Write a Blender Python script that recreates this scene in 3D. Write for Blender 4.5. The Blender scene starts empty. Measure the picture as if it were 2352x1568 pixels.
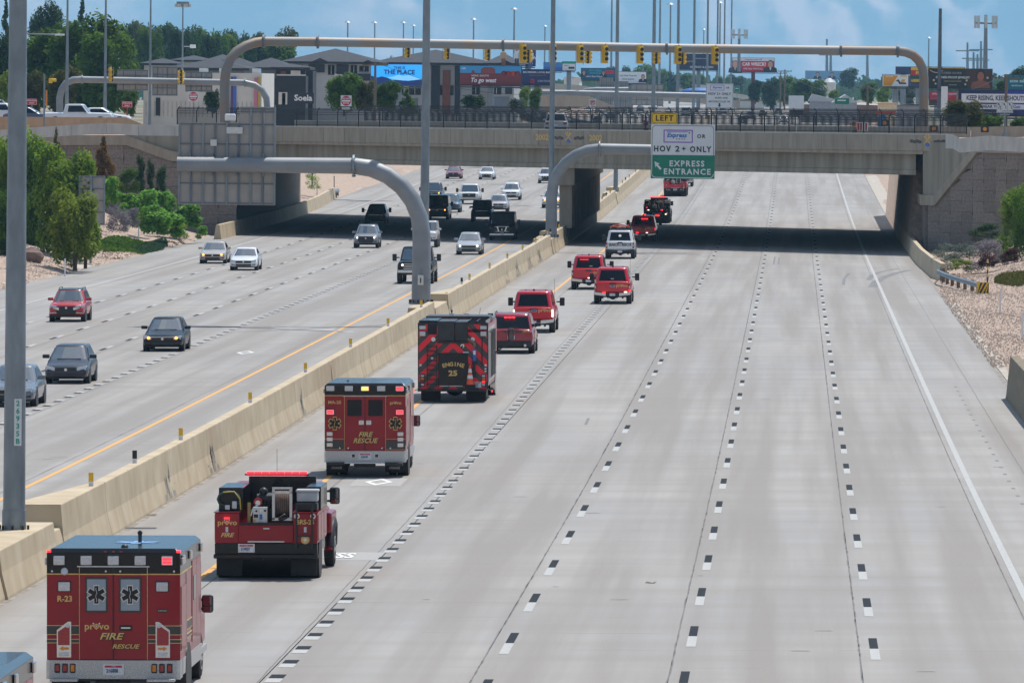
import bpy, bmesh, math, random
from mathutils import Vector, Matrix
R = math.radians
random.seed(7)
sc = bpy.context.scene
col = sc.collection
# ---------------------------------------------------------------- camera
CZ, FOC, YAW, HOR = 12.2, 16000.0, math.atan(.0405), 195.0
cam = bpy.data.cameras.new('camera'); co = bpy.data.objects.new('camera', cam); col.objects.link(co)
cam.sensor_width = 36.0; cam.lens = 36.0*FOC/2352.0
PIT = math.atan((784-HOR)/FOC)
co.location = (0, 0, CZ); co.rotation_euler = (math.pi/2-PIT, 0, YAW)
cam.clip_start = 1.0; cam.clip_end = 60000
sc.camera = co
# ---------------------------------------------------------------- sky, sun, exposure
SAZ, SEL = 33.0, 67.0          # sun: degrees to the right of straight ahead, height
w = bpy.data.worlds.new('World'); sc.world = w; w.use_nodes = True
nt = w.node_tree; bgn = nt.nodes['Background']
sky = nt.nodes.new('ShaderNodeTexSky'); sky.sky_type = 'NISHITA'; sky.sun_disc = False
sky.sun_elevation = R(SEL); sky.sun_rotation = R(SAZ); sky.air_density = 1.0; sky.dust_density = 1.0
def wn(t, **k):
    n_ = nt.nodes.new(t)
    for a_, v_ in k.items(): setattr(n_, a_, v_)
    return n_
# scattered summer clouds high above, they show in the windscreens
wtc = wn('ShaderNodeTexCoord'); wmp = wn('ShaderNodeMapping'); wmp.inputs['Scale'].default_value = (1, 1, 2.2); nt.links.new(wtc.outputs['Generated'], wmp.inputs[0])
wno = wn('ShaderNodeTexNoise'); wno.inputs['Scale'].default_value = 5.5; wno.inputs['Detail'].default_value = 7; wno.inputs['Roughness'].default_value = .62; nt.links.new(wmp.outputs[0], wno.inputs[0])
wmr = wn('ShaderNodeMapRange'); wmr.inputs[1].default_value = .5; wmr.inputs[2].default_value = .66; wmr.inputs[4].default_value = .8; nt.links.new(wno.outputs[0], wmr.inputs[0])
wmx = wn('ShaderNodeMix', data_type='RGBA'); nt.links.new(wmr.outputs[0], wmx.inputs[0]); nt.links.new(sky.outputs[0], wmx.inputs[6]); wmx.inputs[7].default_value = (7.5, 7.6, 7.8, 1)
nt.links.new(wmx.outputs[2], bgn.inputs[0]); bgn.inputs[1].default_value = 0.115
sl = bpy.data.lights.new('sun', 'SUN'); sl.energy = 5.0; sl.angle = R(.53); sl.color = (1, .955, .89)
so = bpy.data.objects.new('sun', sl); col.objects.link(so)
so.rotation_euler = Vector((math.sin(R(SAZ))*math.cos(R(SEL)), math.cos(R(SAZ))*math.cos(R(SEL)), math.sin(R(SEL)))).to_track_quat('Z', 'Y').to_euler()
so.location = (30, 60, 90)
sc.view_settings.view_transform = 'Standard'; sc.view_settings.look = 'None'
sc.view_settings.gamma = 1; sc.view_settings.use_curve_mapping = False
sc.view_settings.exposure = 0.08
sc.cycles.use_denoising = True
sc.cycles.max_bounces = 6; sc.cycles.volume_bounces = 2; sc.cycles.transparent_max_bounces = 12
# ---------------------------------------------------------------- helpers
def at(px, py, D):
    "world point seen at (px, py) of the 2352 px wide picture at ground distance D"
    u = (px-1176)/FOC; v = (784-py)/FOC
    c, s = math.cos(PIT), math.sin(PIT)
    fx, fz = c+v*s, -s+v*c
    k = D/fx; X, Y, Z = u*k, D, fz*k
    ca, sa = math.cos(YAW), math.sin(YAW)
    return Vector((X*ca-Y*sa, X*sa+Y*ca, CZ+Z))
PROF = [(-200,2.4),(60,1.6),(134,1.04),(204,.6),(279,.4),(396,.2),(518,.05),(640,.3),(836,1.5),(1100,3.3),(1400,4.6),(1800,5.4),(2600,6.2),(4000,6.5),(30000,6.5)]
def rz(y):
    P = PROF
    for i in range(len(P)-1):
        if y <= P[i+1][0]: break
    def m(j):
        if j <= 0 or j >= len(P)-1: return 0
        return (P[j+1][1]-P[j-1][1])/(P[j+1][0]-P[j-1][0])
    h = P[i+1][0]-P[i][0]; t = min(1, max(0, (y-P[i][0])/h))
    return (2*t**3-3*t*t+1)*P[i][1]+(t**3-2*t*t+t)*h*m(i)+(-2*t**3+3*t*t)*P[i+1][1]+(t**3-t*t)*h*m(i+1)
def onroad(px, py, dz=0):
    lo, hi = 60.0, 3000.0
    for _ in range(50):
        D = (lo+hi)/2; p = at(px, py, D)
        if p.z > rz(p.y)+dz: lo = D
        else: hi = D
    return Vector((p.x, p.y, rz(p.y)))
def mmap(px, D): return px*D/FOC
_m = {}
def mat(name, c, rough=.6, metal=0., var=.1, scale=3., bump=0., emis=None, coat=0., stretch=(1,1,1), spec=.5, c2=None, alpha=None, ramp=(.35,.65), det=4., coord='Object', trans=0., rnd=0.):
    if name in _m: return _m[name]
    m = bpy.data.materials.new(name); m.use_nodes = True; t = m.node_tree; b = t.nodes['Principled BSDF']
    N = t.nodes.new; L = t.links.new
    b.inputs['Roughness'].default_value = rough; b.inputs['Metallic'].default_value = metal
    b.inputs['Specular IOR Level'].default_value = spec
    if coat: b.inputs['Coat Weight'].default_value = coat; b.inputs['Coat Roughness'].default_value = .04
    if trans: b.inputs['Transmission Weight'].default_value = trans
    tc = N('ShaderNodeTexCoord'); mp = N('ShaderNodeMapping'); mp.inputs['Scale'].default_value = stretch
    L(tc.outputs[coord], mp.inputs[0])
    nz = N('ShaderNodeTexNoise'); nz.inputs['Scale'].default_value = scale; nz.inputs['Detail'].default_value = det; L(mp.outputs[0], nz.inputs[0])
    rp = N('ShaderNodeMapRange'); rp.inputs[1].default_value = ramp[0]; rp.inputs[2].default_value = ramp[1]; L(nz.outputs[0], rp.inputs[0])
    mx = N('ShaderNodeMix'); mx.data_type = 'RGBA'; L(rp.outputs[0], mx.inputs[0])
    if c2 is None: ca = [v*(1-var) for v in c]; cb = [min(1, v*(1+var)) for v in c]
    else: ca, cb = c, c2
    mx.inputs[6].default_value = (*ca, 1); mx.inputs[7].default_value = (*cb, 1)
    if rnd:
        oi = N('ShaderNodeObjectInfo'); hs = N('ShaderNodeHueSaturation'); r2 = N('ShaderNodeMapRange'); r2.inputs[3].default_value = 1-rnd; r2.inputs[4].default_value = 1+rnd
        L(oi.outputs['Random'], r2.inputs[0]); L(r2.outputs[0], hs.inputs['Value']); L(mx.outputs[2], hs.inputs['Color']); L(hs.outputs[0], b.inputs['Base Color'])
    else: L(mx.outputs[2], b.inputs['Base Color'])
    if bump:
        bp = N('ShaderNodeBump'); bp.inputs['Strength'].default_value = bump; bp.inputs['Distance'].default_value = .03
        L(nz.outputs[0], bp.inputs['Height']); L(bp.outputs[0], b.inputs['Normal'])
    if emis: b.inputs['Emission Color'].default_value = (*emis[0], 1); b.inputs['Emission Strength'].default_value = emis[1]
    m['mx'] = mx.name
    _m[name] = m; return m
def srgb(r, g, b):
    f = lambda v: ((v/255+.055)/1.055)**2.4 if v > 10 else v/255/12.92
    return (f(r), f(g), f(b))
class MB:
    "collects simple solids into one mesh"
    def __init__(s): s.v = []; s.f = []; s.m = []; s.mats = []; s.sm = []; s.cur = 0
    def use(s, m):
        if m not in s.mats: s.mats.append(m)
        s.cur = s.mats.index(m); return s
    def add(s, V, F, smooth=False):
        b = len(s.v); s.v += [tuple(v) for v in V]
        for f in F: s.f.append([b+i for i in f]); s.m.append(s.cur); s.sm.append(smooth)
        return s
    def box(s, x0, x1, y0, y1, z0, z1):
        if x0 > x1: x0, x1 = x1, x0
        if y0 > y1: y0, y1 = y1, y0
        if z0 > z1: z0, z1 = z1, z0
        V = [(x0,y0,z0),(x1,y0,z0),(x1,y1,z0),(x0,y1,z0),(x0,y0,z1),(x1,y0,z1),(x1,y1,z1),(x0,y1,z1)]
        return s.add(V, [(3,2,1,0),(4,5,6,7),(0,1,5,4),(1,2,6,5),(2,3,7,6),(3,0,4,7)])
    def hexa(s, V): return s.add(V, [(3,2,1,0),(4,5,6,7),(0,1,5,4),(1,2,6,5),(2,3,7,6),(3,0,4,7)])
    def poly(s, P, d):
        "flat polygon P (3d) extruded by vector d"
        n = len(P); d = Vector(d); P = [Vector(p) for p in P]
        F = [tuple(range(n)), tuple(range(2*n-1, n-1, -1))]+[(i, n+i, n+(i+1) % n, (i+1) % n) for i in range(n)]
        return s.add(P+[p+d for p in P], F)
    def face(s, P): return s.add(P, [tuple(range(len(P)))])
    def tube(s, P, r, n=10, cap=True, smooth=True):
        P = [Vector(p) for p in P]; k = len(P)
        if not isinstance(r, (list, tuple)): r = [r]*k
        V = []; ref = None
        for i in range(k):
            d = (P[min(i+1, k-1)]-P[max(i-1, 0)]).normalized()
            if ref is None: ref = d.orthogonal().normalized()
            ref = (ref-d*ref.dot(d)).normalized(); q = d.cross(ref)
            for j in range(n):
                a = 2*math.pi*j/n; V.append(P[i]+(ref*math.cos(a)+q*math.sin(a))*r[i])
        s.add(V, [(i*n+j, i*n+(j+1) % n, (i+1)*n+(j+1) % n, (i+1)*n+j) for i in range(k-1) for j in range(n)], smooth)
        if cap: s.add([V[j] for j in range(n)][::-1], [tuple(range(n))]); s.add([V[(k-1)*n+j] for j in range(n)], [tuple(range(n))])
        return s
    def cyl(s, a, b, r, n=16, r2=None): return s.tube([a, b], [r, r if r2 is None else r2], n)
    def ball(s, c, r, n=8, sc_=(1, 1, 1)):
        V = []; F = []; k = n//2+1
        for i in range(k+1):
            th = math.pi*i/k
            for j in range(n):
                a = 2*math.pi*j/n; V.append((c[0]+r*sc_[0]*math.sin(th)*math.cos(a), c[1]+r*sc_[1]*math.sin(th)*math.sin(a), c[2]+r*sc_[2]*math.cos(th)))
        F = [(i*n+j, (i+1)*n+j, (i+1)*n+(j+1) % n, i*n+(j+1) % n) for i in range(k) for j in range(n)]
        return s.add(V, F, True)
    def ring(s, rings, smooth=True, cap=True, close=True):
        n = len(rings[0]); V = [p for r in rings for p in r]
        e = n if close else n-1
        s.add(V, [(i*n+j, i*n+(j+1) % n, (i+1)*n+(j+1) % n, (i+1)*n+j) for i in range(len(rings)-1) for j in range(e)], smooth)
        if cap and close: s.add(rings[0][::-1], [tuple(range(n))]); s.add(rings[-1], [tuple(range(n))])
        return s
    def mesh(s, name, sharp=None):
        me = bpy.data.meshes.new(name); me.from_pydata(s.v, [], s.f)
        for m in s.mats: me.materials.append(m)
        me.polygons.foreach_set('material_index', s.m); me.polygons.foreach_set('use_smooth', s.sm)
        me.validate(); me.update()
        if sharp: me.set_sharp_from_angle(angle=R(sharp))
        return me
    def build(s, name, parent=None, loc=None, rot=None, bevel=0, sharp=None, **k):
        o = bpy.data.objects.new(name, s.mesh(name, sharp)); col.objects.link(o)
        if parent: o.parent = parent
        if loc is not None: o.location = loc
        if rot is not None: o.rotation_euler = rot
        if bevel:
            b = o.modifiers.new('bevel', 'BEVEL'); b.width = bevel; b.segments = 2; b.limit_method = 'ANGLE'; b.angle_limit = R(40)
        for a, v in k.items(): o[a] = v
        return o
def thing(name, label, cat, loc=(0, 0, 0), rz_=0., group=None, rot=None):
    o = bpy.data.objects.new(name, None); col.objects.link(o); o.location = loc
    o.rotation_euler = rot if rot else (0, 0, rz_); o['label'] = label; o['category'] = cat
    if group: o['group'] = group
    o.empty_display_size = .2
    return o
def tag(o, label, cat, group=None, kind=None):
    o['label'] = label; o['category'] = cat
    if group: o['group'] = group
    if kind: o['kind'] = kind
    return o
def inst(me, name, parent=None, loc=(0, 0, 0), rot=(0, 0, 0), scale=None):
    o = bpy.data.objects.new(name, me); col.objects.link(o); o.parent = parent; o.location = loc; o.rotation_euler = rot
    if scale: o.scale = scale
    return o
def copytree(o, parent=None):
    c = o.copy(); col.objects.link(c); c.parent = parent
    for ch in list(o.children): copytree(ch, c)
    return c
_tx = {}
def text(s, size, m, parent, loc, rot=(R(90), 0, 0), bold=.0, wide=1., shear=0., align='CENTER', name='lettering', ext=.002, track=1.):
    key = (s, round(size, 4), m.name, bold, shear, align, track, ext)
    if key not in _tx:
        cu = bpy.data.curves.new('lettering', 'FONT'); cu.body = s; cu.size = size; cu.align_x = align; cu.align_y = 'CENTER'
        cu.offset = bold*size; cu.shear = shear; cu.extrude = ext; cu.resolution_u = 2; cu.space_character = track
        t = bpy.data.objects.new('t', cu); col.objects.link(t)
        dg = bpy.context.evaluated_depsgraph_get(); me = bpy.data.meshes.new_from_object(t.evaluated_get(dg)); me.name = 'lettering'
        bpy.data.objects.remove(t); bpy.data.curves.remove(cu)
        me.materials.clear(); me.materials.append(m); _tx[key] = me
    return inst(_tx[key], name, parent, loc, rot, (wide, 1, 1))
LEAN = .0105
def nth(i): return ['first','second','third','fourth','fifth','sixth','seventh','eighth','ninth','tenth','eleventh','twelfth','thirteenth','fourteenth','fifteenth','sixteenth','seventeenth','eighteenth','nineteenth','twentieth'][i] if i < 20 else 'twenty-'+['first','second','third','fourth','fifth','sixth','seventh','eighth','ninth','x'][i-20] if i < 29 else 'thirtieth' if i == 29 else 'thirty-'+nth(i-30)
# ---------------------------------------------------------------- materials used all over
M = dict(
 steel=mat('galvanised_steel', (.22,.255,.28), .5, .55, .14, 3.5, stretch=(1,1,.35)),
 pipe=mat('weathered_pipe', (.22,.235,.25), .55, .4, scale=1.2, c2=(.27,.285,.3), stretch=(.5,1,1)),
 rustpipe=mat('rusty_pipe', (.22,.21,.2), .6, .3, scale=.9, c2=(.27,.19,.13), ramp=(.4,.62), stretch=(.35,1,1)),
 signback=mat('sign_back', (.33,.305,.28), .6, 0, .1, 1.2),
 rib=mat('sign_rib', (.13,.155,.185), .5, .3, .08, 3),
 rubber=mat('tyre_rubber', (.018,.018,.019), .85, 0, .2, 8),
 black=mat('black_plastic', (.016,.016,.018), .5, 0, .15, 6),
 gloss=mat('black_gloss', (.008,.009,.011), .12, 0, .1, 6, coat=.5),
 glass=mat('car_glass', (.025,.038,.042), .05, 0, .25, 2.5, coat=1, spec=.9),
 tint=mat('tinted_glass', (.006,.008,.011), .08, 0, .2, 2, spec=.35),
 chrome=mat('chrome', (.62,.63,.65), .18, 1, .06, 4),
 alu=mat('brushed_aluminium', (.55,.55,.55), .38, .8, .08, 9),
 white=mat('white_paint', (.72,.72,.72), .5, 0, .05, 4),
 gold=mat('gold_leaf', (.66,.43,.14), .45, 0, .12, 20),
 lens=mat('clear_lens', (.52,.54,.57), .15, .2, .1, 25),
 redlens=mat('red_lens', (.32,.01,.015), .15, 0, .15, 25, coat=.5),
 amber=mat('amber_lens', (.65,.22,.02), .2, 0, .12, 25),
 ledred=mat('red_led', (1,.05,.05), .4, emis=((1,.012,.02), 4)),
 ledred2=mat('red_led_dim', (1,.05,.05), .4, emis=((1,.01,.015), 1.8)),
 ledamb=mat('amber_led', (1,.5,.1), .4, emis=((1,.36,.04), 4)),
 ledwht=mat('white_led', (1,.95,.85), .4, emis=((1,.9,.7), 2.5)),
 fred=mat('fire_red_paint', (.26,.007,.015), .3, 0, .06, 1.5, coat=.3, spec=.3),
 pred=mat('pickup_red_paint', (.4,.008,.016), .3, 0, .06, 1.5, coat=.4),
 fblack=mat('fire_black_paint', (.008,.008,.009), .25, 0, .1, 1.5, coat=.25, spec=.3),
 fgrey=mat('charcoal_stripe', (.045,.042,.04), .4, 0, .1, 4),
 diamond=mat('diamond_plate', (.5,.49,.47), .38, .75, .25, 55, bump=.6),
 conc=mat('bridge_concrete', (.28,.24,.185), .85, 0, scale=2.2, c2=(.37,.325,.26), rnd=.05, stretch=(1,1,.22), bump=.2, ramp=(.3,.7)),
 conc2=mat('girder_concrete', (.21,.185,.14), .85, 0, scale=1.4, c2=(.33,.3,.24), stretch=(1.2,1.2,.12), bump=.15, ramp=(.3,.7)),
 conc3=mat('light_concrete', (.42,.4,.37), .85, 0, scale=2, c2=(.52,.5,.46), stretch=(1,1,.3)),
 wallp=mat('wall_panel_concrete', (.17,.14,.12), .9, 0, scale=6, c2=(.25,.21,.18), bump=.35, det=8, rnd=.14),
 tan=mat('barrier_concrete', (.41,.32,.205), .85, 0, scale=1.1, c2=(.53,.44,.305), stretch=(.8,.8,.8), bump=.2, ramp=(.3,.7), det=8),
 tan2=mat('tan_wall', (.43,.29,.18), .9, 0, .08, 2),
 dark=mat('dark_void', (.02,.02,.022), .9, 0, .1, 3),
 yel=mat('yellow_paint', (.72,.44,.015), .45, 0, .06, 4),
 yline=mat('yellow_line_paint', (.72,.36,.075), .7, 0, scale=8, c2=(.6,.32,.1)),
 wline=mat('white_line_paint', (.43,.43,.415), .75, 0, scale=9, c2=(.355,.355,.345)),
 bline=mat('black_contrast_paint', (.011,.013,.018), .8, 0, .25, 9, spec=.2),
 orange=mat('orange_cone', (.8,.1,.03), .5, 0, .06, 5),
 fence=mat('black_fence_paint', (.012,.012,.014), .5, 0, .2, 4),
 paintw=mat('fresh_white_paint', (.66,.66,.64), .7, 0, .06, 5),
 wood=mat('weathered_wood', (.16,.12,.085), .9, 0, .25, 4, stretch=(3,3,.4)),
 green=mat('sign_green', (.0,.17,.10), .5, 0, .05, 2),
 signw=mat('sign_white', (.62,.64,.66), .5, 0, .04, 1.5),
 signy=mat('sign_yellow', (.75,.46,.01), .5, 0, .04, 1.5),
 signred=mat('sign_red', (.5,.012,.03), .5, 0, .06, 2),
 ink=mat('sign_ink', (.015,.015,.018), .5, 0, .1, 3),
 plate=mat('licence_plate', (.5,.56,.66), .4, 0, scale=18, c2=(.72,.74,.78)),
 ltext=mat('plate_ink', (.03,.05,.12), .5),
)
g_ = M['glass'].node_tree.nodes['Principled BSDF']; g_.inputs['IOR'].default_value = 2.1
# ================================================================ SETTING
XL, XR = -46.8, 8.5
def road_mat():
    m = bpy.data.materials.new('road_concrete'); m.use_nodes = True; t = m.node_tree; b = t.nodes['Principled BSDF']; N = t.nodes.new; L = t.links.new
    b.inputs['Roughness'].default_value = .82; b.inputs['Specular IOR Level'].default_value = .3
    tc = N('ShaderNodeTexCoord')
    def noise(sx, sy, sc, det, lo, hi):
        mp = N('ShaderNodeMapping'); mp.inputs['Scale'].default_value = (sx, sy, 1); L(tc.outputs['Object'], mp.inputs[0])
        n = N('ShaderNodeTexNoise'); n.inputs['Scale'].default_value = sc; n.inputs['Detail'].default_value = det; L(mp.outputs[0], n.inputs[0])
        r = N('ShaderNodeMapRange'); r.inputs[1].default_value = lo; r.inputs[2].default_value = hi; L(n.outputs[0], r.inputs[0]); return r.outputs[0], n
    a, _ = noise(.9, .014, 1.0, 5, .40, .62)       # streaks along the lanes
    c, _ = noise(.05, .35, 1.0, 6, .35, .65)         # bands across
    g, gn = noise(9, 9, 3.0, 3, .3, .7)               # grain
    p, _ = noise(.25, .05, 1.0, 3, .4, .6)
    def mix(f, A, B, k=None):
        x = N('ShaderNodeMix'); x.data_type = 'RGBA'
        if isinstance(f, float): x.inputs[0].default_value = f
        elif k is None: L(f, x.inputs[0])
        else:
            mm = N('ShaderNodeMath'); mm.operation = 'MULTIPLY'; mm.inputs[1].default_value = k; L(f, mm.inputs[0]); L(mm.outputs[0], x.inputs[0])
        for i, v in ((6, A), (7, B)):
            if isinstance(v, tuple): x.inputs[i].default_value = (*v, 1)
            else: L(v, x.inputs[i])
        return x.outputs[2]
    base = mix(p, (.295,.285,.275), (.335,.32,.30))
    base = mix(a, base, (.205,.182,.16), .7)
    base = mix(c, base, (.225,.2,.175), .42)
    base = mix(g, base, (.37,.36,.35), .25)
    # transverse joints every 4.6 m and the fine transverse tining
    sx = N('ShaderNodeSeparateXYZ'); L(tc.outputs['Object'], sx.inputs[0])
    nz, _ = noise(.6, .02, 1, 3, .2, .8)
    ad = N('ShaderNodeMath'); ad.operation = 'MULTIPLY_ADD'; ad.inputs[1].default_value = .35; L(nz, ad.inputs[0]); L(sx.outputs[1], ad.inputs[2])
    wr = N('ShaderNodeMath'); wr.operation = 'PINGPONG'; wr.inputs[1].default_value = 2.3; L(ad.outputs[0], wr.inputs[0])
    lt = N('ShaderNodeMath'); lt.operation = 'LESS_THAN'; lt.inputs[1].default_value = .035; L(wr.outputs[0], lt.inputs[0])
    br, _ = noise(.35, .15, 1, 4, .5, .56)
    mu = N('ShaderNodeMath'); mu.operation = 'MULTIPLY'; L(lt.outputs[0], mu.inputs[0]); L(br, mu.inputs[1])
    base = mix(mu.outputs[0], base, (.16,.14,.125), .55)
    L(base, b.inputs['Base Color'])
    bp = N('ShaderNodeBump'); bp.inputs['Strength'].default_value = .25; bp.inputs['Distance'].default_value = .01; L(gn.outputs[0], bp.inputs['Height']); L(bp.outputs[0], b.inputs['Normal'])
    return m
RM = road_mat()
sealm = mat('joint_sealant', (.15,.142,.138), .8, 0, .3, 6)
YS = [60+5*i for i in range(189)]+[1005+20*i for i in range(30)]+[1600+60*i for i in range(40)]
def drift(y): return -min(.65, max(0, (y-130)*.0037))
def strip(x0, x1, ys, dz, m, name, parent=None, jit=0, dr=0, **k):
    b = MB().use(m); V = []
    for y in ys:
        j = random.uniform(-jit, jit)+dr*drift(y)
        z = rz(y)+dz; V += [(x0+j, y, z), (x1+j, y, z)]
    b.add(V, [(2*i, 2*i+1, 2*i+3, 2*i+2) for i in range(len(ys)-1)]); return b.build(name, parent, **k)
base = strip(XL, XR, YS, -.06, sealm, 'road', kind='structure')
tag(base, 'wide pale concrete freeway running under the overpass', 'road', kind='structure')
# lane slabs with open joints between them
JN = [-17.36, -13.3, -9.95, -6.03, -2.35, 1.30, 4.86, XR]
JS = [XL, -41.75, -38.1, -34.45, -30.8, -27.1, -22.5, -18.05]
for J in (JN, JS):
    for i in range(len(J)-1):
        strip(J[i]+.012, J[i+1]-.012, YS, 0, RM, 'concrete_lane', base)
YF = [60+1.2*i for i in range(700)]
for x in (-6.03, -2.35, 1.30):
    strip(x-.014, x+.014, YF, .004, sealm, 'joint_sealant', base, jit=.022)
for x in (-10.0, 4.86, -22.5, -27.1, -30.8, 6.9):
    strip(x-.012, x+.012, YF, .004, sealm, 'joint_sealant', base, jit=.012, dr=1 if x == -10.0 else 0)
# solid lines
strip(-13.66, -13.5, YS, .006, M['yline'], 'yellow_edge_line', base, dr=.6)
strip(-22.18, -22.02, YS, .006, M['yline'], 'yellow_edge_line', base)
strip(5.03, 5.2, YS, .006, M['wline'], 'white_edge_line', base)
strip(-42.2, -42.03, YS, .006, M['wline'], 'white_edge_line', base)
grime = mat('shoulder_grime', (.2,.175,.15), .95, 0, scale=1.2, c2=(.3,.27,.24), ramp=(.4,.6))
for x, w_, dr in ((-17.22, .08, 0), (8.38, .08, 0)): strip(x-w_, x+w_, YF, .0035, grime, 'grime_strip', base, jit=.05)
# raised dashes: white then black tape, each a piece
def dash_mesh(w_, l, m):
    b = MB().use(m); b.add([(-w_/2, 0, 0), (w_/2, 0, 0), (w_/2, l, 0), (-w_/2, l, 0)], [(0, 1, 2, 3)]); return b.mesh('lane_dash')
dw, db = dash_mesh(.19, 2.9, M['wline']), dash_mesh(.17, 2.9, M['bline'])
sw_, sb_ = dash_mesh(.3, .95, M['wline']), dash_mesh(.28, .95, M['bline'])
def slope(y): return math.atan((rz(y+2)-rz(y-2))/4)
cand = []
for x, ph, per, a, c in [(-5.7, 0, 12.19, dw, db), (-2.05, 2.1, 12.19, dw, db), (1.6, -1.2, 12.19, dw, db), (-9.72, 0, 3.66, sw_, sb_),
        (-31.0, 3, 12.19, db, dw), (-34.75, 5, 12.19, db, dw), (-38.4, 1, 12.19, db, dw), (-27.35, 0, 3.66, sb_, sw_)]:
    L_ = 2.9 if per > 5 else .95
    y = 100+ph
    while y < 900:
        D = y; px = 1176+FOC*(x/D+.0405)
        if -20 < px < 2380:
            xx = x+(drift(y) if x == -9.72 else 0); cand.append((y, xx, a, 0)); cand.append((y+L_, xx, c, 0))
        y += per
cand.sort(key=lambda q: q[0])
for y, x, me, _ in cand[:298]:
    inst(me, 'lane_dash', base, (x, y, rz(y)+.006), (slope(y+1), 0, 0))
rest = {}
for y, x, me, _ in cand[298:]: rest.setdefault(me.materials[0].name, []).append((y, x, me))
for mn, lst in rest.items():
    b = MB().use(bpy.data.materials[mn])
    for y, x, me in lst:
        l = me.vertices[2].co.y; h = me.vertices[1].co.x
        b.add([(x-h, y, rz(y)+.006), (x+h, y, rz(y)+.006), (x+h, y+l, rz(y+l)+.006), (x-h, y+l, rz(y+l)+.006)], [(0, 1, 2, 3)])
    b.build('far_lane_dashes', base, kind='stuff')
# diamonds and worn word patch
def diamond(px, py, m, w2=.45, l2=1.9, dz=.008):
    p = onroad(px, py); b = MB().use(m)
    o_ = [(0, -l2), (w2, 0), (0, l2), (-w2, 0)]
    V = [(x, y, rz(p.y+y)-p.z+dz) for x, y in o_]+[(x*.6, y*.6, rz(p.y+y)-p.z+dz) for x, y in o_]
    b.add(V, [(i, (i+1) % 4, 4+(i+1) % 4, 4+i) for i in range(4)]); b.build('diamond_marking', base, (p.x, p.y, p.z))
diamond(870, 1107, M['paintw'], .42, 1.9, .012); diamond(564, 810, M['paintw'], .42, 2.1, .012)
patch = mat('ground_off_marking', (.335,.325,.31), .85, 0, .06, 9)
def patchq(px, py, w2, l2, m=patch, dz=.004):
    p = onroad(px, py); b = MB().use(m); b.add([(x, y, rz(p.y+y)-p.z+dz) for x, y in ((-w2, -l2), (w2, -l2), (w2, l2), (-w2, l2))], [(0, 1, 2, 3)])
    o = b.build('ground_marking_patch', base, (p.x, p.y, p.z)); return p
patchq(870, 1107, .75, 2.2); p = patchq(820, 1277, .6, 1.6)
text('ESS', 2.6, M['paintw'], base, (p.x-.42, p.y, rz(p.y)+.014), (slope(p.y), 0, 0), bold=.03, wide=.2)
patchq(700, 755, 1.5, 2.2)
# skid marks and dark sawn line
skid = mat('tyre_rubber_mark', (.17,.165,.165), .8, 0, .3, 3)
def ribbon(pts, w_, m, name, dz=.003):
    P = [onroad(*q) for q in pts]; b = MB().use(m); V = []
    for i, p in enumerate(P):
        V += [(p.x-w_/2, p.y, p.z+dz), (p.x+w_/2, p.y, p.z+dz)]
    b.add(V, [(2*i, 2*i+1, 2*i+3, 2*i+2) for i in range(len(P)-1)]); b.build(name, base)
ribbon([(1995, 643), (2003, 632), (2020, 625), (2045, 620), (2062, 617)], .35, skid, 'skid_mark')
ribbon([(2004, 660), (2012, 648), (2032, 636), (2060, 627), (2090, 620)], .55, skid, 'skid_mark')
ribbon([(1937, 655), (1939, 640), (1950, 628)], .2, skid, 'skid_mark')
ribbon([(1777, 607), (1780, 590)], .12, skid, 'skid_mark'); ribbon([(1788, 607), (1790, 592)], .12, skid, 'skid_mark')
ribbon([(1345, 975), (1352, 960)], .1, skid, 'skid_mark')
for i in range(34):
    y_ = 140+i*4.0; MB().use(skid).add([(6.25, y_, rz(y_)+.004), (6.36, y_, rz(y_)+.004), (6.36, y_+.7, rz(y_+.7)+.004), (6.25, y_+.7, rz(y_+.7)+.004)], [(0, 1, 2, 3)]).build('tyre_spot', base)
def cross(p0, p1, m, d=.5, name='sawn_strip'):
    a, c = onroad(*p0), onroad(*p1); MB().use(m).add([(a.x, a.y, a.z+.005), (c.x, c.y, c.z+.005), (c.x, c.y+d, c.z+.006), (a.x, a.y+d, a.z+.006)], [(0, 1, 2, 3)]).build(name, base)
cross((425, 748), (800, 763), sealm, 1.0); cross((1440, 584), (1610, 585), sealm, 1.2); cross((255, 1214), (357, 1214), mat('drain_grate', (.05,.05,.05), .6, .4, .4, 30), .55, 'drain_grate')
for px, py, w_, l_ in [(338, 1184, .28, .5), (150, 1425, .3, .2), (700, 858, .1, .2), (1495, 1339, .14, .1), (415, 1052, .1, .1), (640, 905, .12, .3)]:
    p = onroad(px, py); MB().use(mat('road_litter', (.14,.11,.07), .9, 0, .3, 9)).add([(-w_, 0, .01), (w_*.6, -.05, .01), (w_, l_*.4, .05), (w_*.2, l_, .01), (-w_*.7, l_*.7, .04)], [(0, 1, 2, 3, 4)]).build('road_litter', base, p)
cross((620, 752), (810, 764), patch, 1.6); cross((1420, 582), (1560, 583), patch, 2.2)
random.seed(3)
for _ in range(22):
    px, py = random.uniform(850, 2300), random.uniform(640, 1560)
    if random.random() < .35: px, py = random.uniform(80, 1000), random.uniform(760, 1100)
    p = onroad(px, py); w_ = random.uniform(.08, .3)*min(1.6, p.y/200)
    if not (-17 < p.x < 8 or -46 < p.x < -19): continue
    MB().use(skid).add([(-w_, 0, .004), (w_, .02, .004), (w_*.6, .12, .004), (-w_*.8, .1, .004)], [(0, 1, 2, 3)]).build('road_scuff', base, p)
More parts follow.
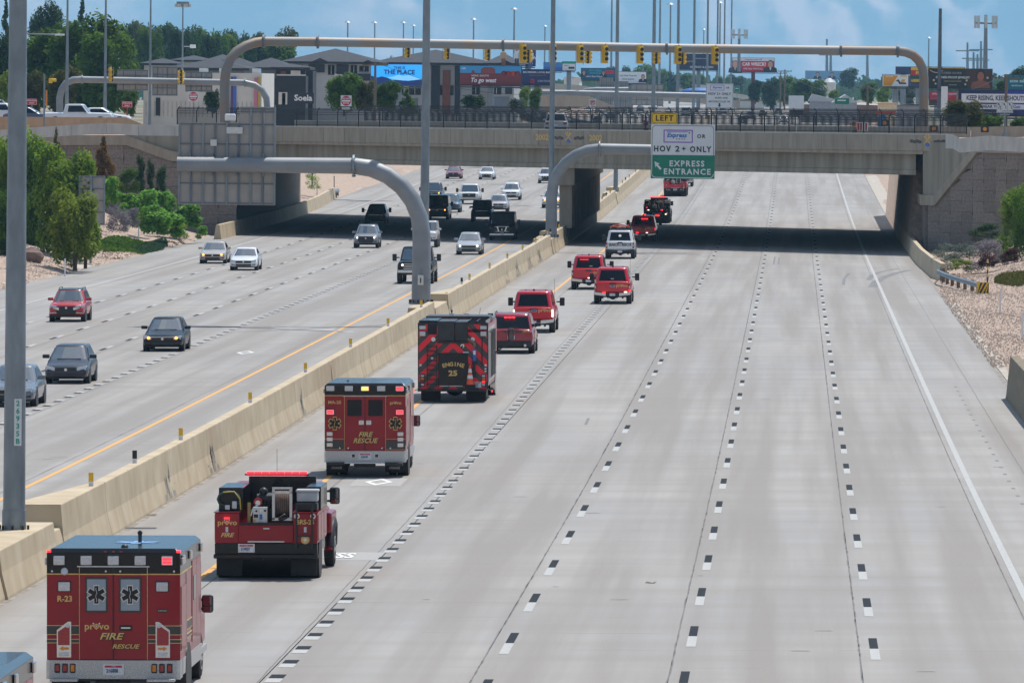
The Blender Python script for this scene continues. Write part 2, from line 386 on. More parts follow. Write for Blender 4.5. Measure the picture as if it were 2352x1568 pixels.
# ---------------------------------------------------------------- terrain
gm = mat('gravel_and_dry_ground', (.31,.225,.17), .95, 0, scale=2.6, c2=(.44,.335,.265), bump=.8, det=10, ramp=(.38,.62))
def city(y): return 8.0 if y < 1500 else max(6.2, 8-(y-1500)/600)
def terr(x, y):
    r = rz(y); c = max(city(y), r-.1)
    if y > 2200: return min(c, 6.2) if (x < XL-3 or x > XR+10) else min(r-.12, 6.2)
    dl = (XL+.4)-x; dr = x-(XR-.2)
    if dl <= 0 and dr <= 0: return r-.14
    if dl > 0:
        if 564 < y < 652 and dl > 0: return c if dl > 1 else r
        h = r+.05+dl*.17+max(0, dl-7)*.18
        h += .12*math.sin(x*.9+y*.13)+.1*math.sin(y*.31)
    else:
        if y < 640 and y > 400 and (x-9.5)*.866+(y-499)*.5 > 5.5: return c
        h = r+.03+dr*.11+max(0, dr-4)*.12
        if y > 700: h = r+dr*.06
        h += .08*math.sin(x*1.1+y*.17)*min(1, dr/2)
    return min(c, h)
xs = [-30000,-14000,-5000,-2500,-1200,-600,-400,-300,-220,-160,-130,-110,-95,-85]+[-80+2*i for i in range(16)]+[-48,-47,XL+.4,-45,-38,-30,-18,-5,4,XR-.2]+[XR-.2+.7*(i+1) for i in range(14)]+[21,24,28,34,44,60,90,130,180,260,400,600,1200,2500,5000,14000,30000]
ys = [-400,-100,20,60]+[80+4*i for i in range(150)]+[690+20*i for i in range(50)]+[1750+200*i for i in range(12)]+[4500,6000,9000,14000,24000,40000]
V = [(x, y, terr(x, y)) for y in ys for x in xs]; nx = len(xs)
cgm = mat('city_ground', (.10,.105,.06), .95, 0, scale=.02, c2=(.26,.22,.16), det=10, ramp=(.4,.6))
b = MB(); FC = {0: [], 1: []}
for j in range(len(ys)-1):
    for i in range(nx-1):
        x, y = xs[i], ys[j]; FC[1 if (y > 655 and (x < XL-26 or x > XR+14)) or y > 2200 or x < -80 or x > 26 else 0].append((j*nx+i, j*nx+i+1, (j+1)*nx+i+1, (j+1)*nx+i))
b.use(gm).add(V, FC[0], True); b.use(cgm); b.f += [list(f) for f in FC[1]]; b.m += [1]*len(FC[1]); b.sm += [True]*len(FC[1])
ter = b.build('ground'); tag(ter, 'pinkish gravel verges and dry ground spreading to the foothills', 'ground', kind='structure')
# curbed concrete gutter strips on both sides
cg = mat('gutter_concrete', (.42,.37,.31), .85, 0, .15, 2, bump=.3)
def gutter(x0, x1, ys_, name, lab, zoff=.1, taper=None):
    b = MB().use(cg); Rg = []
    for i, y in enumerate(ys_):
        z = rz(y); j = random.uniform(-.08, .08)
        Rg.append([(x0, y, z-.2), (x1+j, y, z-.2), (x1+j, y, z+zoff+.03), (x0, y, z+.02)])
    b.ring(Rg, False); o = b.build(name); tag(o, lab, 'gutter', kind='structure')
gutter(XL, XL-.85, [90+4*i for i in range(118)], 'gutter', 'pale concrete gutter along the left gravel verge')
gutter(XL, XL-.85, [668+6*i for i in range(60)], 'gutter', 'pale concrete gutter beyond the overpass on the left')
gutter(XR, XR+1.3, [262+4*i for i in range(31)], 'gutter', 'leaf littered concrete gutter below the guardrail at right')
gutter(XR-.1, XR+1.2, [590+6*i for i in range(40)], 'gutter', 'pale gutter beyond the overpass on the right')
# ---------------------------------------------------------------- median barrier
mb = thing('median_barrier', 'long tan concrete median barrier between the two carriageways', 'barrier')
PADS = [(159, 'pole'), (345, 'gantry'), (507, 'gantry'), (689, 'pole'), (861, 'pole')]
def seg(y0, y1, xa, xb, top, m=M['tan'], n=3, xa2=None, top2=None):
    Rg = []
    for i in range(n+1):
        y = y0+(y1-y0)*i/n; z = rz(y); u = i/n
        a_ = xa+((xa2 if xa2 is not None else xa)-xa)*u; t_ = top+((top2 if top2 is not None else top)-top)*u
        Rg.append([(xb+.2, y, z-.1), (xb+.19, y, z+.06), (xb+.06, y, z+.6), (xb, y, z+t_), (a_, y, z+t_), (a_-.12, y, z-.1)])
    b = MB().use(m); b.ring(Rg, False); return b.build('barrier_segment', mb, bevel=.025)
y = 88.0
stops = sorted([p for p, _ in PADS])
while y < 1500:
    nxt = min([p-7 for p in stops if p-7 > y-.1] or [1e9])
    if abs(y-nxt) < .2:
        p = nxt+7
        seg(y+.01, p+4.2, -18.75, -17.42, 1.08, n=2)
        seg(p+4.25, p+6.4, -18.2, -17.5, .82, n=1)
        seg(p+6.45, p+17, -18.75, -17.48, 1.38, n=3, xa2=-17.8)
        y = p+17.04; continue
    e = min(y+6.1, nxt); seg(y+.012, e-.012, -17.8, -17.48, 1.38); y = e
bg = MB().use(mat('scuffed_concrete', (.25,.23,.2), .9, 0, .35, 6))
random.seed(11)
for px, py, L_ in [(905, 738, 5), (1090, 655, 6), (1128, 640, 8), (1165, 622, 9), (1195, 607, 9), (1240, 585, 14), (700, 915, 3), (420, 1095, 4), (330, 1158, 4), (20, 1345, 5), (640, 960, 2)]:
    p = onroad(px, py); y_ = p.y; n = int(L_*2.5)
    for i in range(n):
        h = random.uniform(.1, .75)*math.sin(math.pi*(i+.5)/n)+.1; y1, y2 = y_+L_*i/n, y_+L_*(i+1.05)/n; z = rz(y1); X = lambda zz: -17.48+.2-.14*min(zz, .6)/.54-max(0, zz-.6)*.06+.012
        z0 = .08 if i % 3 else random.uniform(.15, .5)
        bg.add([(X(z0), y1, z+z0), (X(z0), y2, z+z0), (X(z0+h), y2, z+z0+h*.9), (X(z0+h), y1+.1, z+z0+h)], [(0, 1, 2, 3)])
bg.build('barrier_scuffs', mb, kind='stuff')
# marker posts on the barrier
def delin(x, y, z, colr, label, g, s=1):
    t = thing('barrier_marker', label, 'marker', (x, y, z), group=g)
    MB().use(M['white']).box(-.06*s, .06*s, -.01, .01, 0, .12*s).build('marker_base', t)
    MB().use(colr).box(-.062*s, .062*s, -.013, .013, .12*s, .34*s).build('reflector', t)
ymk = M['yel']; G = 'reflector markers along the median barrier'
for i, y in enumerate([174+25.6*j for j in range(6)]+[329, 353, 378, 403, 428, 452, 475, 498, 522, 548, 575, 640, 668, 690, 715, 745, 775]):
    delin(-17.62, y, rz(y)+(1.08 if y in (353,) else 1.38), ymk, 'small yellow over white reflector marker, %s from the near end of the median barrier' % nth(i), G)
for i, y in enumerate((186, 370, 505, 655, 730)):
    delin(-17.66, y, rz(y)+1.38, M['black'], 'small black over white reflector marker, %s from the near end of the median barrier' % nth(i), 'dark reflector markers on the median barrier')
# ---------------------------------------------------------------- right and left roadside barriers
def rbar(name, lab, pts, h=1.1, w_=.28, m=M['tan']):
    t = thing(name, lab, 'barrier')
    for i in range(len(pts)-1):
        (x0, y0), (x1, y1) = pts[i], pts[i+1]; Rg = []
        for x, y in ((x0, y0), (x1, y1)):
            z = rz(y); hh = h if not callable(h) else h(y)
            Rg.append([(x-.2, y+.01, z-.1), (x-.15, y, z+.15), (x, y, z+hh), (x+w_, y, z+hh), (x+w_+.15, y, z-.1)])
        MB().use(m).ring(Rg, False).build('barrier_segment', t, bevel=.02)
    return t
rbar('roadside_barrier', 'short tan concrete barrier leaving the dark underpass at the right shoulder', [(9.05, 428), (8.75, 440), (8.6, 455), (8.45, 470), (8.4, 500), (8.4, 530), (8.4, 575)])
rbar('roadside_barrier', 'weathered concrete wall end cut by the right picture edge', [(8.25, 222), (8.2, 236), (8.15, 250), (8.12, 262)], 1.6, .35, mat('old_wall', (.2,.165,.11), .9, 0, .25, 3))
rbar('roadside_barrier', 'tan concrete barrier along the left shoulder running through the underpass', [(-45.4, 546), (-45.3, 560), (-45.3, 585), (-45.3, 610), (-45.3, 640), (-45.7, 665), (-46.4, 690), (-46.9, 706)], 1.15)
# guardrail with striped end board
g = thing('guardrail', 'galvanised guardrail with yellow and black striped end board at right shoulder', 'guardrail')
gp = [(9.0, 429), (8.72, 424), (9.0, 416), (9.5, 407), (10.1, 398), (10.5, 391)]
b = MB().use(M['steel']); Rg = []
for x, y in gp: z = rz(y)+.1; Rg.append([(x, y, z+.45), (x-.09, y, z+.5), (x, y, z+.6), (x-.09, y, z+.7), (x, y, z+.76), (x+.03, y, z+.6)])
b.ring(Rg, False); b.build('rail', g)
for i in range(9):
    u = i/8*(len(gp)-2)+.3; k = int(u); f = u-k; x = gp[k][0]*(1-f)+gp[k+1][0]*f+.12; y = gp[k][1]*(1-f)+gp[k+1][1]*f
    MB().use(M['wood']).box(x, x+.2, y-.1, y+.1, rz(y)-.1, rz(y)+.84).build('guardrail_post', g)
sp = MB().use(M['yel']).box(10.22, 10.9, 390.4, 390.46, rz(390)+.2, rz(390)+.95).build('end_board', g)
for i in range(4):
    u = 10.12+i*.24; z0 = rz(390)+.2
    x0, x1 = max(10.23, u), min(10.89, u+.13); 
    MB().use(M['ink']).add([(min(10.89, max(10.23, u-.1)), 390.39, z0+.01), (min(10.89, max(10.23, u+.02)), 390.39, z0+.01), (min(10.89, u+.42), 390.39, z0+.74), (min(10.89, u+.3), 390.39, z0+.74)], [(0, 1, 2, 3)]).build('stripe', sp)
t = thing('striped_marker_post', 'thin black and yellow banded post behind the guardrail end', 'marker', (10.85, 392, terr(10.85, 392)-.1), rot=(0, LEAN, 0))
for i in range(10): MB().use(M['yel'] if i % 2 and i > 3 else M['black']).box(-.04, .04, -.03, .03, .2*i, .2*i+.2).build('band', t)
t = thing('guardrail', 'bent guardrail stub beyond the left barrier end', 'guardrail', (-46.7, 707, rz(707)))
MB().use(M['steel']).tube([(-.1, -1, .7), (.1, 4, .7), (-.6, 9, .6)], .17, 6).build('rail', t)
for yy in (1, 5, 8): MB().use(M['wood']).box(-.3, -.1, yy, yy+.2, -.3, .85).build('guardrail_post', t)
MB().use(M['black']).box(-.5, -.42, 6.5, 6.6, 0, 2.2).build('marker_post', t)
# slim white posts in the gravel
def wpost(px, py, D, h, lab):
    p = at(px, py, D); z = terr(p.x, p.y)
    MB().use(M['white']).box(-.045, .045, -.03, .03, -.1, h).build('delineator_post', None, (p.x, p.y, z), (0, LEAN, 0))
    o = col.objects[-1]; tag(o, lab, 'post', 'slim white posts in the gravel verges')
wpost(149, 613, 440, 1.25, 'slim white post beside the boulder and the left trees')
wpost(318, 545, 515, 1.25, 'slim white post in the open gravel below the purple shrub')
wpost(2297, 735, 355, 1.2, 'slim white post right of the striped guardrail end')
wpost(2348, 800, 318, 1.2, 'slim white post near the right edge in the gravel')
wpost(728, 420, 690, 1.6, 'white post in the gravel just beyond the left underpass opening')
# ================================================================ OVERPASS
NL, NR = Vector((-44.6, 565)), Vector((8.6, 500))      # near edge of the deck
dv = (NR-NL).normalized(); nv = Vector((dv.y, -dv.x)); nv = -nv if nv.y < 0 else nv   # nv points away from the camera
DEPTH = 82.0
def npt(s, d=0.): p = NL+dv*s+nv*d; return p
SP = (NR-NL).length
br = thing('overpass_bridge', 'long grey concrete overpass crossing the freeway on a skew', 'bridge')
ang = math.atan2(dv.y, dv.x)
fr = thing('x', 'x', 'x'); bpy.data.objects.remove(fr)
def lp(s, d, z=0.): return (NL.x+dv.x*s, NL.y+dv.y*s+d, z)
# local frame: X along the near edge, Y away from the camera, Z up. levels drop .2 m to the right
def zt(s): return -.19*s/SP
def lbox(s0, s1, d0, d1, z0, z1, m, name, parent=br, **k):
    b = MB().use(m); b.hexa([lp(s0,d0,z0+zt(s0)),lp(s1,d0,z0+zt(s1)),lp(s1,d1,z0+zt(s1)),lp(s0,d1,z0+zt(s0)),lp(s0,d0,z1+zt(s0)),lp(s1,d0,z1+zt(s1)),lp(s1,d1,z1+zt(s1)),lp(s0,d1,z1+zt(s0))])
    return b.build(name, parent, **k)
S0, S1 = -3.2, SP+1.0
lbox(S0-14, S1+14, .35, DEPTH-.35, 7.55, 8.0, mat('deck_asphalt', (.25,.24,.22), .9, 0, .12, .6), 'deck')
lbox(S0, S1, .12, .5, 7.42, 7.66, M['conc'], 'deck_ledge', bevel=.02)
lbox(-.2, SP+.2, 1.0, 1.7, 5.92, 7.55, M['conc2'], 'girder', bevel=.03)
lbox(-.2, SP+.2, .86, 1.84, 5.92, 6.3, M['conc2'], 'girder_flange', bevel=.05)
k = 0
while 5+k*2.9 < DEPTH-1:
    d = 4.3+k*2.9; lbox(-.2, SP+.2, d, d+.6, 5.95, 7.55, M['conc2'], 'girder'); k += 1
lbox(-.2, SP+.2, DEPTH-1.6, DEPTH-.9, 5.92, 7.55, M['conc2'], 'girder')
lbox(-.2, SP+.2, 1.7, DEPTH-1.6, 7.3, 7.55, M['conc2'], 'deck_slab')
# parapet in cast panels with joints
PW = 2.43*1.17
s = S0; i = 0
while s < S1+.5:
    lbox(s+.012, s+PW-.012, .0, .3, 7.66, 8.82, M['conc'], 'parapet_panel', bevel=.015)
    lbox(s+.012, s+PW-.012, DEPTH-.3, DEPTH, 7.66, 8.82, M['conc'], 'parapet_panel'); s += PW
EP = s
lbox(S0, EP, .34, .4, 7.7, 8.8, M['conc2'], 'parapet_core'); lbox(S0, EP, -.03, .33, 8.82, 8.9, M['conc3'], 'parapet_cap'); lbox(S0, EP, DEPTH-.33, DEPTH+.03, 8.82, 8.9, M['conc3'], 'parapet_cap')
# relief emblem and the years
def emb(s_):
    eo = thing('e', 'e', 'e', lp(s_, 0), ang); del eo['category'], eo['label']; eo.name = 'cast_emblem'; eo.parent = br
    s_ = 0; z = 8.24; b = MB().use(M['gold'])
    for a_ in (-50, -18, 18, 50): b.poly([(s_+.05*math.cos(R(a_)), -.02, z), (s_+math.sin(R(a_-7))*.5, -.02, z+math.cos(R(a_-7))*.42), (s_+math.sin(R(a_+7))*.5, -.02, z+math.cos(R(a_+7))*.42)], (0, .03, 0))
    b.poly([(s_-.42, -.03, z-.3), (s_-.3, -.03, z-.3), (s_+.42, -.03, z+.28), (s_+.3, -.03, z+.3)], (0, .03, 0)); b.poly([(s_+.42, -.03, z-.3), (s_+.3, -.03, z-.3), (s_-.42, -.03, z+.28), (s_-.3, -.03, z+.3)], (0, .03, 0))
    b.use(mat('emblem_blue', (.05,.15,.5), .6)).poly([(s_-.3, -.025, z-.2), (s_+.3, -.025, z-.2), (s_+.12, -.025, z-.45), (s_-.12, -.025, z-.45)], (0, .03, 0))
    b.build('emblem', eo)
    for q in (-1, 1):
        b = MB().use(mat('relief_dark', (.1,.095,.085), .9))
        for j in range(4): b.ball((s_+q*(.85+.3*j), .0, z-.12+.05*(j % 2)), .18, 8, (1.2, .12, .7))
        b.build('relief', eo)
ps = lambda px: None
def s_of_px(px):
    lo, hi = -60., 120.
    for _ in range(60):
        m_ = (lo+hi)/2; p_ = npt(m_); D = p_.y*math.cos(YAW)-p_.x*math.sin(YAW); X = p_.x*math.cos(YAW)+p_.y*math.sin(YAW)
        if 1176+FOC*X/D < px: lo = m_
        else: hi = m_
    return m_
emb(s_of_px(1306)); emb(s_of_px(2130))
for px in (1245, 1368):
    s_ = s_of_px(px); lbox(s_-1.05, s_+1.05, -.012, .01, 8.0, 8.5, M['conc2'], 'date_plate')
    text('2002', .62, M['gold'], br, lp(s_, -.04, 8.25+zt(s_)), rot=(R(90), 0, ang), bold=.03, wide=1.35)
# fence on the parapet
fsec = MB().use(M['fence'])
FW = PW; nb = 20
def prof(z): return 0 if z < 1.15 else -.25*((z-1.15)/.3)**1.5
for j in range(nb):
    x = FW*(j+.5)/nb
    pts = [(x, prof(z), z) for z in (.03, 1.15, 1.3, 1.45)]
    fsec.tube(pts, .021, 4, False, False)
pick = fsec.mesh('pickets')
rl = MB().use(M['fence'])
for z in (.12, .95, 1.12, 1.3): rl.tube([(0, prof(z), z), (FW, prof(z), z)], .032, 4, False, False)
rail = rl.mesh('fence_rails')
pm = MB().use(M['fence']); pm.tube([(0, 0, 0), (0, 0, 1.15), (0, -.1, 1.35), (0, -.25, 1.47)], .045, 6); postm = pm.mesh('fence_post')
def fence(d, sa, sb, lab, flip):
    f = thing('bridge_fence', lab, 'fence', (NL.x, NL.y+d, 0), ang); d = 0
    s = sa; n_ = 0; sz = 1.0
    while s < sb-.1:
        z = 8.9+zt(s)
        inst(pick, 'pickets', f, (s+(FW if flip else 0), d, z), (0, 0, math.pi if flip else 0)).__setitem__('kind', 'stuff')
        inst(rail, 'fence_rails', f, (s+(FW if flip else 0), d, z), (0, 0, math.pi if flip else 0))
        inst(postm, 'fence_post', f, (s, d, z), (0, 0, math.pi if flip else 0)); s += FW
    inst(postm, 'fence_post', f, (s, d, 8.9+zt(s)), (0, 0, math.pi if flip else 0))
fence(.15, S0-6.6, EP-.5, 'tall black picket fence on the near parapet of the overpass', True)
fence(DEPTH-.15, 8, SP+26, 'tall black picket fence on the far parapet of the overpass', False)
# left run of panels behind the sign, before the bridge
s = S0-PW
for i in range(4): lbox(s+.012, s+PW-.012, .0, .3, 7.5, 8.82, M['conc'], 'parapet_panel', bevel=.015); s -= PW
# pier in the median
pr = thing('bridge_pier', 'concrete pier with heavy cap standing in the median under the overpass', 'pier')
sx_ = -17.55
def near_y(x): return NL.y+(x-NL.x)*dv.y/dv.x
y0 = near_y(sx_)+1.0
MB().use(M['conc']).box(sx_-.78, sx_+.78, y0, y0+80, 4.5, 5.93).build('pier_cap', pr, bevel=.08)
for i in range(15):
    MB().use(M['conc']).box(sx_-.45, sx_+.55, y0+1+i*5.4, y0+2.2+i*5.4, 1.2, 4.52).build('pier_column', pr, bevel=.05)
MB().use(mat('crash_wall', (.12,.115,.11), .9, 0, .15, 1)).box(sx_-.3, sx_+.3, y0+1.6, y0+77, .2, 4.0).build('crash_wall', pr)
# abutments
ab = thing('bridge_abutment', 'dark concrete abutment wall on the left side of the underpass', 'abutment')
MB().use(M['wallp']).box(-46.2, -45.9, 562, 647, -.3, 6.1).build('abutment_wall', ab)
MB().use(M['conc']).box(-46.6, -44.4, 562.5, 640, 6.0, 7.4).build('bearing_seat', ab)
ab = thing('bridge_abutment', 'dark concrete abutment wall on the right side of the underpass', 'abutment')
MB().use(M['wallp']).box(9.3, 9.8, 499.5, 573, -.3, 3.7).build('abutment_wall', ab)
MB().use(M['conc']).hexa([(9.0, 499, 3.6), (11, 499, 3.6), (11, 573, 3.6), (9.0, 573, 3.6), (9.0, 499, 4.35), (11, 499, 4.35), (11, 573, 4.35), (9.0, 573, 4.35)]).build('bearing_seat', ab, bevel=.06)
MB().use(M['conc2']).box(13.2, 13.7, 497, 575, 3.7, 7.5).build('back_wall', ab)
# ---- retaining walls of interlocking panels
def panel_mesh(w_, h, key): 
    b = MB().use(M['wallp']); g = .012; x0, x1, z0, z1 = g, w_-g, g, h-g; e = .05*h
    P = [(x0, 0, z0+e), (x0, 0, z0), (x1, 0, z0), (x1, 0, z0+h*.33), (x1+.05, 0, z0+h*.36), (x1+.05, 0, z1-h*.36), (x1, 0, z1-h*.33), (x1, 0, z1), (x0, 0, z1), (x0, 0, z1-h*.33), (x0+.05, 0, z1-h*.36), (x0+.05, 0, z0+h*.36), (x0, 0, z0+h*.33)][1:]
    b.poly(P, (0, .14, 0)); return b.mesh(key)
def retain(lab, o, dirv, length, ztop, zbot, pw, ph, first, matb=M['dark']):
    a_ = math.atan2(dirv.y, dirv.x); t = thing('retaining_wall', lab, 'wall', (o.x, o.y, 0), a_)
    me = panel_mesh(pw, ph, 'wall_panel'); n = int(length/pw)+1
    MB().use(matb).poly([(0, .1, zbot-1)]+[(length, .1, zbot-1)]+[(length, .1, ztop(length)-.1)]+[(length*(1-i/12), .1, ztop(length*(1-i/12))-.1) for i in range(1, 12)]+[(0, .1, ztop(0)-.1)], (0, .4, 0)).build('wall_core', t)
    for i in range(n):
        z = zbot-(ph/2 if i % 2 else 0)
        while z < 8:
            lim = min(ztop(i*pw), ztop(min(length, (i+1)*pw)))
            top_ = max(ztop(i*pw), ztop(min(length, (i+1)*pw)))
            if z+ph <= lim+.35: inst(me, 'wall_panel', t, (i*pw, random.uniform(-.012, .012), z))
            elif z < top_:      # cut panel under the coping
                zl, zr_ = ztop(i*pw), ztop(min(length, (i+1)*pw))
                MB().use(M['wallp']).poly([(.01, 0, .01), (pw-.01, 0, .01), (pw-.01, 0, max(.03, min(ph, zr_-z))), (.01, 0, max(.03, min(ph, zl-z)))], (0, .14, 0)).build('wall_panel', t, (i*pw, 0, z))
                if z+ph > top_: break
            z += ph
    return t
# right wall: runs towards the camera, away from the abutment corner
dr_ = Vector((.5, -.866)); oR = Vector((9.55, 499.0))
def ztr(u): return 3.65 if u < 1.2 else min(7.45, 3.65+(u-1.2)*.66)
rw = retain('brown panelled retaining wall on the right beside the overpass', oR, dr_, 22, ztr, -.6, 1.52, 1.52, 0)
def coping(t, pts, th, h, m=M['conc3']):
    for i in range(len(pts)-1):
        (u0, z0), (u1, z1) = pts[i], pts[i+1]
        MB().use(m).hexa([(u0, -.2, z0), (u1, -.2, z1), (u1, th, z1), (u0, th, z0), (u0, -.2, z0+h), (u1, -.2, z1+h), (u1, th, z1+h), (u0, th, z0+h)]).build('coping', t)
coping(rw, [(-.3, 3.6), (1.2, 3.6), (7, 7.43), (23, 7.35)], .3, .72, M['conc'])
MB().use(M['conc2']).poly([(-.6, -.05, 4.2), (1.6, -.05, 4.2), (6.5, -.05, 7.5), (6.5, -.05, 8.1), (-.6, -.05, 8.1)], (0, .5, 0)).build('cheek_wall', rw)
# left wall
oL = Vector((-76.5, 556)); dL = Vector((1, .16)).normalized(); LL = 31.5
lw = retain('brown panelled retaining wall behind the left shrubs up to the underpass', oL, dL, LL, lambda u: 7.35 if u < 23 else max(5.5, 7.35-(u-23)*.35), .2, 1.52, 1.52, 0)
coping(lw, [(0, 7.35), (23, 7.35), (26.5, 6.1), (LL, 5.4)], .3, .8, M['conc'])
MB().use(M['conc2']).poly([(23, .5, 5.5), (LL, .5, 5.5), (LL, .5, 8.2), (23, .5, 8.2)], (0, .4, 0)).build('cheek_wall', lw)
# concrete barriers on the ramps above the walls
def ramp_barrier(lab, pts, D0, h, m, w_=2.6, name='ramp_barrier'):
    "pts: (px, py_top, D)"
    P = [at(*q) for q in pts]; t = thing(name, lab, 'barrier')
    for i in range(len(P)-1):
        a_, c_ = P[i], P[i+1]; L_ = (c_-a_).length; n = max(1, round(L_/w_))
        for j in range(n):
            u0, u1 = a_.lerp(c_, j/n), a_.lerp(c_, (j+1)/n); d = (u1-u0).normalized(); u0 = u0+d*.015; u1 = u1-d*.015; o_ = Vector((0, .3, 0)); dn = Vector((0, 0, -h))
            MB().use(m).hexa([u0+dn, u1+dn, u1+dn+o_, u0+dn+o_, u0, u1, u1+o_, u0+o_]).build('barrier_panel', t)
    return t
ramp_barrier('curving light concrete barrier on top of the left retaining wall', [(-60, 303, 552), (60, 294, 553), (165, 287, 555), (245, 283, 556), (318, 287, 556.5), (402, 288, 558), (470, 288, 559)], 0, .85, M['conc3'], 3.6)
ramp_barrier('smooth tan wall along the left on-ramp with a sloping end', [(-60, 268, 586), (60, 269, 587), (290, 270, 590)], 0, 1.6, M['tan2'], 12)
p0, p1, p2 = at(290, 270, 590), at(337, 289, 591), at(290, 292, 590)
MB().use(M['tan2']).poly([p0, p1, p2], (0, .3, 0)).build('wall_end', [o for o in bpy.data.objects if o.name.startswith('ramp_barrier')][-1])
ramp_barrier('light concrete barrier curving off the right end of the overpass', [(2172, 308, 489), (2190, 309, 487), (2205, 318, 486), (2270, 312, 483), (2360, 317, 480)], 0, 1.0, M['conc3'], 3.0)
ramp_barrier('low concrete barrier behind the right end of the overpass', [(2100, 290, 525), (2230, 292, 524), (2360, 290, 523)], 0, .8, M['conc'], 3.2)

def slab(pts, z, m, name, lab, cat='ground', th=.3):
    b = MB().use(m).poly([(x, y, z) for x, y in pts], (0, 0, -th)); o = b.build(name); tag(o, lab, cat, kind='structure'); return o
asp = mat('ramp_asphalt', (.22,.22,.22), .9, 0, .12, .8)
slab([(9.9, 500), (22.5, 478), (70, 470), (70, 585), (9.9, 577)], 7.93, asp, 'ramp_road', 'ramp pavement behind the right retaining wall')
slab([(-130, 552), (-76, 557), (-45.2, 562), (-46.3, 648), (-130, 640)], 7.9, asp, 'ramp_road', 'ramp pavement behind the left retaining wall')
# ================================================================ VEHICLES
def wheel_mesh(r, w_, rimc, dual=False):
    b = MB().use(M['rubber']); n = 20
    prof_ = [(-w_/2, r*.86), (-w_/2*.8, r*.98), (w_/2*.8, r*.98), (w_/2, r*.86), (w_/2*.96, r*.62)]
    prof_ = [(-w_/2*.96, r*.62)]+prof_
    rings = [[(x, q*math.cos(2*math.pi*i/n), q*math.sin(2*math.pi*i/n)) for i in range(n)] for x, q in prof_]
    b.ring(rings, True); t = b.mesh('tyre', 40)
    c = MB().use(rimc).cyl((-w_/2-.005, 0, 0), (w_/2+.005, 0, 0), r*.6, 16); c.use(M['black'])
    for q in (-1, 1):
        for k in range(5):
            a = 2*math.pi*k/5; x = q*(w_/2+.012); a2 = a+.35
            c.add([(x, r*.2*math.cos(a), r*.2*math.sin(a)), (x, r*.54*math.cos(a), r*.54*math.sin(a)), (x, r*.54*math.cos(a2+.3), r*.54*math.sin(a2+.3)), (x, r*.22*math.cos(a2), r*.22*math.sin(a2))], [(0, 1, 2, 3) if q > 0 else (3, 2, 1, 0)])
    return t, c.mesh('rim', 40)
_wh = {}
def wheels(t, tr, y1, y2, r, w_=.22, rim='alu', dual=False):
    k = (r, w_, rim)
    if k not in _wh: _wh[k] = wheel_mesh(r, w_, M[rim])
    ty, ri = _wh[k]
    for x, y in ((-tr, y1), (tr, y1), (-tr, y2), (tr, y2)):
        o = inst(ty, 'wheel', t, (x, y, r)); inst(ri, 'rim', o)
        if dual and y == y2: o = inst(ty, 'wheel', t, (x-math.copysign(w_*1.25, x), y, r)); inst(ri, 'rim', o)
def frustum_panel(b, A, B, C, D, u0, u1, v0, v1, off):
    "panel on quad A(bottom left) B(bottom right) C(top right) D(top left)"
    A, B, C, D = map(Vector, (A, B, C, D)); f = lambda u, v: (A.lerp(B, u)).lerp(D.lerp(C, u), v)
    n = (B-A).cross(D-A).normalized()
    P = [f(u0, v0), f(u1, v0), f(u1, v1), f(u0, v1)]; P2 = [p+n*off for p in P]; P1 = [p-n*.01 for p in P]
    b.add(P1+P2, [(4, 5, 6, 7), (0, 1, 5, 4), (1, 2, 6, 5), (2, 3, 7, 6), (3, 0, 4, 7)])
def paint(name, c, rough=.25): return mat('paint_'+name, c, rough, 0, .05, 1.2, coat=.6 if max(c) > .1 else .25 if max(c) > .03 else .08, spec=.5 if max(c) > .1 else .3)
def dims(kind):
    #            L    W    H    belt hood  cowl  wsTop  roofE  rearBot r
    return dict(sedan=(4.7, 1.82, 1.46, .93, .74, .88, -.05, -1.35, -1.95, .33),
      hatch=(4.45, 1.75, 1.49, .95, .74, 1.1, .2, -1.5, -2.05, .32),
      suv=(4.6, 1.86, 1.70, 1.06, .95, .85, .25, -1.9, -2.15, .36),
      suvcoupe=(4.5, 1.82, 1.62, 1.02, .92, .85, .2, -1.75, -2.1, .35),
      bigsuv=(5.05, 2.0, 1.76, 1.1, 1.0, .95, .3, -1.95, -2.42, .39),
      jeep=(4.5, 1.88, 1.86, 1.16, 1.1, .62, .42, -1.95, -2.02, .42),
      van=(5.9, 2.03, 2.15, 1.25, 1.12, 1.7, 1.15, -2.75, -2.9, .38),
      pickup=(5.9, 2.02, 1.94, 1.2, 1.15, 1.05, .5, -1.05, -1.25, .41),
      pickupcap=(6.3, 2.03, 1.99, 1.25, 1.22, 1.25, .7, -2.75, -3.05, .42))[kind]
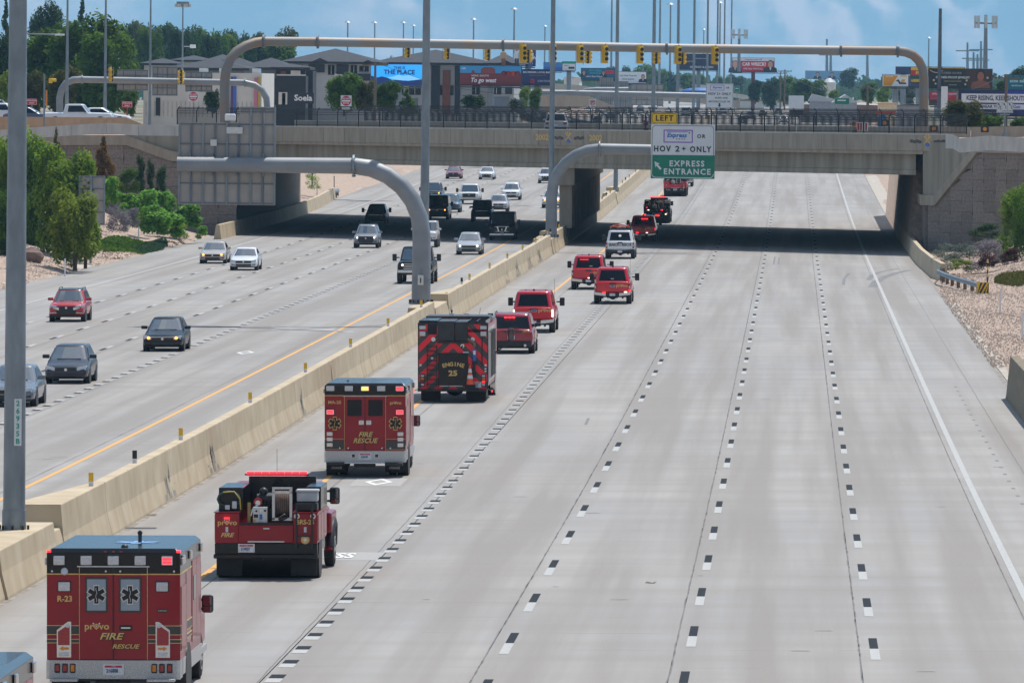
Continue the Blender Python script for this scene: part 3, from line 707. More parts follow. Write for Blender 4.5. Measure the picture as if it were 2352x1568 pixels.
def car(kind, p, lab, cat, col_, head=True, name='car', group=None, roof=None, grille='mid', lights=None, plate=False, rack=False, chrome=False,
        mirrors='small', lift=0., scale=1., rimc='alu', front=True, rear=True, detail=2, extra=None, yaw=0., bottom=None, coln=None):
    """p: road point under the end that faces the camera. head=True: the front faces the camera"""
    L_, W, H, belt, hood, cowl, ws, re, rb, r = dims(kind); hw = W/2; n = L_/2
    pm_ = paint(*(coln, col_) if coln else (name+lab[:14].replace(' ', '_'), col_))
    rot = (slope(p.y), 0, 0) if not head else (-slope(p.y), 0, math.pi)
    yo = n if not head else -n
    c_ = Vector((p.x, p.y+n, rz(p.y+n)))
    t = thing(name, lab, cat, c_, group=group, rot=(rot[0], 0, rot[2]+yaw)); t.scale = (scale,)*3
    zb = .24 if H < 1.6 else (.34 if kind in ('suv', 'suvcoupe', 'bigsuv', 'van') else .5); zb += lift
    def sec(y, w_, z0, z1, cr=.03):
        h = z1-z0; q = [(0, z0), (w_*.86, z0), (w_*.97, z0+.12*h), (w_, z0+.42*h), (w_*.985, z0+.74*h), (w_*.93, z0+.93*h), (w_*.8, z1), (w_*.4, z1+cr*.8), (0, z1+cr)]
        return [(a, y, z+0) for a, z in q]+[(-a, y, z) for a, z in q[::-1][1:-1]]
    belt += lift; hood += lift; H += lift
    boxy = kind in ('jeep', 'van', 'pickup', 'pickupcap', 'bigsuv')
    nn = .97 if boxy else .9
    e_ = 0 if boxy else 1
    st = [(n, hw*(.88-.1*e_), zb+.2, hood-(.1 if boxy else .22)), (n-.04, hw*(.94-.05*e_), zb+.06, hood-(.04 if boxy else .13)), (n-.14, hw*(.97-.02*e_), zb+.02, hood-.05*e_), (n-.35, hw*.985, zb, hood), (n-.9, hw, zb-.02, hood+(belt-hood)*.4),
          (cowl, hw, zb-.04, belt-.01), (0, hw, zb-.04, belt), (rb+.3, hw, zb-.02, belt), (-n+.35, hw*.985, zb, belt if kind != 'sedan' else belt+.02), (-n+.07, hw*(.96 if boxy else .93), zb+.06, belt-(.03 if boxy else .06)), (-n+.02, hw*(.95 if boxy else .9), zb+.1, belt-(.04 if boxy else .1)), (-n, hw*(.93 if boxy else .84), zb+.18, belt-(.06 if boxy else .14))]
    b = MB().use(pm_); b.ring([sec(*q) for q in st][::-1], True); body = b.build('body', t, sharp=38)
    # cabin: stacked rounded rings, glass faces lifted off as their own parts
    w0, w1 = hw*.94, hw*(.79 if boxy else .7)
    if kind in ('van', 'jeep'): w1 = hw*.86
    z0 = belt-.06; zr_ = H
    A = [(-w0, cowl, z0), (w0, cowl, z0), (w0, rb, z0), (-w0, rb, z0)]
    Bt = [(-w1, ws, zr_-.05), (w1, ws, zr_-.05), (w1, re, zr_-.07), (-w1, re, zr_-.07)]
    rm_ = paint(*roof) if roof else pm_
    rc = .1 if kind in ('jeep', 'van') else .2
    NF, NC, NS = 4, 3, 9
    def cring(v, off=0., ins=0., dz=0.):
        yf, yr, w_ = cowl+(ws-cowl)*v+off-ins, rb+(re-rb)*v-off+ins, w0+(w1-w0)*(v**.9)+off-ins*.7; z = z0+(zr_-.05-z0)*v+dz; q = []; r = max(.03, rc-ins*.3); bu = .09 if not boxy else .04
        def arc(cx, cy, a0): return [(cx+r*math.cos(R(a0+90*k/NC)), cy+r*math.sin(R(a0+90*k/NC))) for k in range(NC)]
        q += [(w_-r-(2*(w_-r))*k/NF, yf) for k in range(NF)]
        q += arc(-w_+r, yf-r, 90)
        q += [(-w_, yf-r-(yf-yr-2*r)*k/NS) for k in range(NS)]
        q += arc(-w_+r, yr+r, 180)
        q += [(-w_+r+(2*(w_-r))*k/NF, yr) for k in range(NF)]
        q += arc(w_-r, yr+r, 270)
        q += [(w_, yr+r+(yf-yr-2*r)*k/NS) for k in range(NS)]
        q += arc(w_-r, yf-r, 0)
        return [(x, y+(bu*(1-(x/w_)**2) if y > (yf+yr)/2 and abs(y-yf) < r+.01 else 0)-(bu*.6*(1-(x/w_)**2) if abs(y-yr) < r+.01 else 0), z) for x, y in q]
    b = MB().use(pm_); b.ring([cring(v) for v in (0, .1, .35, .6, .88, 1)], True, False); b.build('cabin', t, sharp=60)
    b = MB().use(rm_); b.ring([cring(.97, .004), cring(1., .0, .02, .02), cring(1., 0, .08, .045), cring(1, 0, .3, .06)], True); b.build('roof', t, sharp=70)
    n_ = 2*NF+4*NC+2*NS
    def glass(nm, m_, idx, v0=.12, v1=.9):
        b = MB().use(m_); L3 = [cring(v0+(v1-v0)*k/3, .012) for k in range(4)]; L0 = cring(v0, -.01); Lt = cring(v1, -.01)
        for i_ in idx:
            for k in range(3): b.add([L3[k][i_], L3[k][(i_+1) % n_], L3[k+1][(i_+1) % n_], L3[k+1][i_]], [(0, 1, 2, 3)], True)
            b.add([L0[i_], L0[(i_+1) % n_], L3[0][(i_+1) % n_], L3[0][i_]], [(0, 1, 2, 3)]); b.add([L3[3][i_], L3[3][(i_+1) % n_], Lt[(i_+1) % n_], Lt[i_]], [(0, 1, 2, 3)])
        b.build(nm, t)
    glass('windshield', M['glass'], [n_-1]+list(range(NF+1)), .1, .93)
    o1 = NF+NC; o2 = o1+NS+NC; o3 = o2+NF+NC
    glass('rear_window', M['tint'], list(range(o2, o2+NF)) if kind not in ('hatch', 'suv', 'bigsuv', 'suvcoupe') else list(range(o2-1, o2+NF+1)), .14, .88)
    cuts = ((0, 2), (3, 5), (6, 8)) if kind in ('suv', 'bigsuv', 'suvcoupe', 'van', 'jeep', 'pickupcap') else ((0, 3), (4, 7))
    for o_, rev in ((o1, 0), (o3, 1)):
        for c0, c1 in cuts: glass('side_window', M['tint'], list(range(o_+c0, o_+c1+1)) if not rev else list(range(o_+NS-1-c1, o_+NS-c0)), .16, .88)
    if detail > 1:
        # arches, underside
        for x in (-hw, hw):
            for y in (n-.95, -n+1.05): MB().use(M['black']).cyl((x*.8, y, r), (x*1.004, y, r), r*1.17, 18).build('wheel_arch', t)
    MB().use(M['black']).box(-hw*.8, hw*.8, -n+.3, n-.3, zb-.1 if zb > .3 else zb-.05, zb+.1).build('underbody', t)
    wheels(t, hw-.13, n-.95, -n+1.05, r, .24 if r < .38 else .29, rimc)
    # mirrors
    b = None
    for q in (-1, 1):
        b = MB().use(M['black'] if mirrors in ('tow', 'black') else pm_)
        if mirrors == 'tow': b.box(q*(hw-.05), q*(hw+.18), cowl-.28, cowl-.22, belt+.1, belt+.17); b.box(q*(hw+.12), q*(hw+.36), cowl-.3, cowl-.14, belt-.06, belt+.34)
        else: b.box(q*(hw-.08), q*(hw+.2), cowl-.42, cowl-.3, belt+.02, belt+.17)
        b.build('mirror', t, bevel=.03)
    if rack:
        for q in (-1, 1): MB().use(M['black']).tube([(q*(w1-.05), ws-.1, zr_-.03), (q*(w1-.05), ws-.25, zr_+.06), (q*(w1-.05), re+.25, zr_+.05), (q*(w1-.05), re+.08, zr_-.04)], .022, 6).build('roof_rail', t)
    Y = n
    if head and front:
        gz = zb+(hood-zb)*.62; gw = hw*.55
        G_ = M['black']
        if grille == 'small': MB().use(G_).box(-gw*.8, gw*.8, Y-.2, Y+.004, gz-.02, gz+.1).build('grille', t)
        elif grille == 'big':
            gg = MB().use(G_).box(-gw*1.15, gw*1.15, Y-.2, Y+.02, gz-.22, gz+.16).build('grille', t)
            if chrome:
                for i in range(4): MB().use(M['chrome']).box(-gw*1.12, gw*1.12, Y, Y+.035, gz-.17+i*.09, gz-.135+i*.09).build('bar', gg)
        elif grille == 'vee':
            gg = MB().use(G_).box(-gw, gw, Y-.2, Y+.012, gz-.25, gz+.12).build('grille', t)
            for q in (-1, 1): MB().use(M['chrome']).hexa([(q*gw*.9, Y+.01, gz-.2), (q*gw*1.0, Y+.01, gz-.22), (q*gw*1.0, Y+.03, gz-.22), (q*gw*.9, Y+.03, gz-.2), (q*gw*.35, Y+.01, gz+.12), (q*gw*.5, Y+.01, gz+.14), (q*gw*.5, Y+.03, gz+.14), (q*gw*.35, Y+.03, gz+.12)]).build('bar', gg)
        elif grille == 'x':
            gg = MB().use(G_).box(-gw, gw, Y-.2, Y+.02, gz-.3, gz+.1).build('grille', t)
            for q in (-1, 1):
                MB().use(M['chrome']).hexa([(q*gw*.75, Y, gz-.1), (q*gw*1.45, Y-.04, gz+.02), (q*gw*1.45, Y+.02, gz+.02), (q*gw*.75, Y+.04, gz-.1), (q*gw*.7, Y, gz+.02), (q*gw*.95, Y-.04, gz+.08), (q*gw*.95, Y+.02, gz+.08), (q*gw*.7, Y+.04, gz+.02)]).build('bar', gg)
                MB().use(M['chrome']).box(q*gw*.95, q*gw*1.6, Y-.1, Y+.02, gz-.24, gz-.21).build('bar', gg)
        else:
            gg = MB().use(G_).box(-gw, gw, Y-.2, Y+.006, gz-.06, gz+.1).build('grille', t)
            MB().use(M['chrome']).box(-gw, gw, Y-.1, Y+.02, gz+.08, gz+.11).build('bar', gg)
        if grille != 'none': MB().use(M['chrome']).cyl((0, Y, gz+.02), (0, Y+.045, gz+.02), .06, 12).build('badge', t)
        lm = dict(amber=M['ledamb'], white=M['ledwht'])
        for q in (-1, 1):
            h = MB().use(M['lens']).hexa([(q*hw*.5, Y-.12, gz-.03), (q*hw*.9, Y-.28, gz+.0), (q*hw*.9, Y-.05, gz+.0), (q*hw*.5, Y+.005, gz-.03), (q*hw*.5, Y-.12, gz+.1), (q*hw*.93, Y-.3, gz+.17), (q*hw*.9, Y-.07, gz+.17), (q*hw*.5, Y-.0, gz+.1)]).build('headlight', t, bevel=.015)
            if lights: MB().use(lm[lights]).ball((q*hw*.68, Y-.0, gz+.06), .062, 8).build('bulb', h)
            MB().use(G_).box(q*hw*.6, q*hw*.86, Y-.2, Y-.01, zb+.12, zb+.2).build('fog_lamp', t)
        MB().use(G_).box(-hw*.55, hw*.55, Y-.2, Y+.003, zb+.06, zb+.19).build('air_intake', t)
        if kind in ('pickup', 'pickupcap', 'van') or bottom: MB().use(M[bottom or 'chrome']).box(-hw*.95, hw*.95, Y-.25, Y+.07, zb+.02, zb+.2).build('bumper', t, bevel=.04)
        if plate: MB().use(M['plate']).box(-.155, .155, Y+.05, Y+.08, zb+.1, zb+.24).build('licence_plate', t)
        b = MB().use(M['black'])
        for q in (-.3, .25): b.box(q*w0-.25, q*w0+.25, cowl-.02, cowl+.01, belt+.0, belt+.025)
        b.build('wiper', t)
    if not head and rear:
        Y = -n
        if kind == 'pickupcap':
            tg = MB().use(pm_).box(-hw*.86, hw*.86, Y-.03, Y+.1, zb+.17, belt-.04).build('tailgate', t, bevel=.03)
            MB().use(M['black']).box(-.17, .17, Y-.045, Y, belt-.17, belt-.07).build('handle', tg)
            for q in (-1, 1):
                tl = MB().use(M['redlens']).box(q*hw*.87, q*hw*.97, Y-.035, Y+.15, belt-.5, belt-.1).build('tail_light', t, bevel=.01)
                MB().use(M['lens']).box(q*hw*.885, q*hw*.955, Y-.045, Y, belt-.38, belt-.24).build('reverse_lamp', tl)
            cb = M['chrome'] if bottom is None else M[bottom]
            b = MB().use(cb); 
            for q in (-1, 1): b.hexa([(q*.36, Y-.16, zb-.06), (q*hw*.97, Y-.1, zb+.02), (q*hw*.97, Y+.05, zb+.02), (q*.36, Y+.05, zb-.06), (q*.36, Y-.16, zb+.12), (q*hw*.99, Y-.1, zb+.18), (q*hw*.99, Y+.05, zb+.18), (q*.36, Y+.05, zb+.12)])
            b.use(M['black']).box(-.36, .36, Y-.13, Y+.05, zb-.06, zb+.12); bp = b.build('bumper', t, bevel=.02)
            q_ = MB().use(M['plate']).box(-.155, .155, Y-.15, Y-.125, zb-.04, zb+.12).build('licence_plate', t)
            MB().use(M['signred']).box(-.15, .15, Y-.153, Y-.149, zb+.08, zb+.115).build('plate_band', q_)
            b = MB().use(M['black']).cyl((-hw+.25, -n+1.05, r), (hw-.25, -n+1.05, r), .07, 8).ball((0, -n+1.05, r), .2, 10); b.tube([(-.3, Y+.05, zb-.12), (.0, Y-.12, zb-.14), (.3, Y+.05, zb-.12)], .035, 6); b.box(-.6, -.5, Y+.3, Y+.5, .3, zb); b.box(.5, .6, Y+.3, Y+.5, .3, zb); b.build('rear_axle', t)
        else:
            MB().use(M['black']).box(-hw*.9, hw*.9, Y-.06, Y+.2, zb-.02, zb+.24).build('bumper', t, bevel=.04)
            for q in (-1, 1): MB().use(M['redlens']).box(q*hw*.62, q*hw*.93, Y-.03, Y+.12, belt-.3, belt-.12).build('tail_light', t, bevel=.02)
            q_ = MB().use(M['plate']).box(-.155, .155, Y-.03, Y+.01, belt-.44, belt-.28).build('licence_plate', t)
    if extra: extra(t, dict(L=L_, W=W, hw=hw, H=zr_, belt=belt, zb=zb, n=n, r=r, A=A, B=Bt, ws=ws, re=re, rb=rb, cowl=cowl, w1=w1, pm=pm_))
    return t
def led(t, x, y, z, w_, h, m='ledred2', name='warning_light'):
    return MB().use(M[m]).box(x-w_/2, x+w_/2, y-.03, y, z-h/2, z+h/2).build(name, t)
def provo(t, x, y, z, s, m=None):
    "the small gold word with the round badge for its o"
    m = m or M['gold']
    text('pr', s, m, t, (x-s*.78, y, z), bold=.018, wide=1.1); text('vo', s, m, t, (x+s*.83, y, z), bold=.018, wide=1.1)
    b = MB().use(m); b.cyl((x, y-.004, z), (x, y+.01, z), s*.26, 14); b.box(x-s*.32, x+s*.32, y-.002, y+.01, z-s*.06, z+s*.06); b.box(x-s*.06, x+s*.06, y-.002, y+.01, z-s*.32, z+s*.3)
    b.use(M['signred']).cyl((x, y-.007, z), (x, y+.01, z), s*.15, 12); b.use(M['white']).cyl((x, y-.009, z), (x, y+.01, z), s*.07, 10)
    b.use(M['chrome']).poly([(x-s*.42, y-.006, z+s*.3), (x-s*.25, y-.006, z+s*.2), (x-s*.2, y-.006, z+s*.28), (x-s*.36, y-.006, z+s*.42)], (0, .01, 0)); b.poly([(x+s*.42, y-.006, z+s*.3), (x+s*.25, y-.006, z+s*.2), (x+s*.2, y-.006, z+s*.28), (x+s*.36, y-.006, z+s*.42)], (0, .01, 0))
    b.build('badge', t)
RED = (.56, .006, .018)
def rail_antenna(t, d, n_=1):
    b = MB().use(M['black'])
    b.box(-.04, .04, d['re']+.5, d['re']+.6, d['H']-.03, d['H']+.1); b.box(-.45, -.4, d['re']+1.5, d['re']+1.6, d['H']-.03, d['H']+.05); b.box(.5, .55, d['re']+1.5, d['re']+1.6, d['H']-.03, d['H']+.05); b.cyl((.88, 1.0, d['belt']), (.88, 1.0, d['H']+.5), .008, 4); b.build('antenna', t)
def fordlogo(t, x, y, z, s=.2):
    b = MB().use(M['chrome']); b.ring([[(x+s*.5*math.cos(a*R(22.5)), y, z+s*.19*math.sin(a*R(22.5))) for a in range(16)], [(x+s*.5*math.cos(a*R(22.5)), y-.01, z+s*.19*math.sin(a*R(22.5))) for a in range(16)]], False)
    b.use(mat('badge_blue', (.02,.05,.2), .3)).ring([[(x+s*.43*math.cos(a*R(22.5)), y-.004, z+s*.14*math.sin(a*R(22.5))) for a in range(16)], [(x+s*.43*math.cos(a*R(22.5)), y-.014, z+s*.14*math.sin(a*R(22.5))) for a in range(16)]], False)
    b.build('badge', t)
def x1(t, d):
    rail_antenna(t, d); Y = -d['n']-.036; z = (d['belt']+d['zb'])/2+.22
    fordlogo(t, .05, Y-.004, z-.02, .3); provo(t, .55, Y, z, .24)
    for x in (-1, 1): led(t, x*.93, Y, d['belt']-.3, .07, .36, 'ledwht', 'flasher')
def x2(t, d):
    rail_antenna(t, d); Y = -d['n']-.036; z = (d['belt']+d['zb'])/2+.12
    fordlogo(t, .0, Y-.004, z, .28); provo(t, .5, Y, z+.02, .24)
    led(t, -.45, -d['n']-.15, d['zb']+.16, .16, .05, 'ledred'); led(t, .72, -d['n']-.13, d['zb']+.18, .16, .05, 'ledwht'); led(t, .93, Y, d['belt']-.5, .06, .1, 'ledred')
    text('R&A', .09, M['white'], t, (0, -d['n']+.02, d['belt']+.14), (R(75), 0, 0), bold=.02)
def x3(t, d):
    rail_antenna(t, d); Y = -d['n']-.036; z = (d['belt']+d['zb'])/2+.12
    provo(t, .6, Y, z+.02, .24); led(t, -.25, -d['n']+.1, d['H']-.22, .5, .04, 'ledred2'); led(t, .05, -d['n']-.15, d['zb']+.2, .16, .05, 'ledwht')
    text('R&A', .09, M['white'], t, (.15, -d['n']+.02, d['belt']+.14), (R(75), 0, 0), bold=.02)
def x4(t, d):
    rail_antenna(t, d); Y = -d['n']-.036; z = (d['belt']+d['zb'])/2+.12
    provo(t, .45, Y, z+.02, .24); led(t, .12, -d['n']+.12, d['H']-.22, .5, .06, 'ledred'); led(t, -.45, -d['n']-.15, d['zb']+.2, .16, .06, 'ledred'); led(t, .3, -d['n']-.15, d['zb']+.2, .14, .06, 'ledwht'); led(t, .93, Y, z, .07, .2, 'ledred2')
def x5(t, d):
    Y = -d['n']-.04; z = (d['belt']+d['zb'])/2+.12
    text('SEARCH', .27, M['ink'], t, (-.42, Y-.004, z), bold=.035, wide=.72); text('RESCUE', .27, M['ink'], t, (.46, Y-.004, z), bold=.035, wide=.72); fordlogo(t, .02, Y, z-.04, .2)
    b = MB().use(M['white']); b.cyl((0, -d['n']+.06, d['belt']+.38), (0, -d['n']+.09, d['belt']+.36), .1, 14); b.build('sticker', t)
    rk = MB().use(M['black'])
    H = d['H']
    for y in (-2.6, -1.6, -.6, .2): rk.box(-.75, .75, y, y+.06, H+.02, H+.1)
    for x in (-.75, -.25, .25, .72): rk.box(x, x+.05, -2.65, .3, H+.06, H+.14)
    for x in (-.75, .73): rk.box(x, x+.03, -2.65, .3, H+.2, H+.24)
    rk.build('roof_rack', t)
    o = MB().use(mat('litter_orange', (.7,.09,.03), .5)); random.seed(5)
    o.tube([(-.7, -2.4, H+.2), (-.3, -2.5, H+.36), (.2, -2.5, H+.42), (.65, -2.4, H+.2), (.6, -1.4, H+.2), (.1, -1.2, H+.4), (-.5, -1.3, H+.3), (-.7, -2.4, H+.2)], .03, 6)
    o.tube([(-.6, -2.45, H+.3), (0, -2.5, H+.2), (.6, -2.4, H+.35)], .03, 6)
    o = o.build('rescue_litter'); 
    o.matrix_world = t.matrix_world; o.location = t.location; o.rotation_euler = t.rotation_euler; tag(o, 'orange rope rimmed rescue litter strapped on the white pickup roof rack', 'rescue litter')
    o = MB().use(M['lens']).ball((.15, -1.9, H+.33), .26, 10, (1.2, 1.4, .6)).build('gear_bag'); o.location = t.location; o.rotation_euler = t.rotation_euler; tag(o, 'pale gear bundle inside the rescue litter on the white pickup', 'bag')
EG = 'red fire department pickups in the procession'
def P(px, py): return onroad(px, py)
car('pickupcap', P(1224.6, 764.8), 'red fire department pickup with blank dark shell window, behind the red sport utility', 'pickup', RED, False, 'fire_pickup', EG, mirrors='tow', extra=x1, coln='fire')
car('pickupcap', P(1406.7, 698.7), 'red fire department pickup right of its twin, red and white flashers at the bumper', 'pickup', RED, False, 'fire_pickup', EG, mirrors='tow', extra=x2, coln='fire')
car('pickupcap', P(1351.6, 665.5), 'red fire department pickup partly hidden behind another one, with red light strip in window', 'pickup', RED, False, 'fire_pickup', EG, mirrors='tow', extra=x3, coln='fire')
car('pickupcap', P(1477, 555.2), 'dark red fire department pickup in the overpass shadow with bright red lights', 'pickup', RED, False, 'fire_pickup', EG, mirrors='tow', extra=x4, coln='fire')
car('pickupcap', P(1424, 594.9), 'white search and rescue pickup with loaded roof rack', 'pickup', (.72, .73, .74), False, 'rescue_pickup', mirrors='tow', extra=x5, bottom='black')
car('pickupcap', P(1570, 429), 'grey service truck half hidden beside the far red brush truck', 'truck', (.35, .36, .38), False, 'service_truck', mirrors='tow')
def xe(t, d):
    Y = -d['n']
    MB().use(M['fgrey']).box(-.35, .5, Y-.04, Y, d['belt']-.16, d['belt']-.08).build('trim_bar', t)
    for i in range(3): led(t, -.25+i*.17, Y+.35, d['H']-.16, .13, .06, 'ledred')
    provo(t, .62, Y-.03, d['belt']-.1, .13)
    MB().use(M['chrome']).cyl((.62, Y-.08, d['zb']+.04), (.62, Y+.1, d['zb']+.04), .06, 12).build('exhaust_tip', t)
    fordlogo(t, .02, Y-.0, d['belt']-.02, .18); MB().use(M['black']).box(-.1, .35, Y+.02, Y+.06, d['belt']+.05, d['belt']+.08).build('wiper', t)
car('bigsuv', P(1174, 812.8), 'red fire department sport utility beside the fire engine, lit strip in rear window', 'suv', (.3, .012, .03), False, 'fire_suv', rack=True, extra=xe, mirrors='black')
# ---- oncoming traffic
GO = 'oncoming cars on the left carriageway'
def oc(kind, px, py, lab, c_, cat='car', **k): return car(kind, P(px, py), lab, cat, c_, True, {'car': 'car', 'suv': 'suv', 'pickup': 'pickup', 'van': 'van', 'jeep': 'jeep'}[cat], GO, **k)
oc('suvcoupe', 152, 739.8, 'red compact crossover with dark roof and chrome edged black grille', (.42, .015, .02), 'suv', grille='x', rack=True, roof=('dark_roof', (.03, .03, .035)))
oc('sedan', 372.9, 807.6, 'black sedan with amber front lights lit and no front plate', (.014, .015, .018), lights='amber', mirrors='black')
oc('hatch', 151, 882, 'charcoal hybrid hatchback with large swept headlights', (.045, .05, .065), grille='small', mirrors='black')
oc('sedan', 22, 935, 'grey blue sedan half hidden behind the near light pole', (.13, .15, .18), grille='mid')
oc('sedan', 487.8, 605.7, 'older champagne sedan with amber lights nearest the left gutter', (.42, .39, .35), lights='amber')
oc('sedan', 558.9, 621.4, 'white sedan with chrome grille beside the champagne sedan', (.75, .77, .8))
oc('suv', 840, 570, 'grey crossover with angular white running lights leaving the shadow', (.22, .24, .27), 'suv', grille='big', rack=True, lights='white')
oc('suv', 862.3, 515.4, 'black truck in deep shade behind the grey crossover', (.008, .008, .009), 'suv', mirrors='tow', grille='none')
oc('pickup', 953, 652, 'lifted black pickup with chrome grille passing behind the gantry post', (.012, .013, .016), 'pickup', grille='big', chrome=True, mirrors='tow', lights='white', lift=.1, scale=1.08)
oc('jeep', 975.6, 568.5, 'white off-road wagon with black tyres behind the gantry post', (.7, .71, .72), 'suv', mirrors='small', grille='small', lift=.08)
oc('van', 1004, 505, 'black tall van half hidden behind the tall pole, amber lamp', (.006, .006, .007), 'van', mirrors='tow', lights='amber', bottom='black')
oc('suv', 1033.6, 488.7, 'blue crossover between the black van and the white pickup', (.05, .11, .17), 'suv')
oc('pickup', 992, 466, 'dark pickup with glaring windshield farther behind the tall pole', (.05, .05, .06), 'pickup', lights='amber', mirrors='tow')
oc('pickup', 1077, 469.4, 'white pickup with black grille and glaring roof', (.76, .77, .78), 'pickup', grille='big', mirrors='tow')
oc('suv', 1173.6, 459.8, 'white crossover with black lower bumper right of the white pickup', (.76, .77, .78), 'suv', grille='mid')
oc('suvcoupe', 1144, 487.6, 'silver crossover behind the black jeep', (.45, .47, .5), 'suv')
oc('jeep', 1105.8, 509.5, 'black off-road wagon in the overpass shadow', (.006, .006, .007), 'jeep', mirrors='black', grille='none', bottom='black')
def xn(t, d):
    Y = d['n']; z = d['zb']+.55
    for q in (-1, 1): MB().use(M['chrome']).hexa([(q*.2, Y, z-.18), (q*.3, Y, z-.18), (q*.3, Y+.05, z-.18), (q*.2, Y+.05, z-.18), (q*.3, Y, z+.17), (q*.42, Y, z+.17), (q*.42, Y+.05, z+.17), (q*.3, Y+.05, z+.17)]).build('grille_bar', t)
    b = MB().use(M['chrome']); b.box(-.56, .56, Y, Y+.045, z+.17, z+.2); b.box(-.5, .5, Y, Y+.045, z-.21, z-.18); b.build('grille_bar', t)
oc('van', 1152.8, 552, 'black passenger van with chrome grille at the shadow edge', (.01, .01, .012), 'van', grille='big', mirrors='tow', lights=None, plate=True, extra=xn)
oc('hatch', 1076.6, 585.4, 'silver electric hatchback with thin front light line', (.36, .38, .41), grille='none', lights='white', scale=1.05)
oc('sedan', 1041.2, 411, 'maroon sedan far back near the left lane edge', (.2, .02, .03), grille='big')
oc('sedan', 1117.3, 412.6, 'white sedan far back under the girder', (.76, .77, .78), grille='vee')
oc('pickup', 1113, 383, 'dark vehicle mostly hidden by the girder at the far end', (.02, .02, .022), 'pickup')
oc('suv', 1254.5, 421.3, 'white crossover partly hidden behind the express gantry bend', (.75, .76, .77), 'suv', grille='vee')
oc('suv', 1266.5, 478.2, 'white crossover with amber lamps behind the express gantry post', (.72, .73, .75), 'suv', lights='amber')
# ================================================================ FIRE APPARATUS (rear face at y = 0, forward is +y)
def bx(t, name, m, *a, bevel=0): return MB().use(M[m] if isinstance(m, str) else m).box(*a).build(name, t, bevel=bevel)
def at_rear(name, lab, cat, x, y, group=None):
    return thing(name, lab, cat, (x, y, rz(y)), group=group, rot=(slope(y+3), 0, 0))
def starlife(t, x, z, s, y=-.03, m='fblack', edge='gold'):
    for mm, k, yy in ((edge, 1.1, y), (m, .98, y-.006)):
        b = MB().use(M[mm])
        for a in (0, 60, 120):
            c, q = math.cos(R(a)), math.sin(R(a)); h, w_ = s*k/2, s*.125*(1+(k-1)*3)
            b.poly([(x+u*c-v*q, yy-.001*a/60, z+u*q+v*c) for u, v in ((-w_, -h), (w_, -h), (w_, h), (-w_, h))], (0, .004, 0))
        o = b.build('star_emblem', t)
    MB().use(M[edge] if edge == 'gold' else M['lens']).tube([(x+.035*s*math.sin(i*1.5), yy-.012, z-s*.4+i*s*.1) for i in range(9)], s*.018, 5).build('staff', o)
def lamp(t, x, z, w_, h, m='lens', y=-.0, frame='black', name='warning_light'):
    o = MB().use(M[frame]).box(x-w_/2-.014, x+w_/2+.014, y-.02, y+.01, z-h/2-.014, z+h/2+.014).build(name, t, bevel=.012)
    if frame == 'black':
        MB().use(M[m] if m in ('lens', 'redlens', 'amber') else M['lens']).box(x-w_/2, x+w_/2, y-.05, y, z-h/2, z+h/2).build('lamp_lens', o, bevel=.015)
    if m.startswith('led'):
        for k in range(2): MB().use(M[m]).box(x-w_*.4, x+w_*.4, y-.058, y-.03, z-h*.32+k*h*.38, z-h*.05+k*h*.38).build('led_strip', o)
    else: MB().use(M['chrome']).box(x-w_/2, x+w_/2, y-.054, y-.03, z-.006, z+.006).build('lens_ridge', o)
    return o
def plate_(t, x, z, s, y=-.03):
    o = MB().use(M['alu']).box(x-.19, x+.19, y-.005, y+.02, z-.1, z+.1).build('plate_holder', t)
    MB().use(M['plate']).box(x-.16, x+.16, y-.012, y, z-.08, z+.08).build('licence_plate', o)
    MB().use(M['signred']).box(x-.155, x+.155, y-.016, y, z+.04, z+.075).build('plate_band', o)
    text(s, .095, M['ltext'], o, (x-.02, y-.018, z-.02), bold=.02, wide=.75); text('UTAH', .03, M['white'], o, (x, y-.02, z+.058))
def duals(t, y, tr, r=.42):
    k = (r, .24, 'rimd')
    if k not in _wh: _wh[k] = wheel_mesh(r, .24, M['alu'])
    ty, ri = _wh[k]
    for x in (-tr, -tr+.31, tr, tr-.31):
        o = inst(ty, 'wheel', t, (x, y, r))
        if abs(x) == tr: inst(ri, 'rim', o)
def cab(t, y0, L_, w_, H, m, hoodl=1.2, cabz=.6):
    hw = w_/2; b = MB().use(m)
    prof_ = [(y0, cabz), (y0+L_, cabz), (y0+L_, 1.35), (y0+L_-hoodl, 1.5), (y0+L_-hoodl-.7, H), (y0, H)]
    b.poly([(-hw, y, z) for y, z in prof_][::-1], (w_, 0, 0)); c = b.build('cab', t, bevel=.06)
    for q in (-1, 1): MB().use(M['tint']).poly([(q*(hw+.005), y0+.35, 1.45), (q*(hw+.005), y0+L_-hoodl-.2, 1.45), (q*(hw+.005), y0+L_-hoodl-.75, H-.15), (q*(hw+.005), y0+.35, H-.15)], (q*.005, 0, 0)).build('side_window', c)
    return c
def towmirror(t, x, y, z, h=.42, w_=.22):
    q = 1 if x > 0 else -1
    o = MB().use(M['black']).box(x, x+q*w_, y, y+.1, z, z+h).build('mirror', t, bevel=.05)
    MB().use(M['glass']).box(x+q*.03, x+q*(w_-.03), y-.006, y+.01, z+.14, z+h-.03).build('mirror_glass', o); MB().use(M['glass']).box(x+q*.03, x+q*(w_-.03), y-.006, y+.01, z+.03, z+.12).build('mirror_glass', o)
    MB().use(M['black']).box(x-q*.4, x+q*.03, y+.02, y+.07, z+.05, z+.1).box(x-q*.4, x+q*.03, y+.02, y+.07, z+h-.12, z+h-.07).build('mirror_arm', t)
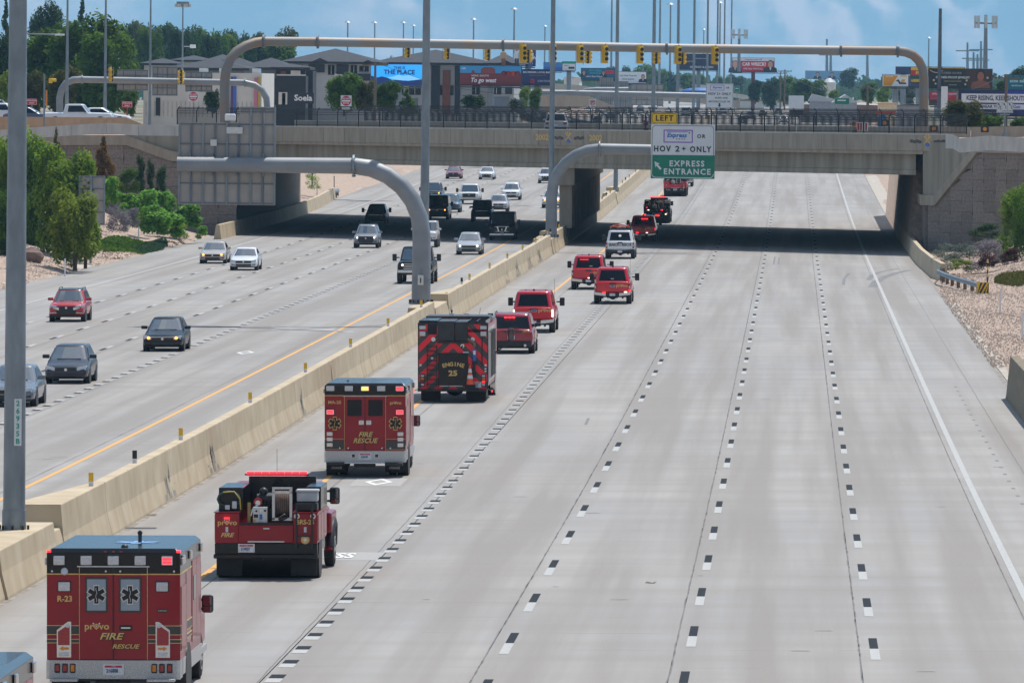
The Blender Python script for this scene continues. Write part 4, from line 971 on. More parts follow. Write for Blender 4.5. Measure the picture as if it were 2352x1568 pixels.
def ambulance(px, y, lab, kind):
    x = px; t = at_rear('ambulance', lab, 'ambulance', x, y, 'fire department ambulances'); W2, H, L_ = 1.2, 2.79, 4.3
    big = kind == 'R'
    red, blk = M['fred'], M['fblack']
    zb = 2.33 if big else 2.42
    sidec = red if big else M['white']
    b = MB().use(red).box(-W2, W2, .0, L_, .79, zb); body = b.build('box_body', t, bevel=.012)
    b = MB().use(blk); Rg = []
    for yy, i in ((0, .0), (.06, .05), (L_-.08, .05), (L_, 0)): pass
    b.add([(-W2, 0, zb), (W2, 0, zb), (W2, L_, zb), (-W2, L_, zb), (-W2, 0, H-.08), (W2, 0, H-.08), (W2, L_, H-.08), (-W2, L_, H-.08), (-W2+.09, .07, H), (W2-.09, .07, H), (W2-.09, L_-.1, H), (-W2+.09, L_-.1, H)],
          [(3,2,1,0), (0,1,5,4), (1,2,6,5), (2,3,7,6), (3,0,4,7), (4,5,9,8), (5,6,10,9), (6,7,11,10), (7,4,8,11), (8,9,10,11)])
    roof = b.build('roof_band', t, bevel=.01)
    MB().use(M['diamond']).box(-W2, W2, -.02, .5, .45, .79).build('kick_plate', t, bevel=.01)
    for q in (-1, 1):
        bx(t, 'corner_trim', 'alu', q*(W2-.05), q*(W2+.006), -.026, .04, .45, .79)
        bx(t, 'side_skirt', 'alu', q*(W2-.04), q*(W2+.01), .5, L_, .5, .79)
    # doors
    dz0, dz1 = .8, (2.46 if big else 2.4)
    for q in (-1, 1):
        d = MB().use(red).box(q*.012, q*.605, -.022, .02, dz0, zb-.0).build('rear_door', t, bevel=.008)
        if big: MB().use(blk).box(q*.012, q*.605, -.022, .02, zb+.002, dz1).build('door_top', d)
        bx(d, 'door_seam', 'gold', q*.606, q*.616, -.024, 0, dz0, dz1)
        if big:
            MB().use(M['fgrey']).box(q*.303-.205, q*.303+.205, -.034, -.01, 1.645, 2.28).build('window_frame', d, bevel=.05)
            MB().use(mat('frosted_pane', (.27,.32,.37), .25, 0, .05, 3)).box(q*.303-.17, q*.303+.17, -.04, -.02, 1.68, 2.245).build('window', d, bevel=.04)
            starlife(d, q*.303-.0, 1.965, .32, -.045, edge='alu')
        else:
            MB().use(M['tint']).box(q*.31-.215, q*.31+.215, -.034, -.01, 1.82, 2.3).build('window', d, bevel=.07)
            h = MB().use(M['chrome']).box(q*.11-.08, q*.11+.08, -.04, 0, 1.56, 1.7).build('door_latch', d, bevel=.035); MB().use(M['alu']).box(q*.11-.045, q*.11+.045, -.055, -.03, 1.59, 1.67).build('latch_cup', h)
    bx(t, 'door_gap', 'black', -.011, .011, -.02, 0, dz0, dz1)
    bx(t, 'rain_gutter', 'alu', -.65, .65, -.05, 0, dz1, dz1+.02)
    bx(t, 'pinstripe', 'gold', -W2, -.61, -.006, 0, zb-.008, zb+.012); bx(t, 'pinstripe', 'gold', .61, W2+.004, -.006, 0, zb-.008, zb+.012)
    bx(t, 'pinstripe', 'gold', W2, W2+.005, 0, L_, zb-.008, zb+.012); bx(t, 'pinstripe', 'gold', -.605, .605, -.028, -.02, zb-.008, zb+.01)
    if big:
        for i, xx in enumerate((-.976, -.488, 0, .484, .967)): lamp(t, xx, 2.575, .2, .16, 'ledred' if i == 4 else 'lens')
        for xx in (-.884, .877): lamp(t, xx, 2.11, .21, .165)
        for xx in (-1.16, 1.17): bx(t, 'marker_lamp', 'ledred', xx-.035, xx+.035, -.02, .03, 2.72, 2.755)
        for xx in (-.14, 0, .14): bx(t, 'marker_lamp', 'redlens', xx-.025, xx+.025, -.02, .0, 2.725, 2.745)
        MB().use(M['lens']).ball((-.88, -.01, 2.38), .07, 10, (1, .5, 1.0)).build('scene_lamp', t)
        for xx in (-1.1, -.135, .125, 1.09): MB().use(M['chrome']).ball((xx, -.02, 2.385), .026, 8).build('door_knob', t)
        for z0, z1 in ((1.25, 1.41), (1.10, 1.165)):
            for q in (-1, 1):
                bx(t, 'grey_stripe', 'fgrey', q*.62, q*(W2+.0), -.006, 0, z0, z1)
                for z in (z0, z1): bx(t, 'pinstripe', 'gold', q*.62, q*W2, -.008, 0, z-.008, z+.004)
            bx(t, 'grey_stripe', 'fgrey', W2, W2+.006, 0, L_, z0, z1)
            for z in (z0, z1): bx(t, 'pinstripe', 'gold', W2, W2+.008, 0, L_, z-.008, z+.004)
        for q in (-1, 1):
            h = MB().use(M['chrome']).poly([(q*1.017, -.03, .84), (q*.759, -.03, .84), (q*.759, -.03, 1.48), (q*.82, -.03, 1.48), (q*1.017, -.03, 1.33)], (0, .03, 0)).build('tail_housing', t)
            MB().use(M['redlens']).poly([(q*.995, -.045, 1.06), (q*.785, -.045, 1.06), (q*.785, -.045, 1.40), (q*.85, -.045, 1.40), (q*.995, -.045, 1.30)], (0, .03, 0)).build('tail_light', h)
            MB().use(M['lens']).cyl((q*.82, -.05, 1.41), (q*.82, -.02, 1.41), .04, 12).build('reverse_lamp', h)
            MB().use(M['amber']).poly([(q*.97, -.042, 1.0), (q*.9, -.042, 1.045), (q*.9, -.042, 1.02), (q*.8, -.042, 1.02), (q*.8, -.042, .98), (q*.9, -.042, .98), (q*.9, -.042, .955)], (0, .02, 0)).build('arrow_lamp', h)
            MB().use(M['lens']).box(q*.8, q*.98, -.05, -.02, .86, .93).build('reverse_lamp', h, bevel=.01)
            for i, mm in enumerate(('redlens', 'redlens', 'amber')):
                o = MB().use(M['black']).box(q*(1.01-i*.138)-.052, q*(1.01-i*.138)+.052, -.04, 0, .56, .73).build('tail_lamp', t, bevel=.03)
                MB().use(M[mm]).box(q*(1.01-i*.138)-.036, q*(1.01-i*.138)+.036, -.052, -.02, .58, .71).build('lamp_lens', o, bevel=.02)
            bx(t, 'rear_step', 'diamond', q*1.12, q*.62, -.3, -.02, .42, .47, bevel=.01)
        text('R-23', .145, M['gold'], t, (-.875, -.012, 1.885), bold=.03)
        provo(t, -.305, -.03, 1.395, .17)
        text('FIRE', .165, M['ink'], t, (-.035, -.027, 1.205), bold=.045, wide=1.35, shear=.3); text('FIRE', .165, M['gold'], t, (-.05, -.034, 1.215), bold=.02, wide=1.35, shear=.3)
        text('RESCUE', .105, M['ink'], t, (.225, -.027, 1.027), bold=.045, wide=1.3, shear=.3); text('RESCUE', .105, M['gold'], t, (.215, -.034, 1.035), bold=.02, wide=1.3, shear=.3)
        h = MB().use(M['black']).box(.11, .34, -.04, -.01, 1.32, 1.42).build('handle_cup', t, bevel=.04); bx(h, 'handle', 'chrome', .14, .31, -.06, -.03, 1.36, 1.385)
        bx(t, 'vent', 'black', .79, .97, -.02, 0, 1.65, 1.71)
        for k in range(6): bx(t, 'vent_slot', 'alu', .81+k*.026, .825+k*.026, -.024, -.01, 1.672, 1.688)
        plate_(t, 0, .62, '216808')
        MB().use(M['black']).ball((.16, .45, H), .07, 8, (1, 1, .8)).build('antenna', t); b = MB().use(M['black']); b.tube([(.3, 1.9, H), (.3, 1.9, H+.14), (.3, 1.9, H+.18), (.3, 1.9, H+.22)], [.035, .035, .05, .02], 8); b; b.build('antenna', t)
        b = MB().use(mat('roof_star_blue', (.2,.36,.6), .4)); 
        for a in (0, 60, 120): c, q = math.cos(R(a)), math.sin(R(a)); b.poly([(.25+(u*c-v*q), 1.9+(u*q+v*c), H+.003+.001*a/60) for u, v in ((-.09, -.42), (.09, -.42), (.09, .42), (-.09, .42))], (0, 0, .002))
        b.build('roof_star', t)
    else:
        for i, xx in enumerate((-1.03, -.48, 0, .48, 1.03)): lamp(t, xx, 2.63, .24, .14, {2: 'ledamb', 4: 'ledred'}.get(i, 'lens'))
        for q in (-1, 1):
            lamp(t, q*1.03, 1.935, .23, .15, 'ledred'); starlife(t, q*.9, 1.6, .36, -.008)
            for z in (1.29, 1.13, .965): lamp(t, q*1.05, z, .15, .09, 'lens', frame='chrome')
            bx(t, 'grey_stripe', 'fgrey', q*.62, q*W2, -.006, 0, .83, 1.1)
            for z in (.83, 1.14): bx(t, 'pinstripe', 'gold', q*.62, q*W2, -.008, 0, z-.005, z+.005)
            for xx in (.75, .5): MB().use(M['chrome']).ball((q*xx, -.02, .87), .035, 8).build('door_knob', t)
            o = MB().use(M['alu']).box(q*.345-.07, q*.345+.07, -.04, 0, .57, .72).build('receiver_box', t, bevel=.01); bx(o, 'ring_pull', 'black', q*.345-.045, q*.345+.045, -.046, -.03, .6, .69)
            bx(t, 'rear_step', 'black', q*1.13, q*.6, -.3, -.02, .36, .45, bevel=.03)
            f = bx(t, 'mud_flap', 'rubber', q*1.12, q*.58, .3, .34, .14, .42); text('OSAGE', .1, M['lens'], f, (q*.86, .29, .27), bold=.0)
        text('MA-25', .13, M['gold'], t, (-.9, -.012, 2.22), bold=.02, wide=1.1); provo(t, .9, -.012, 2.21, .13)
        text('FIRE', .2, M['ink'], t, (.02, -.028, 1.262), bold=.04, wide=1.1, shear=.3); text('FIRE', .2, M['gold'], t, (0, -.034, 1.27), bold=.02, wide=1.1, shear=.3)
        text('RESCUE', .2, M['ink'], t, (.02, -.028, 1.078), bold=.04, wide=1.02, shear=.3); text('RESCUE', .2, M['gold'], t, (0, -.034, 1.086), bold=.02, wide=1.02, shear=.3)
        bx(t, 'bumper', 'alu', -.6, .6, -.25, -.02, .42, .46, bevel=.01)
        plate_(t, 0, .63, '224698')
        b = MB().use(M['black']); b.ball((-.6, 1.5, H), .04, 8);  b.build('antenna', t)
    # right side doors, lights, arch
    for y0, y1 in ((.15, 1.2), (2.4, 3.3), (3.35, 4.2)):
        bx(t, 'side_door', red, W2, W2+.012, y0, y1, .95, zb+.1 if y0 > 2 else 2.1); bx(t, 'door_seam', 'alu', W2+.0, W2+.016, y1, y1+.015, .95, 2.3)
    for yy in (.25, 1.7, 4.0): bx(t, 'side_lamp', 'chrome', W2, W2+.06, yy, yy+.2, 2.5, 2.66, bevel=.02)
    bx(t, 'side_window', 'tint', W2+.0, W2+.02, 2.6, 3.1, 1.7, 2.15)
    for q in (-1, 1):
        o = MB().use(M['black']).cyl((q*(W2-.3), 1.55, .45), (q*(W2+.02), 1.55, .45), .56, 20).build('wheel_arch', t)
        bx(t, 'side_lamp', 'lens', q*W2, q*(W2+.05), .12, .2, 2.48, 2.62, bevel=.02)
    duals(t, 1.55, 1.04); wheels1(t, 6.0, .95, .42)
    cab(t, L_+.02, 3.0, 2.05, 1.95, red)
    for q in (-1, 1): MB().use(M['alu'] if big else M['chrome']).box(q*1.0, q*1.12, 4.6, 6.6, .5, .62).build('running_board', t)
    towmirror(t, 1.13, 5.3, 1.28, .34); towmirror(t, -1.13, 5.3, 1.28, .34)
    b = MB().use(M['black']).box(-.85, .85, .1, 4.2, .4, .6); b.cyl((-.9, 1.55, .42), (.9, 1.55, .42), .07, 8); b.ball((0, 1.55, .42), .2, 10); b.build('underbody', t)
    b = MB().use(M['black']); b.box(-.34, .3, .1, .2, .3, .42); b.build('hitch', t)
    return t
def wheels1(t, y, tr, r):
    k = (r, .24, 'rimd')
    if k not in _wh: _wh[k] = wheel_mesh(r, .24, M['alu'])
    ty, ri = _wh[k]
    for q in (-1, 1):
        o = inst(ty, 'wheel', t, (q*tr, y, r)); inst(ri, 'rim', o)
        MB().use(M['fred']).tube([(q*(tr-.0), y-.56, .42), (q*tr, y-.42, .82), (q*tr, y, .98), (q*tr, y+.42, .82), (q*tr, y+.56, .42)], .1, 6).build('fender', t)
ambulance(-12.18, 124.2, 'dark red rescue ambulance numbered R-23 with stars of life in its door windows', 'R')
ambulance(-12.68, 205.6, 'red ambulance numbered MA-25 with amber and red flashers and diamond plate bumper', 'MA')
am = ambulance(-12.05, 94.6, 'nearest ambulance with only its blue grey roof corner in the bottom left corner', 'R')
# ---------------------------------------------------------------- fire engine
def chevron():
    m = bpy.data.materials.new('chevron_stripes'); m.use_nodes = True; t = m.node_tree; b = t.nodes['Principled BSDF']; N = t.nodes.new; L = t.links.new
    tc = N('ShaderNodeTexCoord'); s = N('ShaderNodeSeparateXYZ'); L(tc.outputs['Object'], s.inputs[0])
    a = N('ShaderNodeMath'); a.operation = 'ABSOLUTE'; L(s.outputs[0], a.inputs[0]); c = N('ShaderNodeMath'); c.operation = 'ADD'; L(a.outputs[0], c.inputs[0]); L(s.outputs[2], c.inputs[1])
    p = N('ShaderNodeMath'); p.operation = 'PINGPONG'; p.inputs[1].default_value = .27; L(c.outputs[0], p.inputs[0]); g = N('ShaderNodeMath'); g.operation = 'GREATER_THAN'; g.inputs[1].default_value = .135; L(p.outputs[0], g.inputs[0])
    x = N('ShaderNodeMix'); x.data_type = 'RGBA'; L(g.outputs[0], x.inputs[0]); x.inputs[6].default_value = (.85, .008, .03, 1); x.inputs[7].default_value = (.06, .052, .048, 1); L(x.outputs[2], b.inputs['Base Color']); b.inputs['Roughness'].default_value = .35
    return m
CH = chevron()
ey = 257.6; ex = -12.62
t = at_rear('fire_engine', 'large fire engine with red and grey chevrons and a black ENGINE 25 panel', 'fire engine', ex, ey)
Wd = 1.29
MB().use(CH).box(-Wd, Wd, 0, .06, .5, 2.93).build('rear_face', t)
MB().use(M['fred']).box(-Wd, Wd, .062, 5.6, .6, 2.85).build('box_body', t, bevel=.01)
bx(t, 'side_trim', 'chrome', Wd, Wd+.015, .05, 5.5, 1.9, 2.75)
for k in range(6): bx(t, 'roller_shutter', 'alu', Wd, Wd+.03, .2+k*.85, .95+k*.85, .75, 1.85)
for k in range(8): bx(t, 'handrail', 'black' if k % 2 else 'chrome', Wd+.02, Wd+.09, .35+k*.62, .4+k*.62, .9, 2.6)
bx(t, 'corner_post', 'black', -Wd-.015, -Wd+.02, -.015, .05, .5, 2.95); bx(t, 'corner_post', 'black', Wd-.02, Wd+.015, -.015, .05, .5, 2.95)
bx(t, 'top_rail', 'black', -Wd, Wd, -.02, .05, 2.9, 2.96)
bx(t, 'roof_cover', 'fblack', -Wd+.02, -.58, .0, 3.4, 2.96, 3.04, bevel=.02)
o = bx(t, 'hose_bed', 'fblack', .55, 1.22, .0, 3.6, 2.6, 2.72)
for xx in (.55, .88, 1.2): bx(t, 'hose_divider', 'fblack', xx-.02, xx+.02, .05, 3.6, 2.7, 3.02)
for k in range(4): bx(t, 'crosslay_bar', 'black', .57, 1.2, .5+k*.8, .56+k*.8, 2.92, 2.98)
MB().use(mat('vinyl_cover', (.022,.024,.028), .45, 0, .3, 3, bump=.5)).box(-.56, .06, -.1, 2.6, 2.27, 3.02).build('hose_cover', t, bevel=.03)
MB().use(mat('vinyl_cover', (.022,.024,.028))).box(.08, .55, -.1, 2.6, 2.27, 3.0).build('hose_cover', t, bevel=.03)
bx(t, 'cover_shelf', 'black', -.58, .57, -.13, 0, 2.2, 2.26)
bx(t, 'recess_shade', 'dark', -.94, -.6, -.012, .0, 2.52, 2.94)  # flat dark plate, paints the shade of a recess onto the rear face
MB().use(M['fgrey']).box(-1.2, 1.2, 3.6, 5.5, 2.85, 3.1).build('roof_box', t, bevel=.04)
MB().use(mat('cab_roof_grey', (.16,.19,.22), .35, 0, .08, 2)).box(-1.22, 1.22, 5.7, 8.3, 2.9, 3.02).build('cab_roof', t, bevel=.05)
MB().use(M['fred']).box(-1.25, 1.25, 5.7, 8.6, .7, 2.9).build('cab', t, bevel=.08)
b = MB().use(M['white']).box(-.32, -.16, 3.9, 4.2, 3.1, 3.2); b.use(M['black']).cyl((-.24, 4, 3.2), (-.24, 4, 3.32), .03, 8); b.build('antenna', t)
b = MB().use(M['black']).tube([(.66, 7, 3), (.7, 7, 3.3)], .01, 4); b.box(.1, .3, 6.6, 6.7, 3.02, 3.08); b.box(1.0, 1.2, 6.6, 6.8, 3.02, 3.1); b.build('antenna', t)
pn = MB().use(M['fblack']).box(-.545, .56, -.03, 0, .6, 1.8).build('equipment_door', t, bevel=.01)
bx(pn, 'door_frame', 'black', -.56, .58, -.04, -.0, 1.8, 1.84); bx(pn, 'chrome_bar', 'alu', -.5, -.18, -.045, -.02, .6, .625); bx(pn, 'chrome_bar', 'alu', -.16, .35, -.045, -.02, .6, .625)
for i, ch in enumerate('ENGINE'):
    a = (i-2.5)*.148; text(ch, .2, M['gold'], pn, (.01+math.sin(a)*.98, -.04, 1.42+(math.cos(a)-1)*.98*.9), (R(90), a*.75, 0), bold=.035, wide=1.05)
text('25', .27, M['gold'], pn, (0, -.04, 1.08), bold=.04, wide=1.25)
for q in (-1, 1):
    lamp(t, q*1.13, 2.78, .24, .13); lamp(t, q*1.13, 2.55, .22, .17, 'lens')
    c_ = MB().use(M['chrome']).cyl((q*.73, -.02, 2.34), (q*.73, .0, 2.34), .08, 14).build('round_lamp', t); MB().use(M['alu']).cyl((q*.73, -.035, 2.34), (q*.73, -.02, 2.34), .045, 12).build('lamp_lens', c_)
    h = MB().use(M['black']).box(q*1.13-.085, q*1.13+.085, -.03, 0, .6, 1.06).build('lamp_stack', t, bevel=.03)
    for k, mm in enumerate(('lens', 'redlens' if q < 0 else 'ledred2', 'amber', 'lens')): MB().use(M[mm]).box(q*1.13-.06, q*1.13+.06, -.05, -.02, .625+k*.108, .7+k*.108).build('lamp_lens', h, bevel=.015)
    bx(t, 'mud_flap', 'rubber', q*1.2, q*.47, .25, .3, .06, .42)
    MB().use(M['black']).tube([(q*1.3, -.05, .5), (q*1.44, -.1, .44)], .014, 6).build('marker_arm', t); MB().use(M['ledred']).ball((q*1.45, -.1, .43), .028, 8).build('marker_lamp', t)
    bx(t, 'decal', 'white', q*1.24, q*1.17, -.006, 0, 1.35, 1.42)
for z in (1.33, 1.24): bx(t, 'decal', 'white', 1.17, 1.24, -.006, 0, z-.1, z-.05)
bx(t, 'decal', 'white', -.82, -.73, -.006, 0, 1.6, 1.68); bx(t, 'decal', 'white', -.84, -.72, -.006, 0, 1.53, 1.57); bx(t, 'decal', 'white', .37, .58, -.006, 0, 1.84, 1.88)
ld = MB().use(M['black'])
for xx in (-.95, -.6): ld.box(xx-.022, xx+.022, -.09, -.05, .6, 2.12)
lo_ = ld.build('ladder', t)
for k in range(9): bx(lo_, 'rung', 'black', -.93, -.62, -.1, -.05, .66+k*.175, .7+k*.175)
MB().use(M['black']).cyl((1.08, -.06, 1.32), (1.08, -.06, 2.42), .022, 8).build('grab_rail', t)
MB().use(M['chrome']).cyl((.35, -.03, 2.1), (.35, 0, 2.1), .075, 14).use(M['black']).tube([(.35, -.05, 2.1), (.31, -.09, 2.02)], .03, 8).build('valve', t)
b = MB().use(mat('hose_canvas', (.2,.14,.1), .8)).tube([(.55, -.06, 2.36), (.68, -.1, 2.28), (.8, -.1, 2.2), (.8, -.1, 2.05)], .05, 8); b.build('hose', t)
nz_ = MB().use(mat('nozzle_blue', (.02,.13,.42), .4)).cyl((.8, -.1, 1.55), (.8, -.1, 2.0), .07, 12).use(M['white']).cyl((.8, -.11, 1.78), (.8, -.11, 1.93), .062, 12).use(M['black']).cyl((.8, -.1, 1.4), (.8, -.1, 1.55), .09, 12).cyl((.78, -.1, 1.2), (.78, -.1, 1.4), .05, 12).box(.72, .86, -.14, -.04, .93, 1.15).build('nozzle', t, bevel=.0)
bx(t, 'bumper', 'fblack', -1.3, 1.27, -.32, .05, .42, .5, bevel=.01); plate_(t, .86, .66, 'EX 25')
b = MB().use(M['black']).box(-.9, .9, .1, 5, .5, .62).cyl((-1, 1.5, .5), (1, 1.5, .5), .09, 8).ball((0, 1.4, .45), .26, 10, (1.3, 1, 1)); b.build('underbody', t)
duals(t, 1.3, 1.08, .5); wheels1(t, 6.9, 1.1, .5)
for q in (-1, 1): MB().use(M['chrome']).cyl((q*1.1, 6.9, .55), (q*1.3, 6.9, .55), .62, 20).build('wheel_ring', t)
mo = MB().use(M['black']).box(1.72, 1.95, 7.6, 7.75, 2.05, 2.5).build('mirror', t, bevel=.05); bx(mo, 'mirror_glass', 'glass', 1.75, 1.92, 7.59, 7.61, 2.08, 2.47)
MB().use(M['black']).tube([(1.2, 7.7, 1.55), (1.55, 7.7, 1.8), (1.83, 7.7, 2.1)], .03, 6).build('mirror_arm', t)
ENG = t
cn = thing('traffic_cone', 'orange traffic cone with two white bands standing on the fire engine tailboard', 'cone', (ex, ey, rz(ey)), rot=tuple(ENG.rotation_euler))
MB().use(M['orange']).tube([(.64, -.2, .68), (.64, -.2, 1.38)], [.14, .03], 14).build('cone_body', cn)
for z0, z1 in ((.9, 1.03), (1.12, 1.26)): MB().use(M['white']).tube([(.64, -.2, z0), (.64, -.2, z1)], [.143-.157*(z0-.68)+.003, .143-.157*(z1-.68)+.003], 14, cap=False).build('white_band', cn)
for k in range(4): bx(cn, 'cone_base', 'black', .64-.2, .64+.2, -.3, -.06, .5+k*.045, .54+k*.045, bevel=.01)
# ---------------------------------------------------------------- brush trucks
def brush(px, y, lab, s=1., lit=True, num='BRS-25', red=None, v=0):
    red = red or M['fred']
    t = at_rear('brush_truck', lab, 'brush truck', px, y, 'brush fire trucks'); t.scale = (s,)*3
    blk = M['fblack']
    MB().use(blk).box(-1.18, 1.18, 0, .1, .6, .84).build('rear_sill', t, bevel=.01); bx(t, 'bumper', 'fblack', -1.2, 1.2, -.12, .02, .5, .6, bevel=.02)
    bx(t, 'bed_floor', 'fblack', -1.15, 1.15, .1, 3.0, .6, .9)
    for q in (-1, 1):
        b = MB().use(red).box(q*1.18, q*.62, 0, 3.0, .841, 1.54).build('side_locker', t, bevel=.02)
        bx(b, 'locker_lid', red, q*1.2, q*.6, -.01, 3.02, 1.541, 1.56)
        for k in range(3): bx(b, 'locker_door', red, q*1.18, q*1.195, .15+k*.95, 1.0+k*.95, .9, 1.48)
        bx(t, 'mud_flap', 'rubber', q*1.15, q*.56, .12, .17, .1, .52); bx(t, 'flap_bracket', 'alu', q*1.15, q*.56, .1, .18, .5, .53)
    tg = bx(t, 'tailgate', red, -.63, .63, -.02, .05, .86, 1.26, bevel=.015); bx(tg, 'tailgate_panel', red, -.56, .56, -.03, -.02, .92, 1.2); bx(tg, 'latch', 'lens', -.06, .08, -.04, -.02, 1.17, 1.2)
    bx(t, 'grab_bar', 'alu', -.42, .42, -.05, -.02, .87, .9)
    bx(t, 'bed_edge', 'fblack', -.62, .62, .0, .06, 1.26, 1.32)
    # pump and engine
    b = MB().use(M['black']).box(-.3, .15, .6, 1.1, 1.3, 1.75).box(-.22, .1, .65, 1.1, 1.75, 1.95).cyl((-.25, .6, 1.85), (.12, .6, 1.85), .1, 10).ball((-.1, .6, 2.0), .1, 8)
    for k in range(7): b.tube([(-.3+.06*k, .55, 1.6), (-.32+.09*k, .5, 1.75+.03*(k % 3)), (-.2+.05*k, .62, 1.9)], .022, 5)
    b.build('pump_engine', t)
    b = MB().use(mat('pump_red', (.35,.02,.03), .4)); b.cyl((-.22, .42, 1.77), (-.22, .55, 1.77), .1, 16).use(M['chrome']).cyl((-.22, .4, 1.75), (-.22, .42, 1.75), .06, 12).tube([(-.22, .42, 1.7), (-.32, .35, 1.62), (-.38, .35, 1.45)], .035, 8).build('pump', t)
    pn = MB().use(M['alu']).box(-.32, .01, .22, .5, 1.3, 1.66).build('control_panel', t, bevel=.01)
    for (x, z, r_, m_) in ((-.13, 1.58, .04, 'white'), (-.24, 1.57, .025, 'black'), (-.04, 1.58, .028, 'black'), (-.28, 1.36, .03, 'gold')): MB().use(M[m_]).cyl((x, .205, z), (x, .22, z), r_, 12).build('gauge', pn)
    bx(pn, 'dial_plate', mat('nozzle_blue2', (.03,.15,.45), .4), -.17, -.1, .21, .22, 1.38, 1.5); bx(pn, 'dial_plate', 'ink', -.3, -.2, .21, .22, 1.42, 1.5)
    bx(t, 'valve_rack', mat('brass', (.3,.24,.1), .4, .7), -.45, -.38, .3, .36, 1.3, 1.76)
    # reel
    rl_ = MB().use(M['alu'])
    for x in (.16, .56): rl_.box(x-.03, x+.03, .12, .2, 1.38, 2.1)
    rl_.box(.13, .59, .12, .2, 2.08, 2.12); rl_.box(.13, .59, .12, .2, 1.36, 1.42); rl_.box(.13, .59, .12, .2, 1.98, 2.02); rl_.build('reel_frame', t)
    hs = MB().use(mat('hose_brown', (.15,.1,.08), .8, 0, .2, 9)); 
    for k in range(8): hs.tube([(.2+k*.045, .5+.27*math.cos(a*R(30)), 1.72+.29*math.sin(a*R(30))) for a in range(13)], .023, 5, False)
    hs.cyl((.19, .5, 1.72), (.53, .5, 1.72), .24, 14); hs.build('hose_reel', t)
    MB().use(M['black']).tube([(.3, .1, 1.42), (.42, .06, 1.5), (.5, .1, 1.45), (.36, .08, 1.38), (.28, .1, 1.4)], .03, 6).build('nozzle', t)
    # left reel and boxes
    bx(t, 'equipment_box', 'fblack', -1.12, -.56, .4, 2.6, 1.56, 2.1, bevel=.02)
    hg = MB().use(mat('hose_green', (.03,.06,.05), .7, 0, .2, 9))
    for k in range(4): hg.tube([(-.88+.25*math.cos(a*R(30)), .28+.03*k, 1.84+.17*math.sin(a*R(30))) for a in range(13)], .03, 5, False)
    hg.build('hose_coil', t)
    MB().use(mat('hose_yellow', (.5,.38,.06), .6)).tube([(-1.0, .24, 2.0), (-.75, .22, 2.02), (-.62, .22, 1.85), (-.6, .22, 1.6)], .014, 5).build('hose_coil', t)
    bx(t, 'work_lamp', 'lens', -.96, -.85, .2, .26, 1.6, 1.71, bevel=.01); bx(t, 'extinguisher', 'lens', -.8, -.69, .2, .3, 1.62, 1.8, bevel=.02)
    bx(t, 'mount_plate', 'black', -1.1, -.6, .1, .2, 1.45, 1.58)
    # right cooler and rack
    bx(t, 'equipment_box', 'fblack', .85, 1.2, .9, 3.0, 1.56, 2.1, bevel=.02)
    c_ = MB().use(mat('cooler_grey', (.4,.42,.43), .5)).box(.68, 1.16, .3, .75, 1.78, 2.0).build('cooler', t, bevel=.03); bx(c_, 'cooler_lid', mat('cooler_grey', (.4,.42,.43)), .66, 1.18, .28, .77, 2.0, 2.06, bevel=.02)
    b = MB().use(M['black']).box(.68, 1.16, .2, .7, 1.58, 1.76); b.build('radio_box', t, bevel=.02)
    lr = MB().use(M['black'])
    for x in (.7, 1.06): lr.box(x-.02, x+.02, -.1, -.06, .72, 1.75)
    lr.box(.68, 1.08, -.1, -.06, 1.73, 1.77); lr.box(.7, 1.06, -.1, -.06, 1.0, 1.03); lr.build('grab_ladder', t)
    for x in (.71, 1.08): MB().use(M['chrome']).cyl((x, -.03, 1.47), (x, 0, 1.47), .065, 14).use(M['redlens']).cyl((x, -.035, 1.47), (x, -.03, 1.47), .035, 10).build('round_lamp', t)
    led(t, -.9, -.02, 1.42, .12, .035, 'ledred' if lit else 'redlens')
    if v == 0:
        provo(t, -.9, -.012, 1.315, .17); text('FIRE', .13, M['gold'], t, (-.9, -.012, 1.03), bold=.03, wide=1.2, shear=.3)
        text(num, .15, M['gold'], t, (.9, -.012, 1.33), bold=.03, wide=.95)
    for x in (-.9, .9): bx(t, 'reflector_decal', 'lens', x-.03, x+.03, -.012, 0, 1.1, 1.22)
    o = MB().use(M['gold']).cyl((.9, -.012, .93), (.9, 0, .93), .1, 14).use(M['white']).cyl((.9, -.016, .93), (.9, 0, .93), .04, 10).build('badge', t)
    if v == 0: plate_(t, -.45, .735, '214037')
    else: plate_(t, 0, .72, '21403')
    if v == 2:
        for q in (-1, 1):
            for k in range(3): MB().use(M['white']).poly([(q*(.5+k*.15), -.125, .62), (q*(.53+k*.15), -.125, .62), (q*(.6+k*.15), -.125, .78), (q*(.57+k*.15), -.125, .78)], (0, .01, 0)).build('stripe', t)
    # cab, light bar
    bx(t, 'headache_rack', 'fblack', -.62, .95, 2.9, 3.0, 1.6, 2.24); cab(t, 3.15, 3.4, 2.05, 2.05, red, 1.3)
    lb = MB().use(M['black']).box(-.75, .75, 3.3, 3.6, 2.24, 2.27).build('light_bar', t)
    for k in range(8): MB().use(M['ledred' if lit else 'redlens']).box(-.7+k*.178, -.545+k*.178, 3.28, 3.5, 2.272, 2.32).build('lamp_lens', lb)
    MB().use(M['black']).cyl((0, 3.4, 2.3), (0, 3.4, 2.85), .006, 4).build('antenna', t)
    b = MB().use(M['black']).cyl((-.9, 1.2, .45), (.9, 1.2, .45), .08, 8).ball((.1, 1.2, .45), .23, 10).box(-.5, .5, .3, 3, .45, .6).box(-.2, -.08, .1, .2, .45, .55); b.build('underbody', t)
    MB().use(M['black']).cyl((-1.17, 1.2, .5), (1.17, 1.2, .5), .55, 20).build('wheel_arch', t)
    duals(t, 1.2, 1.03, .45); wheels1(t, 5.2, 1.12, .45)
